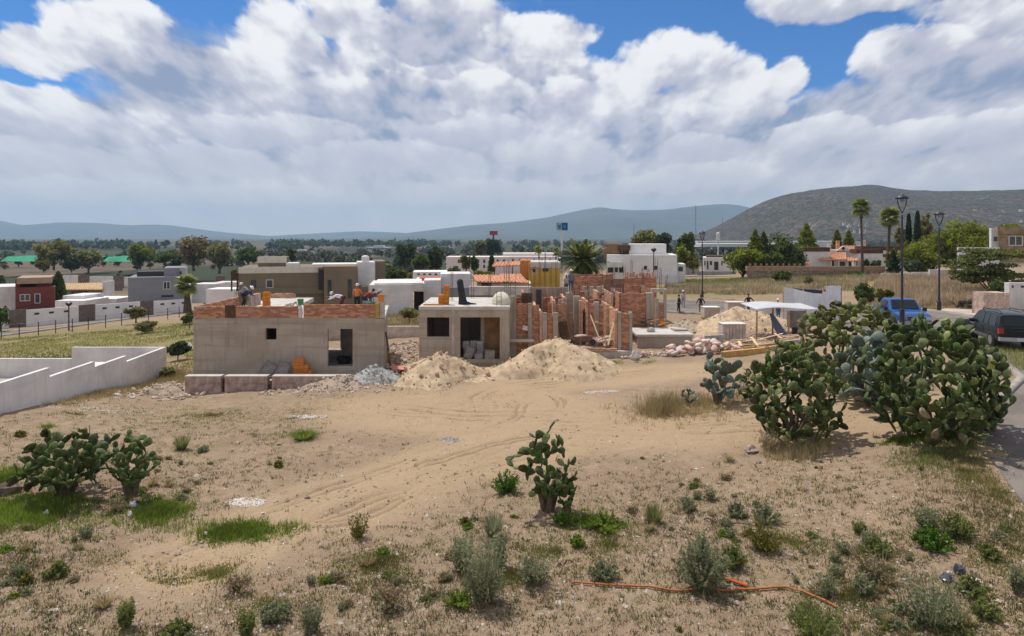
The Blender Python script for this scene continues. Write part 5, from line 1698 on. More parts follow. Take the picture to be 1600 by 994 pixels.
lamp('tall black lantern street lamp behind the blue pickup', 1409.5, 303, 500, 39.8)
lamp('tall black lantern street lamp by the far kerb, right of the blue pickup', 1467.5, 329.5, 484, 50.2)
lamp('black lantern street lamp behind the standing workers', 1097.5, 360.5, 465, 74.5)
lamp('small dark street lamp before the white modern house', 1021.5, 388, 440, 90, False)
lamp('small dark street lamp on the left street before the white wall', 107.5, 472, 520, 80, False)
for px, D_, yt in ((1087, 900, 321), (1128.5, 1100, 340), (990.5, 800, 349)):
    m = MB()
    z0 = gzf(X(px, D_), D_) - 1
    H_ = Z(yt, D_) - z0
    for a in range(3):
        c_, s_ = math.cos(a * 2.09), math.sin(a * 2.09)
        m.tube([(c_ * .7, s_ * .7, 0), (c_ * .45, s_ * .45, H_)], .16, 4)
    for k in range(14):
        zz = H_ * k / 14
        m.tube([(.65, 0, zz), (-.3, .55, zz + H_ / 28), (-.3, -.55, zz + H_ / 14)], .08, 3)
    r = thing('radio_mast', {1087: 'tall thin lattice mast in front of the blue mountain', 1128.5: 'thin mast at the left foot of the brown hill', 990.5: 'faint thin mast above the trees right of the big palm'}[px], 'mast', (X(px, D_), D_, z0))
    obj('lattice', m, M('mast_steel', (.20, .20, .22), var=.1, rough=.6), r)

# billboards
D_ = 360
bb = thing('billboard', 'blue and white billboard on a white pole above the town', 'billboard', (X(878.5, D_), D_, gzf(X(878.5, D_), D_)), world=True)
obj('pole', MB().tube([(X(878, D_), D_, -6), (X(878, D_), D_, Z(359, D_))], .55, 8), WHITE, bb)
pb = M('billboard_blue', (.015, .07, .22), var=.1, rough=.5)
obj('panel', MB().box(X(878, D_), X(887, D_), D_ - .5, D_ + .1, Z(360, D_), Z(348, D_)), pb, bb)
obj('panel', MB().box(X(869.5, D_), X(877.98, D_), D_ - .3, D_ + .3, Z(360, D_), Z(348, D_)), M('billboard_pale', (.30, .40, .45), var=.25, scale=.5), bb)
obj('emblem', MB().tube([(X(882, D_), D_ - .7, Z(354, D_)), (X(882, D_), D_ - .52, Z(354, D_))], 1.0, 12), M('emblem_blue', (.06, .20, .42), var=.1), bb)
obj('emblem', MB().box(X(872, D_), X(876, D_), D_ - .4, D_ - .32, Z(357.5, D_), Z(351.5, D_)), M('emblem_teal', (.04, .18, .17), var=.1), bb)
D_ = 420
bb = thing('billboard', 'red billboard above the far trees left of the blue one', 'billboard', (X(771, D_), D_, gzf(X(771, D_), D_)), world=True)
obj('panel', MB().box(X(765, D_), X(777.5, D_), D_, D_ + .5, Z(367.5, D_), Z(361, D_)), M('billboard_red', (.42, .045, .035), var=.15), bb)
obj('pole', MB().tube([(X(771, D_), D_ + .2, -8), (X(771, D_), D_ + .2, Z(367, D_))], .5, 8), DARKMETAL, bb)

# ================================================================== hills and mountains
def range_(name, label, prof, D, depth, mat, amp, seed, nu=360, nv=26, base=-9):
    pts = np.array(prof, float)
    px = np.linspace(pts[0, 0], pts[-1, 0], nu)
    yy = np.interp(px, pts[:, 0], pts[:, 1])
    yy = np.convolve(np.pad(yy, 6, 'edge'), np.ones(13) / 13, 'valid')
    u = (px - 800) / F
    V = np.zeros((nv, nu, 3))
    for j in range(nv):
        k = j / (nv - 1) * 2 - 1                     # -1 front foot, 0 crest, 1 back foot
        dist = D + k * depth
        crest = (CAMZ - (yy - HZ) / F * D) - base
        f = (1 - abs(k)) ** 0.85
        x = u * D + (u * depth * k * .3)
        z = base + crest * f
        g = (np.abs(fbm(x / D * 30 + seed, np.full(nu, k * 3.0 + seed), 4)) * 2 - .25)
        z = z + crest * amp * g * (1 - abs(k)) * min(1, abs(k) * 4)
        V[j] = np.stack([x, np.full(nu, dist), z], -1)
    return gridmesh(name, V, nu, nv, mat, label=label, kind='structure')


hm_ = bpy.data.materials.new('scrub_hillside')
hm_.use_nodes = True
t = hm_.node_tree
b = t.nodes['Principled BSDF']
b.inputs['Roughness'].default_value = 1
b.inputs['Specular IOR Level'].default_value = 0.1
tc = t.nodes.new('ShaderNodeTexCoord')
co = tc.outputs['Object']
a1 = tnoise(t, co, .006, 5, .6)
a2 = tnoise(t, co, .075, 4, .7)
a3 = tnoise(t, co, .16, 3, .7)
c = mixc(t, a1.sstep(.38, .62), (.105, .082, .062), (.15, .105, .078))
c = mixc(t, ((a2 * .45 + a3 * .55).sstep(.44, .52)) * .95, c, (.020, .027, .014))
c = mixc(t, (a3.sstep(.60, .68)) * .6, c, (.24, .19, .15))
t.links.new(c, b.inputs['Base Color'])
bp = t.nodes.new('ShaderNodeBump')
bp.inputs['Distance'].default_value = 5
bp.inputs['Strength'].default_value = .8
t.links.new((a2 * .6 + a3 * .4).s, bp.inputs['Height'])
t.links.new(bp.outputs[0], b.inputs['Normal'])
range_('hill', 'scrubby brown hill at right', [(1085, 376), (1110, 364), (1140, 345), (1180, 319), (1220, 303), (1270, 293.5), (1330, 288.5), (1355, 286), (1380, 290), (1410, 295), (1460, 297), (1520, 296), (1600, 294.5), (1700, 290), (1800, 300), (1950, 330), (2150, 372)], 1750, 700, hm_, .16, 3)
MT = M('far_mountain', (.07, .075, .06), var=.25, scale=.002)
range_('mountain', 'pale blue mountain range along the middle of the horizon', [(560, 372), (630, 365), (690, 357), (740, 351), (790, 347.5), (850, 340), (890, 331), (915, 326), (935, 322), (955, 326), (1000, 327.5), (1045, 326), (1080, 321), (1130, 317), (1160, 321), (1220, 340), (1320, 372)], 6200, 1900, MT, .12, 7)
range_('mountain', 'faint blue mountain range on the left horizon', [(-400, 372), (-250, 350), (-120, 352), (-60, 338), (0, 344), (25, 351), (50, 351), (100, 346.5), (160, 348), (200, 351.5), (255, 350), (290, 355), (340, 362), (420, 369), (480, 372)], 6800, 1600, MT, .12, 12)
range_('mountain', 'very faint low ridge between the two mountain ranges', [(380, 371), (470, 366), (560, 361), (620, 363), (700, 370)], 7600, 900, MT, .1, 19)


# ================================================================== trees
def quads(C, size, rng, asp=1.5, up=0.0):
    """randomly turned leaf quads around centres C (n, 3)"""
    n = len(C)
    a = rng.normal(size=(n, 3))
    a /= np.linalg.norm(a, axis=1)[:, None]
    b = rng.normal(size=(n, 3))
    b[:, 2] += up
    b -= a * (a * b).sum(1)[:, None]
    b /= np.maximum(np.linalg.norm(b, axis=1)[:, None], 1e-6)
    s = size * rng.uniform(.6, 1.35, (n, 1))
    a, b = a * s * .5, b * s * .5 * asp
    return np.stack([C - a - b * .6, C + a * .3 - b, C + a + b * .6, C - a * .3 + b], 1)


def crown_pts(kind, n, rng):
    """points of a unit crown: x, y in -1..1, z in 0..1"""
    if kind == 'column':
        z = rng.random(n) ** .9
        r = np.minimum(1, (1 - z) ** .6 * 1.15) * np.sqrt(rng.uniform(.35, 1, n)) * np.minimum(1, z * 8 + .5)
        a = rng.random(n) * 6.283
        return np.stack([np.cos(a) * r, np.sin(a) * r, z], 1)
    if kind == 'cone':
        z = rng.random(n) ** 1.3
        lay = 1 + .25 * np.sin(z * 40 + rng.random(n) * 1.2)
        r = (1 - z) ** .75 * lay * np.sqrt(rng.uniform(.2, 1, n))
        a = rng.random(n) * 6.283
        return np.stack([np.cos(a) * r, np.sin(a) * r, z], 1)
    k = {'round': 34, 'wide': 40, 'flat': 34, 'bush': 24, 'airy': 26}[kind]
    c = rng.normal(size=(k, 3))
    c /= np.linalg.norm(c, axis=1)[:, None]
    c *= rng.uniform(.25, .80, (k, 1))
    cr = rng.uniform(.22, .42, k)
    if kind == 'flat':
        c[:, 2] = rng.uniform(-.7, .85, k)
        c[:, :2] = c[:, :2] / np.maximum(np.linalg.norm(c[:, :2], axis=1)[:, None], .1) * (rng.random((k, 1)) ** .6) * .85
    if kind == 'airy':
        cr *= .7
    i = rng.integers(0, k, n)
    p = rng.normal(size=(n, 3))
    p /= np.linalg.norm(p, axis=1)[:, None]
    p *= rng.random((n, 1)) ** .45
    q = c[i] + p * cr[i][:, None] * (np.array([1.25, 1.25, .33]) if kind == 'flat' else 1)
    q[:, 2] = (q[:, 2] + 1) / 2
    return q


def make_tree(name, label, cat, loc, w, hgt, kind, mat, seed, n=1200, leaf=.3, trunk=.3, rotz=0.0, group=None, tw=None):
    """w: crown width; trunk: share of the height below the crown"""
    rng = np.random.default_rng(seed)
    r = thing(name, label, cat, loc, rotz, group)
    rr_ = random.Random(seed)
    tr = MB()
    tw = tw or hgt * .035
    top = hgt * (trunk + (1 - trunk) * (.85 if kind in ('cone', 'column') else .45))
    bend = [(rr_.uniform(-.04, .04) * hgt, rr_.uniform(-.04, .04) * hgt) for _ in range(4)]
    tr.tube([(0, 0, -.4), (bend[0][0] * .3, bend[0][1] * .3, hgt * trunk * .5), (bend[1][0] * .6, bend[1][1] * .6, hgt * trunk), (bend[2][0], bend[2][1], top)], [tw * 1.25, tw, tw * .8, tw * .3], 7)
    if kind not in ('cone', 'column'):
        for k in range(6):
            a = k * 1.05 + rr_.random()
            z0 = hgt * trunk * rr_.uniform(.6, 1.1)
            l = w * .42 * rr_.uniform(.7, 1)
            tr.tube([(bend[1][0] * .5, bend[1][1] * .5, z0), (math.cos(a) * l * .5, math.sin(a) * l * .5, z0 + (hgt - z0) * .3), (math.cos(a) * l, math.sin(a) * l, z0 + (hgt - z0) * rr_.uniform(.4, .7))], [tw * .5, tw * .3, tw * .1], 5)
    obj('trunk', tr, BARK, r)
    p = crown_pts(kind, n, rng)
    C = np.stack([p[:, 0] * w / 2, p[:, 1] * w / 2, hgt * trunk + p[:, 2] * hgt * (1 - trunk)], 1)
    fast('crown', quads(C, leaf, rng), 4, mat, r)
    return r


def tree_px(label, px, ytop, ybase, wpx, D, kind, mat, seed, name='tree', cat='tree', n=1300, leaf=None, trunk=.25, **k):
    zb = Z(ybase, D)
    trunk *= .6
    n = int(n * 1.7)
    return make_tree(name, label, cat, (X(px, D), D, zb), wpx * D / F, Z(ytop, D) - zb, kind, mat, seed, n, leaf or max(.16, D * .0026), trunk, **k)


T = tree_px
T('bright green rounded tree rising behind the tall lamps at right', 1512, 338, 424, 108, 92, 'wide', LEAFL, 1, n=3800, trunk=.12)
T('bright green tree with yellowish top behind the white wall at right', 1458, 362, 428, 86, 96, 'round', LEAFL, 2, n=2600, trunk=.1)
T('mid green hedge-like tree left of the bright green trees', 1440, 378, 430, 78, 93, 'bush', LEAFL, 3, n=1800, trunk=.05)
T('green rounded tree filling the gap left of the broad conical conifer', 1241, 382, 430, 36, 112, 'round', LEAFM, 62, n=1300, trunk=.06)
T('low green tree mass before the left end of the white house', 1205, 392, 432, 40, 103, 'bush', LEAFM, 63, n=1300, trunk=.04)
T('bright green tree crown showing above the stone and white house', 1575, 350, 372, 60, 92, 'round', LEAFL, 64, n=1200, trunk=.1)
T('slim dark cypress right of the tall lamp, the shorter of two', 1420, 335, 392, 9, 104, 'column', LEAFD, 4, n=900, trunk=.03, name='cypress')
T('slim dark cypress right of the tall lamp, the taller of two', 1433.5, 331, 396, 12, 102, 'column', LEAFD, 5, n=1100, trunk=.03, name='cypress')
T('rounded pale shrub beside the white house with terracotta roofs', 1427, 403, 431, 36, 92, 'bush', M('pale_green_leaves', (.13, .16, .085), var=.25, scale=.5, island=.35, trans=.2), 6, n=1500, trunk=.03, name='shrub', cat='shrub')
T('yellowish conical shrub at the corner of the white house', 1400, 384, 428, 32, 101, 'round', LEAFY, 7, n=1300, trunk=.06, name='shrub', cat='shrub')
T('dark conical thuja beside the white house corner', 1396, 392, 430, 20, 100, 'cone', LEAFD, 8, n=900, trunk=.04, name='conifer')
T('broad fern-leaved tree with a flat spreading crown at the right edge', 1550, 386, 466, 112, 62, 'flat', M('umbrella_leaves', (.125, .145, .040), var=.3, scale=.5, island=.4, trans=.25), 9, n=4200, trunk=.22, leaf=.17)
T('dark low shrub under the spreading tree by the pink pillar', 1560, 432, 470, 54, 56, 'bush', LEAFM, 10, n=1300, trunk=.04, name='shrub', cat='shrub')
T('dense green tree at the left end of the stone wall', 1160, 378, 434, 62, 104, 'round', LEAFL, 11, n=2200, trunk=.06)
T('tall feathery conifer behind the stone wall, left of a pair', 1180, 359, 430, 40, 106, 'cone', LEAFL, 12, n=1600, trunk=.06, name='conifer')
T('tall feathery conifer behind the stone wall, right of a pair', 1193, 363, 430, 38, 107, 'cone', LEAFM, 13, n=1500, trunk=.06, name='conifer')
T('bushy mid green tree right of the two feathery conifers', 1222, 365, 430, 64, 108, 'round', LEAFM, 14, n=2000, trunk=.08)
T('broad conical conifer at the left end of the white house', 1260, 350, 422, 52, 120, 'cone', LEAFL, 15, n=2000, trunk=.06, name='conifer')
T('yellow-green conical tree behind the orange roof, left of two', 1308, 360, 398, 20, 128, 'cone', LEAFY, 16, n=900, trunk=.08, name='conifer')
T('yellow-green conical tree behind the orange roof, right of two', 1326, 361, 396, 24, 130, 'cone', LEAFL, 17, n=900, trunk=.08, name='conifer')
T('airy tree with thin foliage behind the cypresses', 1446, 330, 396, 30, 112, 'airy', LEAFO, 18, n=900, trunk=.3)
T('airy tree behind the fan palm at right', 1408, 350, 398, 20, 120, 'airy', LEAFO, 19, n=600, trunk=.3)
T('round green bush on the field before the stone wall', 1223, 421, 447, 32, 88, 'bush', LEAFM, 20, n=1500, trunk=.04, name='shrub', cat='shrub')
T('low green shrub before the stone wall, right of the bush', 1339, 424, 436, 30, 96, 'bush', LEAFM, 21, n=900, trunk=.03, name='shrub', cat='shrub')
T('small wispy shrub in the dry field by the stone wall', 1264, 431, 448, 14, 84, 'bush', LEAFO, 22, n=400, trunk=.05, name='shrub', cat='shrub')
T('olive shrub behind the blue pickup', 1350, 444, 478, 36, 54, 'bush', LEAFM, 23, n=1300, trunk=.05, name='shrub', cat='shrub', leaf=.14)
T('yellowish shrub over the roof of the blue pickup', 1382, 446, 476, 32, 50, 'airy', LEAFY, 24, n=700, trunk=.1, name='shrub', cat='shrub', leaf=.13)
T('climbing shrub against the white house front, left', 1352, 405, 424, 12, 113, 'bush', LEAFM, 25, n=500, trunk=.05, name='shrub', cat='shrub')
T('climbing shrub against the white house front, right', 1369, 405, 424, 18, 113, 'bush', LEAFM, 26, n=600, trunk=.05, name='shrub', cat='shrub')
# centre
T('large olive-green tree behind the white modern house', 1008, 354, 402, 42, 135, 'round', LEAFO, 27, n=2200, trunk=.1)
T('dark green tree right of the olive one behind the white house', 1034, 361, 402, 34, 138, 'round', LEAFD, 28, n=1700, trunk=.1)
T('tall green tree between the white house and the lamp', 1072, 361, 418, 38, 126, 'round', LEAFM, 29, n=2000, trunk=.1)
T('green bushy tree low beside the white modern house', 1066, 386, 424, 36, 118, 'bush', LEAFL, 30, n=1300, trunk=.05)
T('bushy yellow-green tree between the lamp and the small house', 1083, 398, 424, 26, 116, 'bush', LEAFY, 31, n=900, trunk=.05)
T('wide dark tree before the town left of the colonial range', 633, 374, 424, 40, 190, 'round', LEAFD, 32, n=1800, trunk=.08)
T('dark green tree beside the colonial range', 680, 383, 428, 36, 170, 'round', LEAFD, 33, n=1700, trunk=.08)
T('green tree at the left of the dark one by the colonial range', 658, 396, 428, 30, 165, 'round', LEAFM, 34, n=1200, trunk=.08)
T('bushy green tree behind the annex wall', 620, 418, 446, 46, 92, 'bush', LEAFM, 35, n=1600, trunk=.05)
T('small tree before the colonial range, left of three', 728, 394, 426, 18, 146, 'round', LEAFO, 36, n=800, trunk=.2)
T('small dark tree before the colonial range, middle of three', 741, 399, 428, 14, 145, 'round', LEAFM, 37, n=700, trunk=.2)
T('narrow tree before the colonial range, right of three', 768, 400, 426, 11, 145, 'column', LEAFM, 38, n=600, trunk=.1)
T('trimmed green hedge below the colonial range', 757, 423, 436, 38, 120, 'bush', LEAFL, 39, n=900, trunk=.02, name='hedge', cat='hedge')
T('green shrub left below the colonial range', 709, 416, 430, 22, 140, 'bush', LEAFM, 40, n=600, trunk=.03, name='shrub', cat='shrub')
T('dark tree group crown under the red billboard', 768, 368, 402, 34, 320, 'round', LEAFD, 41, n=1300, trunk=.1)
T('broad dry tree under the red billboard, left', 752, 372, 402, 22, 300, 'round', LEAFO, 42, n=900, trunk=.1)
T('green shrub on the grass behind the gap between the concrete buildings', 640, 480, 498, 32, 62, 'bush', LEAFO, 43, n=700, trunk=.03, name='shrub', cat='shrub', leaf=.15)
# left
T('olive round tree beyond the dark red house', 84, 374, 420, 66, 210, 'round', LEAFO, 44, n=2000, trunk=.2)
T('yellow-flowered small tree below the olive one', 68, 403, 424, 22, 200, 'bush', LEAFY, 45, n=800, trunk=.05)
T('round olive tree left of the bright green one', 138, 386, 426, 54, 215, 'round', LEAFO, 46, n=1600, trunk=.25)
T('dark bush between the olive trees at left', 112, 400, 424, 28, 208, 'bush', LEAFD, 47, n=900, trunk=.05)
T('bright green round tree in the left middle distance', 219, 379, 419, 48, 240, 'round', LEAFL, 48, n=1500, trunk=.1)
T('tall brownish tree, the highest in the left middle distance', 303, 365, 422, 58, 230, 'round', M('brownish_leaves', (.24, .185, .085), var=.3, scale=.4, island=.4, trans=.2), 49, n=2000, trunk=.15)
T('large green tree right of the tall brownish one', 343, 374, 426, 50, 220, 'round', LEAFO, 50, n=1900, trunk=.15)
T('green tree between the large tree and the brown house', 388, 381, 414, 50, 260, 'wide', LEAFM, 51, n=1300, trunk=.1)
T('muddle of green bushes before the tall brownish tree', 268, 386, 422, 66, 235, 'bush', LEAFM, 52, n=1600, trunk=.04)
T('small green tree behind the tower of the brown house', 456, 388, 414, 18, 260, 'round', LEAFM, 53, n=700, trunk=.2)
T('dense green tree beside the dark red house', 91, 425, 470, 22, 106, 'column', LEAFM, 54, n=1500, trunk=.06)
T('green street tree at the left edge before the white wall', 0, 476, 520, 28, 82, 'round', LEAFM, 55, n=1200, trunk=.2)
T('round street shrub before the grey house', 212, 478, 500, 30, 84, 'bush', LEAFO, 56, n=1000, trunk=.1, name='shrub', cat='shrub')
T('low sprawling shrub on the verge before the street', 228, 499, 519, 36, 70, 'bush', LEAFO, 57, n=800, trunk=.03, name='shrub', cat='shrub')
T('dark green shrub at the left corner of the concrete house, by the palm', 296, 488, 506, 26, 66, 'bush', LEAFM, 58, n=800, trunk=.03, name='shrub', cat='shrub', leaf=.15)
T('dark rounded shrub beside the end of the white boundary wall', 278, 533, 557, 38, 50, 'bush', LEAFD, 59, n=1500, trunk=.02, name='shrub', cat='shrub', leaf=.13)
T('small tree at the left edge beside the red house', 1, 430, 452, 12, 130, 'round', LEAFM, 60, n=500, trunk=.1)
T('olive shrub spreading on the weedy ground at the end of the white boundary wall', 262, 572, 594, 26, 42, 'airy', LEAFO, 61, n=500, trunk=.04, name='shrub', cat='shrub', leaf=.1)

# the far belts of trees: small copies of a few kinds, each a tree of its own
protos = []
for k, (kd, mt) in enumerate((('round', LEAFD), ('round', LEAFM), ('wide', LEAFD), ('column', LEAFD), ('bush', LEAFO), ('airy', LEAFD))):
    protos.append(make_tree('tree', 'far dark tree', 'tree', (0, 0, 0), 10 if kd != 'column' else 7, (11 if kd != 'column' else 17), kd, mt, 200 + k, 420, 1.3, .04, group='far trees across the plain'))
rr = random.Random(5)
first = [True] * len(protos)


def far_tree(px, ybase, D, hpx, label, k=None, group='far trees across the plain'):
    k = rr.randrange(len(protos)) if k is None else k
    p = protos[k]
    s = hpx * D / F / (11 if k != 3 else 17)
    x = X(px, D)
    loc = (x, D, gzf(x, D))
    sc = (s * rr.uniform(.9, 1.6), s * rr.uniform(.9, 1.3), s)
    if first[k]:
        first[k] = False
        p.location, p.scale = loc, sc
        p['label'], p['group'] = label, group
        return p
    return dup(p, loc, rr.uniform(0, 6.2), sc, label, group)


for k in range(54):                                    # the belt under the left mountains
    far_tree(rr.uniform(-60, 450), 378, rr.uniform(760, 980), rr.choice((6, 7, 8, 9, 10, 14)) * rr.uniform(.8, 1.1), 'dark tree in the far tree belt under the left mountains', group='trees of the far left belt')
for k in range(50):
    D_ = rr.uniform(300, 720)
    far_tree(rr.uniform(430, 720), 0, D_, rr.uniform(5, 11) * (1.2 if D_ < 400 else 1), 'dark tree scattered between the fields and the town', group='trees among the far fields')
for k in range(44):
    D_ = rr.uniform(400, 1000)
    far_tree(rr.uniform(640, 1130), 0, D_, rr.uniform(5, 10), 'small dark tree among the far town roofs', group='trees among the far town')
for k in range(36):
    D_ = rr.uniform(250, 480)
    far_tree(rr.uniform(-40, 420), 0, D_, rr.uniform(6, 13), 'bush or small tree along the field edges at left', rr.choice((1, 4, 0, 5)), group='field edge trees at left')
for k in range(44):
    D_ = rr.uniform(220, 900)
    far_tree(rr.uniform(1090, 1640), 0, D_, rr.uniform(8, 15) * (1.3 if D_ > 500 else 1), 'dark tree at the foot of the brown hill', group='trees at the foot of the hill')
for k in range(26):
    D_ = rr.uniform(150, 260)
    far_tree(rr.uniform(470, 660), 0, D_, rr.uniform(9, 18), 'green bush in the rough ground behind the brown house', rr.choice((1, 4, 0)), group='bushes behind the brown house')

# belts of woodland and scrub that read as one mass
def far_wood(label, bands, mat, seed):
    """bands: px0, px1, D0, D1, number of trees, height in metres"""
    rg_ = np.random.default_rng(seed)
    out_ = []
    for a, b2, D0, D1, n_, h_ in bands:
        d = rg_.uniform(D0, D1, n_)
        x = (rg_.uniform(a, b2, n_) - 800) / F * d
        kp = fbm(x / d * 26 + seed, d * .012, 3) > -.01
        x, d = x[kp], d[kp]
        hh = h_ * rg_.uniform(.5, 1.25, len(x))
        z = gz(x, d)
        m_ = 26
        o_ = rg_.normal(size=(len(x), m_, 3))
        o_ /= np.linalg.norm(o_, axis=2)[..., None]
        o_ *= rg_.random((len(x), m_, 1)) ** .4
        C_ = np.stack([x, d, z], 1)[:, None] + np.array([0, 0, .5]) * hh[:, None, None] + o_ * hh[:, None, None] * np.array([.62, .62, .5])
        q_ = quads(C_.reshape(-1, 3), 1.0, rg_)
        c0 = q_.mean(1, keepdims=True)
        out_.append(c0 + (q_ - c0) * np.repeat(hh * .34, m_)[:, None, None])
    fast('far_trees', np.concatenate(out_), 4, mat, label=label, kind='stuff')


far_wood('far dark tree belts across the plain under the left mountains', [(-260, 470, 800, 960, 420, 9), (-260, 700, 1050, 1300, 420, 10), (430, 1120, 900, 1500, 520, 9), (-200, 500, 480, 640, 120, 5)], LEAFD, 61)
far_wood('dark scrub and hedges between the fields and the town', [(380, 700, 330, 620, 420, 4.5), (640, 1120, 300, 800, 380, 6), (-150, 400, 330, 480, 110, 4), (470, 680, 170, 330, 150, 3.2)], M('far_scrub', (.085, .092, .048), var=.3, scale=.05, island=.4, trans=.15), 62)
far_wood('dark woodland along the foot of the brown hill', [(1090, 1900, 500, 1050, 900, 9), (1120, 1700, 230, 420, 160, 5)], LEAFD, 63)

# the far town
TW = [M('town_white', (.62, .60, .57), var=.1, scale=.1), M('town_grey', (.40, .38, .36), var=.1, scale=.1), M('town_tan', (.42, .33, .25), var=.1, scale=.1), M('town_brick', (.33, .19, .13), var=.1, scale=.1)]


def town(px, D, wpx, hpx, mt, label, group, zb=None, roof=None):
    x = X(px, D)
    w, hh = wpx * D / F, hpx * D / F
    z = gzf(x, D) if zb is None else zb
    mb = MB().box(-w / 2, w / 2, 0, w * .7, -2, hh)
    if rr.random() < .4:
        mb.box(-w * .2, w * .25, .3, w * .5, hh, hh * 1.5)
    for k in range(max(1, int(wpx / 3))):
        wx_ = -w / 2 + (k + .5) * w / max(1, int(wpx / 3))
        mb.box(wx_ - w * .03 - .15, wx_ + w * .03 + .15, -.12, .05, hh * .45, hh * .75)
    o = obj('town_house', mb, [mt, GLASS], None, label=label, cat='house', group=group)
    n = len(o.data.polygons)
    k = max(1, int(wpx / 3)) * 6
    for p in list(o.data.polygons)[n - k:]:
        p.material_index = 1
    o.location = (x, D, z)
    return o


for k in range(130):
    px = rr.gauss(620, 70) if k % 2 else rr.uniform(480, 1120)
    D_ = rr.uniform(520, 1000)
    town(px, D_, rr.uniform(3, 9), rr.uniform(2, 4), rr.choice(TW), 'tiny far building in the town below the mountains', 'far town buildings')
for px, D_, w, hh, lb in ((822, 430, 46, 5, 'long white industrial shed roof right of the red billboard'), (868, 400, 70, 5.5, 'long grey-white industrial hall by the blue billboard pole'), (672, 520, 44, 5.0, 'pale tan industrial hall in the far town'), (1012, 520, 40, 4, 'low pale hall between the palm and the masts'),
                          (640, 640, 26, 4, 'whitish shed in the far town, left of the tan hall'), (590, 760, 34, 6, 'tall pale hall among the far roofs at centre left'), (745, 400, 22, 3, 'low white shed before the red billboard'), (905, 330, 36, 3, 'low tan shed left of the palm'), (710, 330, 30, 6, 'dark-fronted shed behind the colonial range'), (470, 700, 20, 3, 'lone white shed in the far fields')):
    town(px, D_, w, hh, TW[0] if 'white' in lb or 'pale' in lb else TW[2], lb, None)
o = town(666, 560, 12, 12, M('blue_block', (.05, .12, .18), var=.1), 'small dark blue tower block in the far town', None)
# long pale greenhouse roofs at the foot of the hill
for k, (a, b, y0, y1, D_) in enumerate(((1090, 1345, 377, 380.5, 330), (1095, 1250, 381, 384, 300))):
    o = obj('greenhouse', MB().box(X(a, D_), X(b, D_), D_, D_ + 20, Z(386, D_), Z(y0, D_)), M('pale_plastic', (.60, .60, .58), var=.1, scale=.05), None, label=('long white greenhouse roof at the foot of the hill, the farther', 'long white greenhouse roof at the foot of the hill, the nearer')[k], cat='greenhouse', loc=(X(1200, D_), D_, 0))
o = obj('water_tower', MB().lathe((0, 0, -8), [(.25, 0), (.25, 8.0), (.62, 8.1), (.62, 10.6), (.3, 10.9)], 10), WHITE, None, label='white water tower left of the hill foot', cat='tower')
o.location = (X(1122, 240), 240, Z(376, 240))
for k in range(46):                                    # houses climbing the foot of the hill
    px = rr.choice((rr.uniform(1310, 1360), rr.uniform(1440, 1600), rr.uniform(1200, 1320), rr.uniform(1470, 1600)))
    D_ = 1135 + rr.uniform(0, 90)
    yy = rr.uniform(346, 368) if px < 1430 else rr.uniform(328, 352)
    D2 = 1060 + (370 - yy) * 7.2
    town(px, D2, rr.uniform(2.5, 6), rr.uniform(1.8, 3), rr.choice(TW), 'tiny house on the lower slope of the brown hill', 'houses on the hill slope', zb=Z(yy, D2))
# green shade nets over the fields at left
for a, b, D_, lb in ((0, 66, 262, 'green shade net over a field at the left edge'), (160, 208, 268, 'bright green shade net between the olive tree and the bright green tree'), (100, 128, 275, 'small piece of green shade net behind the dark bush')):
    V = []
    for j in range(8):
        for i in range(30):
            x = X(a + (b - a) * i / 29, D_)
            V.append((x, D_ + j * 3.4, Z(413.5, D_) + (1.6 if 0 < j < 7 else 0) + .35 * math.sin(i * 1.7) * math.sin(j * 2) + 1.2))
    gridmesh('shade_net', np.array(V), 30, 8, M('green_net', (.03, .26, .15), var=.2, scale=.2), label=lb, cat='shade net')


# ================================================================== palms
def frond_mesh(L, droop, nl, wl, seed, stiff=0):
    """feather frond: arched rib with leaflets on both sides, growing along +X and up"""
    r_ = random.Random(seed)
    mb = MB()
    pts = []
    for k in range(9):
        s = k / 8
        pts.append(Vector((L * s * (1 - .12 * s * droop), 0, L * (.42 * s - droop * .52 * s * s))))
    mb.tube(pts, [.05 * (1 - i / 9.5) + .006 for i in range(9)], 4)
    for k in range(nl):
        s = .12 + .88 * k / nl
        i = min(7, int(s * 8))
        p = pts[i].lerp(pts[i + 1], s * 8 - i)
        l = wl * math.sin(math.pi * (s * .8 + .15)) * r_.uniform(.85, 1.1)
        for sd in (-1, 1):
            q = p + Vector((l * .62, sd * l * .75, -l * .18 + .1 * l))
            w = Vector((.10, 0, 0.0))
            mb.add([p - w, p + w, q + w * .3, q - w * .3], [(0, 1, 2, 3)])
    return mb


def feather_palm(label, px, ytop, ybase, D, L, n, trunk_h, seed):
    z0 = Z(ybase, D)
    r = thing('palm_tree', label, 'palm', (X(px, D), D, z0))
    obj('trunk', MB().lathe((0, 0, -1), [(.5, 0), (.42, 1 + trunk_h * .5), (.46, 1 + trunk_h), (.3, 1.4 + trunk_h)], 10), BARK, r)
    ms = []
    for k in range(4):
        o = obj('frond', frond_mesh(L, (.5, .8, 1.1, 1.5)[k], 44, L * .2, seed + k), FROND, r)
        ms.append(o.data)
        bpy.data.objects.remove(o)
    r_ = random.Random(seed)
    for i in range(n):
        k = i / n
        a = i * 2.39996
        o = bpy.data.objects.new('frond', ms[min(3, int(k * 4))])
        link(o, r)
        pitch = R(68 - 90 * k + r_.uniform(-7, 7))
        o.location = (math.cos(a) * .2, math.sin(a) * .2, trunk_h + .3 - .25 * k)
        o.rotation_euler = Euler((0, -pitch + R(22), a))
        s = r_.uniform(.88, 1.08)
        o.scale = (s, s, s)
    return r


feather_palm('big spiky feather palm rising behind the brick walls', 911, 368, 436, 86, 3.3, 70, 2.0, 5)


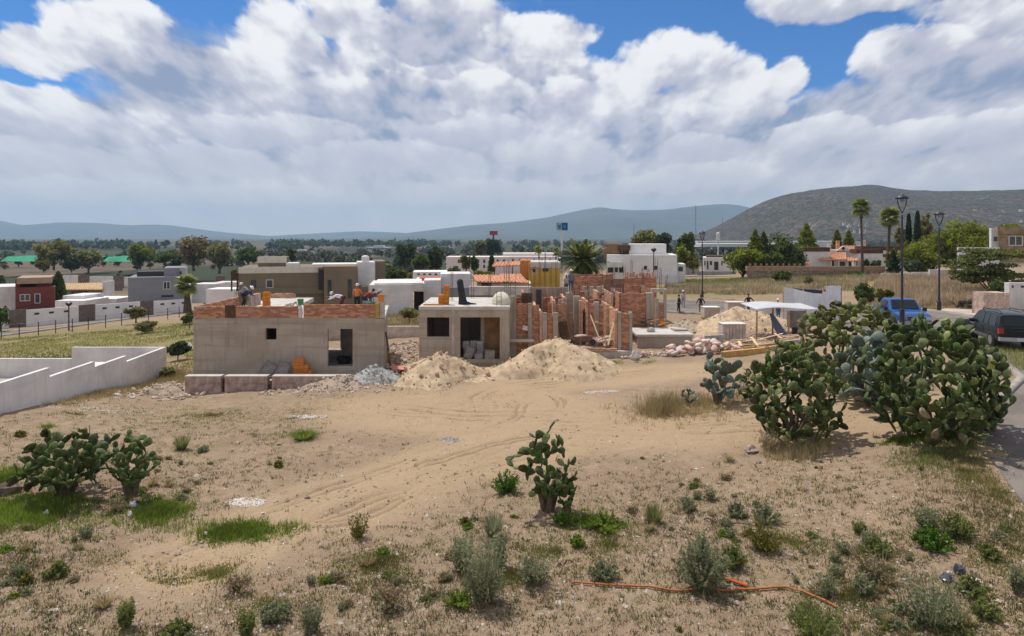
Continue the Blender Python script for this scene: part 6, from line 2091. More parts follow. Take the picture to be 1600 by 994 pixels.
def fan_mesh(Rr, seed, nf=16):
    r_ = random.Random(seed)
    mb = MB()
    mb.tube([(0, 0, 0), (Rr * .5, 0, .08), (Rr * .8, 0, .05)], .018, 4)
    c = Vector((Rr * .7, 0, .05))
    for k in range(nf):
        a = R(-125 + 250 * k / (nf - 1))
        l = Rr * r_.uniform(.75, 1.0) * (1 - .25 * abs(a) / 2.2)
        d = Vector((math.cos(a), math.sin(a), 0))
        n = Vector((-d.y, d.x, 0))
        mid = c + d * l * .55 + Vector((0, 0, .05))
        tip = c + d * l + Vector((0, 0, -.28 * l))
        mb.add([c, mid - n * l * .10, tip, mid + n * l * .10], [(0, 1, 2, 3)])
    return mb


def fan_palm(label, px, ytop, ybase, D, Rr, n, seed, tr=.16, skirt=True):
    z0 = Z(ybase, D)
    H_ = Z(ytop, D) - z0 - Rr * .9
    r = thing('palm_tree', label, 'palm', (X(px, D), D, z0))
    lean = random.Random(seed).uniform(-.25, .25)
    obj('trunk', MB().tube([(0, 0, -.5), (lean * .3, 0, H_ * .4), (lean, 0, H_ * .8), (lean * 1.2, 0, H_)], [tr * 1.5, tr, tr * .9, tr * 1.2], 8), BARK, r)
    ms = []
    for k in range(3):
        o = obj('frond', fan_mesh(Rr, seed + k), FROND, r)
        ms.append(o.data)
        bpy.data.objects.remove(o)
    r_ = random.Random(seed)
    for i in range(n):
        k = i / n
        a = i * 2.39996
        o = bpy.data.objects.new('frond', ms[i % 3])
        link(o, r)
        o.location = (lean * 1.2, 0, H_ - .35 * k)
        o.rotation_euler = Euler((r_.uniform(-.5, .5), -R(75 - 125 * k + r_.uniform(-10, 10)), a))
        s = r_.uniform(.85, 1.1)
        o.scale = (s, s, s)
    if skirt:
        mb = MB()
        for i in range(46):
            a = r_.random() * 6.28
            z = H_ - .3 - r_.random() * Rr * 1.1
            mb.tube([(lean + math.cos(a) * .1, math.sin(a) * .1, z), (lean + math.cos(a) * Rr * .33, math.sin(a) * Rr * .33, z - Rr * .35)], [.06, .01], 3)
        obj('dry_skirt', mb, DRYFR, r)
    return r


fan_palm('tall fan palm with a thin trunk before the white house', 1347.5, 313, 424, 98, 1.05, 40, 1)
fan_palm('bushy fan palm right of the tall one', 1388, 328, 398, 106, 1.15, 54, 2, .2)
fan_palm('fan palm with a stout trunk left of the concrete house', 293, 433, 482, 78, .95, 40, 3, .34)
fan_palm('small distant palm left of the big palm, the left of two', 842.5, 385, 410, 150, .8, 26, 4, .14, False)
fan_palm('small distant palm left of the big palm, the right of two', 868.5, 388, 412, 150, .75, 26, 5, .14, False)


# ================================================================== dry grass of the middle distance
def blades(P, hgt, w, rng, lean=.35, n=1):
    """triangular grass blades at points P"""
    n_ = len(P)
    a = rng.random(n_) * 6.283
    h_ = hgt * rng.uniform(.5, 1.2, n_)
    ww = w * rng.uniform(.6, 1.3, n_)
    la = rng.random(n_) * 6.283
    ll = h_ * lean * rng.random(n_)
    d = np.stack([np.cos(a) * ww, np.sin(a) * ww, np.zeros(n_)], 1)
    tip = P + np.stack([np.cos(la) * ll, np.sin(la) * ll, h_], 1)
    return np.stack([P - d, P + d, tip], 1)


def grass_area(name, label, poly_px, n, hgt, w, mat, seed, lean=.4, clump=.0):
    """blades over an area given by photograph corners"""
    rng = np.random.default_rng(seed)
    (x0, y0, D0), (x1, y1, D1), (x2, y2, D2), (x3, y3, D3) = poly_px
    q = [np.array((X(a, d), d)) for a, _, d in poly_px]
    u, v = rng.random(n)[:, None], rng.random(n)[:, None]
    P = (q[0] * (1 - u) + q[1] * u) * (1 - v) + (q[3] * (1 - u) + q[2] * u) * v
    keep = fbm(P[:, 0] * .35 + seed, P[:, 1] * .35, 3) > -clump
    P = P[keep]
    P3 = np.concatenate([P, gz(P[:, 0], P[:, 1])[:, None] - .05], 1)
    return fast(name, blades(P3, hgt, w, rng, lean), 3, mat, label=label, kind='stuff')


grass_area('dry_grass', 'tall dry grass of the field beyond the far road', [(1030, 0, 79), (1330, 0, 72), (1390, 0, 94), (1040, 0, 92)], 15000, .60, .05, M('field_dry_grass', (.44, .36, .22), var=.3, scale=.25, island=.4, trans=.2), 1, clump=.12)
grass_area('dry_grass', 'dry grass of the field right of the tall lamps', [(1340, 0, 56), (1560, 0, 54), (1520, 0, 82), (1380, 0, 90)], 15000, .9, .045, M('pinkish_dry_grass', (.48, .37, .24), var=.25, scale=.3, island=.3, trans=.2), 2, clump=.2)
grass_area('green_grass', 'greener grass on the field before the stone wall', [(1060, 0, 92), (1300, 0, 90), (1340, 0, 99), (1070, 0, 105)], 9000, .35, .05, M('field_grass', (.25, .26, .075), var=.3, scale=.1, island=.3, trans=.2), 3, clump=.15)
grass_area('dry_grass', 'yellowish grass of the meadow left of the concrete house', [(-40, 0, 46), (330, 0, 46), (300, 0, 80), (-40, 0, 72)], 22000, .20, .05, M('meadow_grass', (.32, .33, .09), var=.3, scale=.1, island=.35, trans=.2), 4, clump=.1)
grass_area('dry_grass', 'straw grass behind the low limewashed wall', [(596, 0, 57), (665, 0, 57), (665, 0, 70), (590, 0, 70)], 2600, .45, .04, GRASSY, 5, clump=.2)
grass_area('green_grass', 'grass island between the kerb and the dark green vehicle', [(1520, 0, 28.6), (1620, 0, 29.5), (1640, 0, 33), (1520, 0, 34.5)], 3800, .30, .018, M('island_grass', (.29, .30, .08), var=.3, scale=.3, island=.35, trans=.2), 6, clump=.3)
grass_area('dry_grass', 'dry verge along the far kerb', [(1430, 0, 53), (1535, 0, 50), (1535, 0, 54), (1430, 0, 57)], 2600, .2, .035, GRASSY, 7, clump=.2)
# ================================================================== cacti
def pad_mesh(name, mat, w=.72, th=.17, seed=0):
    """one obovate pad, base at the origin, growing along +Z"""
    mb = MB()
    n = 8
    rings = [(.10, .04), (.62, .26), (1.0, .58), (.78, .86)]
    pts = [(0, 0, 0)]
    for r_, z in rings:
        for k in range(n):
            a = 2 * math.pi * k / n
            pts.append((math.cos(a) * r_ * w / 2, math.sin(a) * r_ * th / 2 + .05 * math.sin(z * 3) * seed, z))
    pts.append((0, .05 * math.sin(3) * seed, 1.0))
    fs = []
    for k in range(n):
        k2 = (k + 1) % n
        fs.append((0, 1 + k2, 1 + k))
        for j in range(3):
            fs.append((1 + j * n + k, 1 + j * n + k2, 1 + (j + 1) * n + k2, 1 + (j + 1) * n + k))
        fs.append((1 + 3 * n + k, 1 + 3 * n + k2, 1 + 4 * n))
    mb.add(pts, fs)
    o = obj(name, mb, mat, None, smooth=True)
    me = o.data
    bpy.data.objects.remove(o)
    return me


PADS = {m.name: [pad_mesh('pad', m, w, .17, s) for w, s in ((.72, 0), (.66, 1), (.80, -1))] for m in (PAD, PADY, PADB, PADD, PADO)}


def cactus(label, px, ybase, wpx, hpx, n, seed, mat=PAD, plen=.36, young=.18, low=.12, D=None, lop=0.0, name='prickly_pear', trunk=True, flat=1.0, fruit=.16):
    """grows pads from pads inside a dome of the plant's size; a pad hangs on the rim of the one below it"""
    b_ = at(px, ybase) if D is None else Vector((X(px, D), D, gzf(X(px, D), D)))
    D = b_.y
    Wd, Hh = wpx * D / F, hpx * D / F
    r = thing(name, label, 'cactus', b_)
    rd = random.Random(seed)
    rg = np.random.default_rng(seed)
    # the plant's outline: half-width against height, uneven round the plant
    hs = [0, .12, .3, .5, .7, .85, .95, 1.0]
    ws = [.62 - low, .78 - .4 * low, .94, 1.0, .84, .60, .38, .12]
    N0 = 4000
    kz = rg.random(N0) ** .8
    ang = rg.random(N0) * 6.283
    lob = 1 + .13 * np.sin(3 * ang + seed) + .09 * np.sin(7 * ang + 2.1 * seed)
    rad = np.interp(kz, hs, ws) * np.sqrt(rg.uniform(.12, 1, N0)) * Wd / 2 * lob
    kz = low * .55 + kz * (1 - low * .55) * (1 + .07 * np.sin(4 * ang + seed))
    T_ = np.stack([np.cos(ang) * rad + lop * Wd * kz, np.sin(ang) * rad * flat, kz * Hh], 1)
    pads = []
    tips, kids = [], []

    def add(base, axis, nrm, L):
        pads.append((base, axis, nrm, L))
        tips.append(base + axis * L * .8)
        kids.append(0)

    for k in range(16 if n > 200 else (6 if Wd > 2 else 3)):
        a = rd.random() * 6.28
        q = (rd.random() ** .7) * (.30 if n > 200 else .08) * Wd
        ax = Vector((math.cos(a) * .5, math.sin(a) * .5, 1)).normalized()
        add(Vector((math.cos(a) * q, math.sin(a) * q, max(.0, Hh * low * .5))), ax, ax.cross(Vector((-math.sin(a), math.cos(a), .2))).normalized(), plen * 1.15)
    thr, i = plen * .62, 0
    while len(pads) < n and thr > .04:
        i += 1
        if i % 700 == 0:
            thr *= .8
        q = Vector(T_[rd.randrange(N0)])
        d_ = np.linalg.norm(np.array(tips) - np.array(q), axis=1) + np.array([0 if c < 4 else 9 for c in kids])
        j = int(np.argmin(d_))
        if d_[j] < thr or d_[j] > 8:
            continue
        b0, ax, nr, L = pads[j]
        side = ax.cross(nr).normalized()
        to = (q - (b0 + ax * L)).normalized()
        sd_ = max(-1, min(1, to.dot(side) * 1.3))
        root = b0 + ax * (L * (.94 - .30 * abs(sd_))) + side * (L * .32 * sd_)
        d = (to * .8 + ax * .3 + Vector((rd.gauss(0, .2), rd.gauss(0, .2), .55 + rd.gauss(0, .15)))).normalized()
        if d.dot(ax) < -.1 or (root.z + d.z * plen) < .06:
            thr *= .9995
            continue
        nn = nr * .6 + Vector((rd.gauss(0, .7), rd.gauss(0, .7), rd.gauss(0, .25)))
        nn = nn - d * nn.dot(d)
        if nn.length < .1:
            continue
        add(root - d * .02, d, nn.normalized(), plen * rd.uniform(.74, 1.12))
        kids[j] += 1
    order = sorted(range(len(pads)), key=lambda k: pads[k][0].y - .35 * pads[k][0].z)   # the 300 that show largest
    rest = []
    for oi, k in enumerate(order):
        b0, ax, nr, L = pads[k]
        tip = kids[k] == 0 and rd.random() < young * 1.6
        m = PADY if tip and mat is PAD else mat
        if b0.z < .3 * Hh and rd.random() < .10:
            m = PADD
        s = L * (.74 if tip else 1.0)
        x = nr.cross(ax).normalized()
        y = ax.cross(x)
        MM = Matrix.Translation(b0) @ Matrix((x, y, ax)).transposed().to_4x4() @ Matrix.Diagonal((s * rd.uniform(.9, 1.12), s, s, 1))
        me = rd.choice(PADS[m.name])
        if oi < 300:
            o = bpy.data.objects.new('pad', me)
            COL.objects.link(o)
            o.parent = r
            o.matrix_basis = MM
        else:
            rest.append((me, MM))
    fr_ = MB()
    for k, (b0, ax, nr, L) in enumerate(pads):
        if kids[k] == 0 and rd.random() < fruit:
            sd2 = ax.cross(nr).normalized()
            for j in range(rd.randint(2, 4)):
                w_ = rd.uniform(-1, 1)
                q = b0 + ax * (L * (.74 - .16 * w_ * w_)) + sd2 * (L * .26 * w_)
                fr_.ell(q + ax * .03, (.022, .022, .042), 5, 3)
    if fr_.v:
        obj('fruits', fr_, FRUIT, r, smooth=True, kind='stuff')
    if rest:
        mb = MB()
        for me, MM in rest:
            mb.add([MM @ v.co for v in me.vertices], [tuple(p.vertices) for p in me.polygons])
        obj('pads', mb, mat, r, smooth=True, kind='stuff')
    if trunk:
        tr = MB()
        for k in range(7 if Wd > 2 else 4):
            a = rd.random() * 6.28
            tr.tube([(math.cos(a) * .05, math.sin(a) * .05, -.15), (math.cos(a) * Wd * .08, math.sin(a) * Wd * .08, Hh * .12), (math.cos(a) * Wd * .17, math.sin(a) * Wd * .17, Hh * .34)], [.11, .10, .05], 6)
        obj('trunk', tr, CTRUNK, r)
    return r


cactus('largest prickly pear, a broad dark mound before the dark green vehicle', 1462, 684, 222, 178, 640, 1, plen=.45, young=.22, low=0)
cactus('tall dense prickly pear standing alone right of the dirt track', 1240, 688, 152, 144, 400, 2, plen=.43, young=.25, low=.04)
cactus('small open prickly pear standing alone in the middle of the plot', 856, 798, 108, 122, 84, 3, plen=.37, young=.05, low=.25, lop=-.1)
cactus('wide prickly pear with many fruiting rims at the left, nearest the edge', 100, 776, 150, 92, 185, 4, plen=.38, young=.10, low=.2, fruit=.7)
cactus('narrower prickly pear with a brown trunk, right of the wide one at left', 206, 776, 84, 94, 84, 5, plen=.34, young=.04, low=.3)
cactus('leaning low side shoot prickly pear right of the small open one', 884, 800, 48, 58, 22, 6, plen=.32, young=.05, low=.2)
cactus('yellow-green prickly pear mass reaching up toward the blue pickup', 1330, 596, 215, 126, 560, 7, mat=PADO, plen=.46, D=30, low=0)
cactus('blue-grey prickly pear between the two dark mounds, with big pale pads', 1362, 612, 104, 112, 150, 8, mat=PADB, plen=.54, D=27, low=.02)
cactus('blue-grey prickly pear with upright pads in the grass island by the track', 1122, 632, 66, 78, 52, 9, mat=PADB, plen=.54, low=.1)
cactus('small blue-grey prickly pear low in straw grass by the track', 1078, 634, 26, 24, 16, 10, mat=PADB, plen=.28, trunk=False)
cactus('low dark prickly pear behind the tall dense one', 1172, 606, 44, 26, 30, 11, plen=.32, trunk=False)
cactus('small prickly pear patch at the foot of the tall dense one, at its left', 1166, 626, 40, 26, 28, 12, plen=.30, trunk=False)
cactus('dark side arm prickly pear reaching over the asphalt', 1548, 690, 50, 98, 46, 13, plen=.36, D=22.6, lop=-.2)


# ================================================================== people
def skin(verts, edges, rad, name, mat, parent, sub=1, loose=None):
    me = bpy.data.meshes.new(name)
    me.from_pydata(verts, edges, [])
    o = bpy.data.objects.new(name, me)
    link(o)
    o.modifiers.new('skin', 'SKIN')
    sm = o.modifiers.new('sub', 'SUBSURF')
    sm.levels = sm.render_levels = sub
    for i, v in enumerate(me.skin_vertices[0].data):
        q = rad[i]
        v.radius = (q, q) if not hasattr(q, '__len__') else q
    me.skin_vertices[0].data[0].use_root = True
    dg = bpy.context.evaluated_depsgraph_get()
    m2 = bpy.data.meshes.new_from_object(o.evaluated_get(dg))
    bpy.data.objects.remove(o)
    m2.materials.clear()
    m2.materials.append(mat)
    m2.polygons.foreach_set('use_smooth', [True] * len(m2.polygons))
    o = bpy.data.objects.new(name, m2)
    link(o, parent)
    return o


SKINM = M('skin', (.26, .14, .085), rough=.6, var=.08)
HAIR = M('dark_hair', (.012, .010, .009), rough=.7, var=.1)


def cloth(name, c):
    return M(name, c, var=.15, scale=6, rough=.9)


def person(label, px, D, ybase, face, shirt, pants, bend=0, stride=8, arms=((-8, 10, 8), (-8, 10, 8)), hat=None, zb=None, knees=0, long=True, hgt=1.70):
    """face: heading in degrees from +Y (away) clockwise; arms: (forward swing, elbow bend, out) of the left and right"""
    x = X(px, D)
    z = (gzf(x, D) if zb is None else zb)
    r = thing('person', label, 'person', (x, D, z), -R(face))
    r.scale = (hgt / 1.74,) * 3
    b_ = R(bend)
    hz = .92 - .10 * math.sin(R(knees))
    P = Vector((0, -.05 * math.sin(b_), hz))
    s = Vector((0, math.sin(b_), math.cos(b_)))
    f = Vector((0, math.cos(b_), -math.sin(b_)))
    C, Nk = P + s * .30, P + s * .50
    hd = Vector((0, math.sin(b_ * .75), math.cos(b_ * .75)))
    v, e, q = [P, P + s * .14, C, Nk, Nk + hd * .07, Nk + hd * .15, Nk + hd * .27], [(0, 1), (1, 2), (2, 3), (3, 4), (4, 5), (5, 6)], [(.145, .11), (.13, .10), (.155, .11), .085, .055, (.075, .092), (.082, .095)]
    v.append(Nk + hd * .185 + Vector((0, .10, 0)))             # nose and face
    e.append((5, 7)); q.append(.022)
    sh, pn = [], []
    shq = {}
    limbs = {}
    for i, sd in enumerate((-1, 1)):
        sw, eb, out_ = arms[i]
        S = Nk - s * .05 + Vector((sd * .185, 0, 0))
        a = R(sw)
        base = Vector((0, 0, -1)) if bend < 30 else (Vector((0, 0, -1)) * .9 + f * .1).normalized()
        d1_ = Vector((sd * math.sin(R(out_)), math.sin(a) * math.cos(R(out_)), -math.cos(a) * math.cos(R(out_)))).normalized()
        a2 = a + R(eb)
        d2_ = Vector((sd * math.sin(R(out_)) * .4, math.sin(a2), -math.cos(a2))).normalized()
        El = S + d1_ * .28
        Wr = El + d2_ * .25
        n0 = len(v)
        v += [S, El, Wr, Wr + d2_ * .07]
        e += [(3, n0), (n0, n0 + 1), (n0 + 1, n0 + 2), (n0 + 2, n0 + 3)]
        q += [.062, .043, .028, (.036, .018)]
        side = Vector((1, 0, 0)) if abs(d2_.x) < .8 else Vector((0, 1, 0))
        for g in range(4):                                      # fingers, slightly curled, then the thumb
            o_ = side * ((g - 1.5) * .019)
            l = (.068, .078, .074, .058)[g]
            m0 = len(v)
            v += [Wr + d2_ * .095 + o_, Wr + d2_ * (.095 + l * .5) + o_, Wr + d2_ * (.095 + l * .9) + o_ + Vector((0, .02, .01))]
            e += [(n0 + 3, m0), (m0, m0 + 1), (m0 + 1, m0 + 2)]
            q += [.0095, .0085, .007]
        m0 = len(v)
        v += [Wr + d2_ * .05 + Vector((-sd * .035, .02, 0)), Wr + d2_ * .09 + Vector((-sd * .05, .035, 0))]
        e += [(n0 + 3, m0), (m0, m0 + 1)]
        q += [.011, .009]
        limbs[sd] = (S, El, Wr)
    for sd in (-1, 1):
        st = R(stride * sd)
        Hp = P + Vector((sd * .095, 0, -.04))
        kb = R(knees)
        dk = Vector((sd * .03, math.sin(st + kb), -math.cos(st + kb))).normalized()
        Kn = Hp + dk * .42
        da = Vector((0, math.sin(st * .6 - kb * .8), -math.cos(st * .6 - kb * .8))).normalized()
        An = Kn + da * .42
        An.z = max(An.z, .08)
        n0 = len(v)
        v += [Hp, Kn, An, An + Vector((0, .09, -.035)), An + Vector((0, .17, -.045))]
        e += [(0, n0), (n0, n0 + 1), (n0 + 1, n0 + 2), (n0 + 2, n0 + 3), (n0 + 3, n0 + 4)]
        q += [.09, .06, .042, .042, .036]
        pn.append((Hp, Kn, An))
    skin(v, e, q, 'body', SKINM, r)
    # shirt
    sv = [P + s * .02, P + s * .16, C, Nk - s * .01]
    se = [(0, 1), (1, 2), (2, 3)]
    sq = [(.165, .13), (.158, .125), (.18, .132), .085]
    for sd in (-1, 1):
        S, El, Wr = limbs[sd]
        n0 = len(sv)
        sv += [S, El] + ([El.lerp(Wr, .85)] if long else [])
        se += [(3, n0), (n0, n0 + 1)] + ([(n0 + 1, n0 + 2)] if long else [])
        sq += [.078, .058] + ([.044] if long else [])
    skin(sv, se, sq, 'shirt', shirt, r)
    tv, te, tq = [P + s * .05], [], [(.155, .12)]
    for Hp, Kn, An in pn:
        n0 = len(tv)
        tv += [Hp, Kn, An + Vector((0, 0, .02))]
        te += [(0, n0), (n0, n0 + 1), (n0 + 1, n0 + 2)]
        tq += [.105, .076, .062]
    skin(tv, te, tq, 'trousers', pants, r)
    sm = MB()
    for Hp, Kn, An in pn:
        sm.ell(An + Vector((0, .07, -.035)), (.052, .14, .05), 8, 5)
    obj('shoes', sm, FRAME, r, smooth=True)
    hc = Nk + hd * .25
    rot = Euler((-b_ * .75, 0, 0))
    if hat is not None:
        mb = MB()
        mb.ell(hc + hd * .05, (.105, .118, .10), 10, 6, rot)
        mb.ell(hc + hd * .03, (.16, .18, .018), 12, 4, rot)
        obj('hat', mb, hat, r, smooth=True)
    else:
        obj('hair', MB().ell(hc + hd * .015 + Vector((0, -.018, 0)), (.094, .108, .095), 10, 6, rot), HAIR, r, smooth=True)
    return r


WH = cloth('white_hat', (.72, .71, .68))
zA = za1 + .05
person('worker in a dark jacket bending at the left rear corner of the concrete house roof', 381, 45.0, 0, 100, cloth('navy_jacket', (.035, .05, .09)), cloth('dark_trousers', (.025, .022, .03)), 62, 14, ((20, 30, 10), (45, 20, 10)), WH, zA, 12)
person('worker in a grey cap leaning beside the bending one at the rear of the roof', 388, 46.4, 0, -90, cloth('grey_shirt', (.30, .31, .34)), cloth('dark_trousers', (.025, .022, .03)), 48, 10, ((30, 30, 10), (30, 30, 8)), WH, zA, 10)
person('worker in a white shirt bent low behind the brick parapet', 535, 42.6, 0, -95, cloth('white_shirt', (.66, .66, .70)), cloth('maroon_trousers', (.10, .025, .03)), 78, 12, ((60, 10, 8), (70, 20, 8)), WH, zA, 14)
person('worker in an orange vest and white hard hat standing behind the parapet', 558, 42.3, 0, -10, cloth('orange_vest', (.62, .19, .05)), cloth('black_trousers', (.02, .02, .024)), 14, 6, ((30, 60, 14), (30, 60, 14)), WH, zA)
person('worker in a red shirt crouching right of the orange-vested one', 570, 42.8, 0, 70, cloth('red_shirt', (.33, .045, .04)), cloth('dark_jeans', (.03, .04, .07)), 60, 10, ((40, 40, 10), (50, 30, 10)), None, zA, 20)
person('worker in a dark green shirt bending at the right end of the parapet', 579, 43.2, 0, 95, cloth('green_shirt', (.05, .09, .07)), cloth('grey_green_trousers', (.10, .14, .12)), 72, 10, ((70, 10, 8), (50, 20, 8)), cloth('grey_cap', (.35, .35, .36)), zA, 10)
person('man in a grey shirt and jeans standing on the grey wall top by the palm', 892, 50.3, 0, 165, cloth('grey_blue_shirt', (.16, .19, .23)), cloth('blue_jeans', (.07, .10, .19)), 6, 6, ((5, 20, 14), (5, 25, 14)), WH, Z(458, 50))
person('man in a pale shirt partly hidden behind the one in grey on the wall', 884.5, 53, 0, 170, cloth('pale_shirt', (.5, .46, .44)), cloth('blue_jeans', (.07, .10, .19)), 10, 6, ((10, 40, 10), (10, 40, 10)), WH, Z(462, 53))
person('worker all in dark clothes standing left on the rubble by the road', 1060.5, 64, 0, 80, cloth('black_top', (.022, .022, .03)), cloth('black_jeans', (.02, .022, .035)), 3, 5, ((5, 15, 6), (10, 25, 6)))
person('man in a pale pink shirt and white cap beside the one all in dark', 1067.5, 67, 0, 200, cloth('pale_pink_shirt', (.56, .44, .44)), cloth('pale_trousers', (.42, .38, .38)), 2, 4, ((10, 50, 12), (10, 50, 12)), WH)
person('worker in a black top and khaki trousers with hands on hips', 1095, 63.5, 0, 10, cloth('black_top', (.022, .022, .03)), cloth('khaki_trousers', (.15, .13, .11)), 6, 10, ((-25, 70, 30), (-25, 70, 30)))
person('worker in a dark shirt and jeans with arms spread, standing above the soil heap', 1169.5, 62, 0, 170, cloth('dark_maroon_shirt', (.035, .02, .025)), cloth('blue_jeans', (.07, .10, .19)), 0, 12, ((10, 20, 55), (-5, 25, 35)))
person('man in a bright blue shirt and white straw hat left of the tin fence', 1216, 55, 0, 0, cloth('blue_shirt', (.03, .11, .38)), cloth('blue_jeans', (.07, .10, .19)), 5, 8, ((20, 60, 16), (15, 50, 16)), WH)

# small things on the roofs
o = obj('green_bucket', MB().lathe((0, 0, 0), [(.15, 0), (.19, .34), (.16, .35), (.13, .3)], 10), M('green_plastic', (.05, .26, .09), rough=.5, var=.1), None, label='green bucket on the pale sack at the gap in the brick parapet', cat='bucket')
o.location = (X(469.5, DA + .2), DA + .2, Z(477, DA))
o = obj('cement_sack', MB().ell((0, 0, .3), (.14, .12, .42), 9, 6), SACKW, None, smooth=True, label='white sack standing in the gap of the brick parapet', cat='sack')
o.location = (X(469.5, DA + .1), DA + .1, zA)
o = obj('orange_bucket', MB().lathe((0, 0, 0), [(.17, 0), (.21, .42), (.18, .43), (.15, .36)], 10), M('orange_plastic', (.60, .22, .05), rough=.5, var=.1), None, label='orange bucket at the right corner of the concrete house roof', cat='bucket')
o.location = (X(595.5, DA + .15), DA + .15, Z(472, DA))
for k, (px, lb) in enumerate(((580, 'green tub behind the right end of the parapet'), (575, 'dull green tub half hidden at the right end of the parapet'))):
    o = obj('tub', MB().lathe((0, 0, 0), [(.26, 0), (.32, .7), (.28, .71), (.24, .6)], 12), M('grey_green_tub', (.12, .20, .16), rough=.6, var=.15), None, label=lb, cat='tub')
    o.location = (X(px, 41.2 + .6 * k), 41.2 + .6 * k, zA)
scatter = MB()
rr = random.Random(9)
for k in range(50):
    s = rr.uniform(.04, .12)
    scatter.ell((X(rr.uniform(447, 470), 45.5), 45.5 + rr.uniform(-2, 3), zA + s * .6), (s * 1.2, s, s * .8), 5, 3)
obj('rubble', scatter, RUBBLE, None, label='small rubble pile on the concrete house roof', kind='stuff')
o = obj('black_tub', MB().lathe((0, 0, 0), [(.3, 0), (.46, .38), (.42, .39), (.34, .3)], 12), FRAME, None, label='black rubber tub standing in the door opening of the concrete house', cat='tub')
o.location = (X(537, 40.4), 40.4, .46)
sp_ = thing('shovel', 'shovel with red grip standing by the right corner of the concrete house', 'shovel', (X(610, 38.7), 38.7, gzf(X(610, 38.7), 38.7)))
obj('handle', MB().tube([(0, 0, .2), (-.1, .12, 1.3)], .022, 5), WOOD, sp_)
obj('blade', MB().box(-.12, .12, -.02, .02, -.05, .25), STEEL, sp_)
obj('grip', MB().box(-.18, -.02, .08, .14, .62, .9), M('red_rag', (.4, .03, .03), var=.2), sp_)


# ================================================================== vehicles
def vehicle(name, label, cat, paint, prof, hw, roof, loc, head, glassrows, wheels, wr, low_trim, tumble=.16):
    """lofted body: prof = stations (y, sill, belt, top) from tail (-) to nose (+); roof = stations index range that carry the cabin"""
    r = thing(name, label, cat, loc, head)
    n = len(prof)
    ring = []
    mb = MB()
    rows = []
    for (y, sill, belt, top, wf) in prof:
        w = hw * wf
        tw = w - tumble * max(0, top - belt) / .7 * 1.0
        ring_pts = [(-w * .93, sill), (-w, sill + .12), (-w * 1.01, (sill + belt) / 2), (-w * .99, belt), (-(w * .4 + tw * .6), belt + (top - belt) * .55), (-tw, top - .05 if top - belt > .1 else top - .01), (-tw * .86, top), (0, top + (.03 if top - belt > .1 else .025)), ]
        pts = ring_pts + [(-x, z) for x, z in ring_pts[-2::-1]]
        rows.append([(x, y, z) for x, z in pts])
    m = len(rows[0])
    vs = [p for rw in rows for p in rw]
    fs = []
    for i in range(n - 1):
        for k in range(m - 1):
            fs.append((i * m + k, i * m + k + 1, (i + 1) * m + k + 1, (i + 1) * m + k))
        fs.append((i * m + m - 1, i * m, (i + 1) * m, (i + 1) * m + m - 1))
    fs.append(tuple(range(m)))
    fs.append(tuple((n - 1) * m + k for k in range(m))[::-1])
    mb.add(vs, fs)
    body = obj('body', mb, paint, r, smooth=True)
    body.data.polygons[-1].use_smooth = body.data.polygons[-2].use_smooth = False
    bv = body.modifiers.new('edge', 'EDGE_SPLIT')
    bv.split_angle = R(38)
    # windows lie on the loft, a little proud
    g = lambda i, k, o_: Vector(rows[i][k]) + o_
    for (i0, i1, fr0, fr1) in glassrows:                       # side windows between stations
        for sd in (0, 1):
            pts = []
            for (i, fr) in ((i0, fr0), (i1, fr1)):
                for kk in ((3, 5) if not sd else (m - 1 - 3, m - 1 - 5)):
                    j = min(i + 1, n - 1)
                    pts.append(Vector(rows[i][kk]).lerp(Vector(rows[j][kk]), fr))
            a, b2, c_, d_ = pts
            off = Vector((-.012 if not sd else .012, 0, .004))
            up0, up1 = .10, .90
            q = [a.lerp(b2, up0) + off, c_.lerp(d_, up0) + off, c_.lerp(d_, up1) + off, a.lerp(b2, up1) + off]
            w_ = MB().add(q + [p - off * 1.9 for p in q], [(0, 1, 2, 3), (0, 4, 5, 1), (1, 5, 6, 2), (2, 6, 7, 3), (3, 7, 4, 0)])
            obj('window', w_, GLASSC, r)
    for sd in (-1, 1):
        for y in wheels:
            arch = MB().tube([(sd * (hw * .62), y, wr), (sd * (hw * 1.022), y, wr)], wr * 1.16, 20)
            obj('wheel_arch', arch, FRAME, r)
            t0 = MB()
            t0.tube([(sd * hw * .80, y, wr), (sd * hw * .84, y, wr), (sd * hw * 1.03, y, wr), (sd * hw * 1.045, y, wr)], [wr * .9, wr, wr, wr * .93], 20)
            w_ = obj('wheel', t0, M('tyre', (.02, .02, .021), rough=.85, var=.15), r)
            obj('rim', MB().tube([(sd * hw * 1.046, y, wr), (sd * hw * 1.056, y, wr)], wr * .6, 14), M('rim_metal', (.32, .32, .33), rough=.35, metal=.6, var=.1), w_)
        obj('side_trim', MB().box(*sorted((sd * hw * .985, sd * hw * 1.025)), prof[1][0] + .9, prof[-2][0] - .9, .44, .56), low_trim, r)
    return r, rows


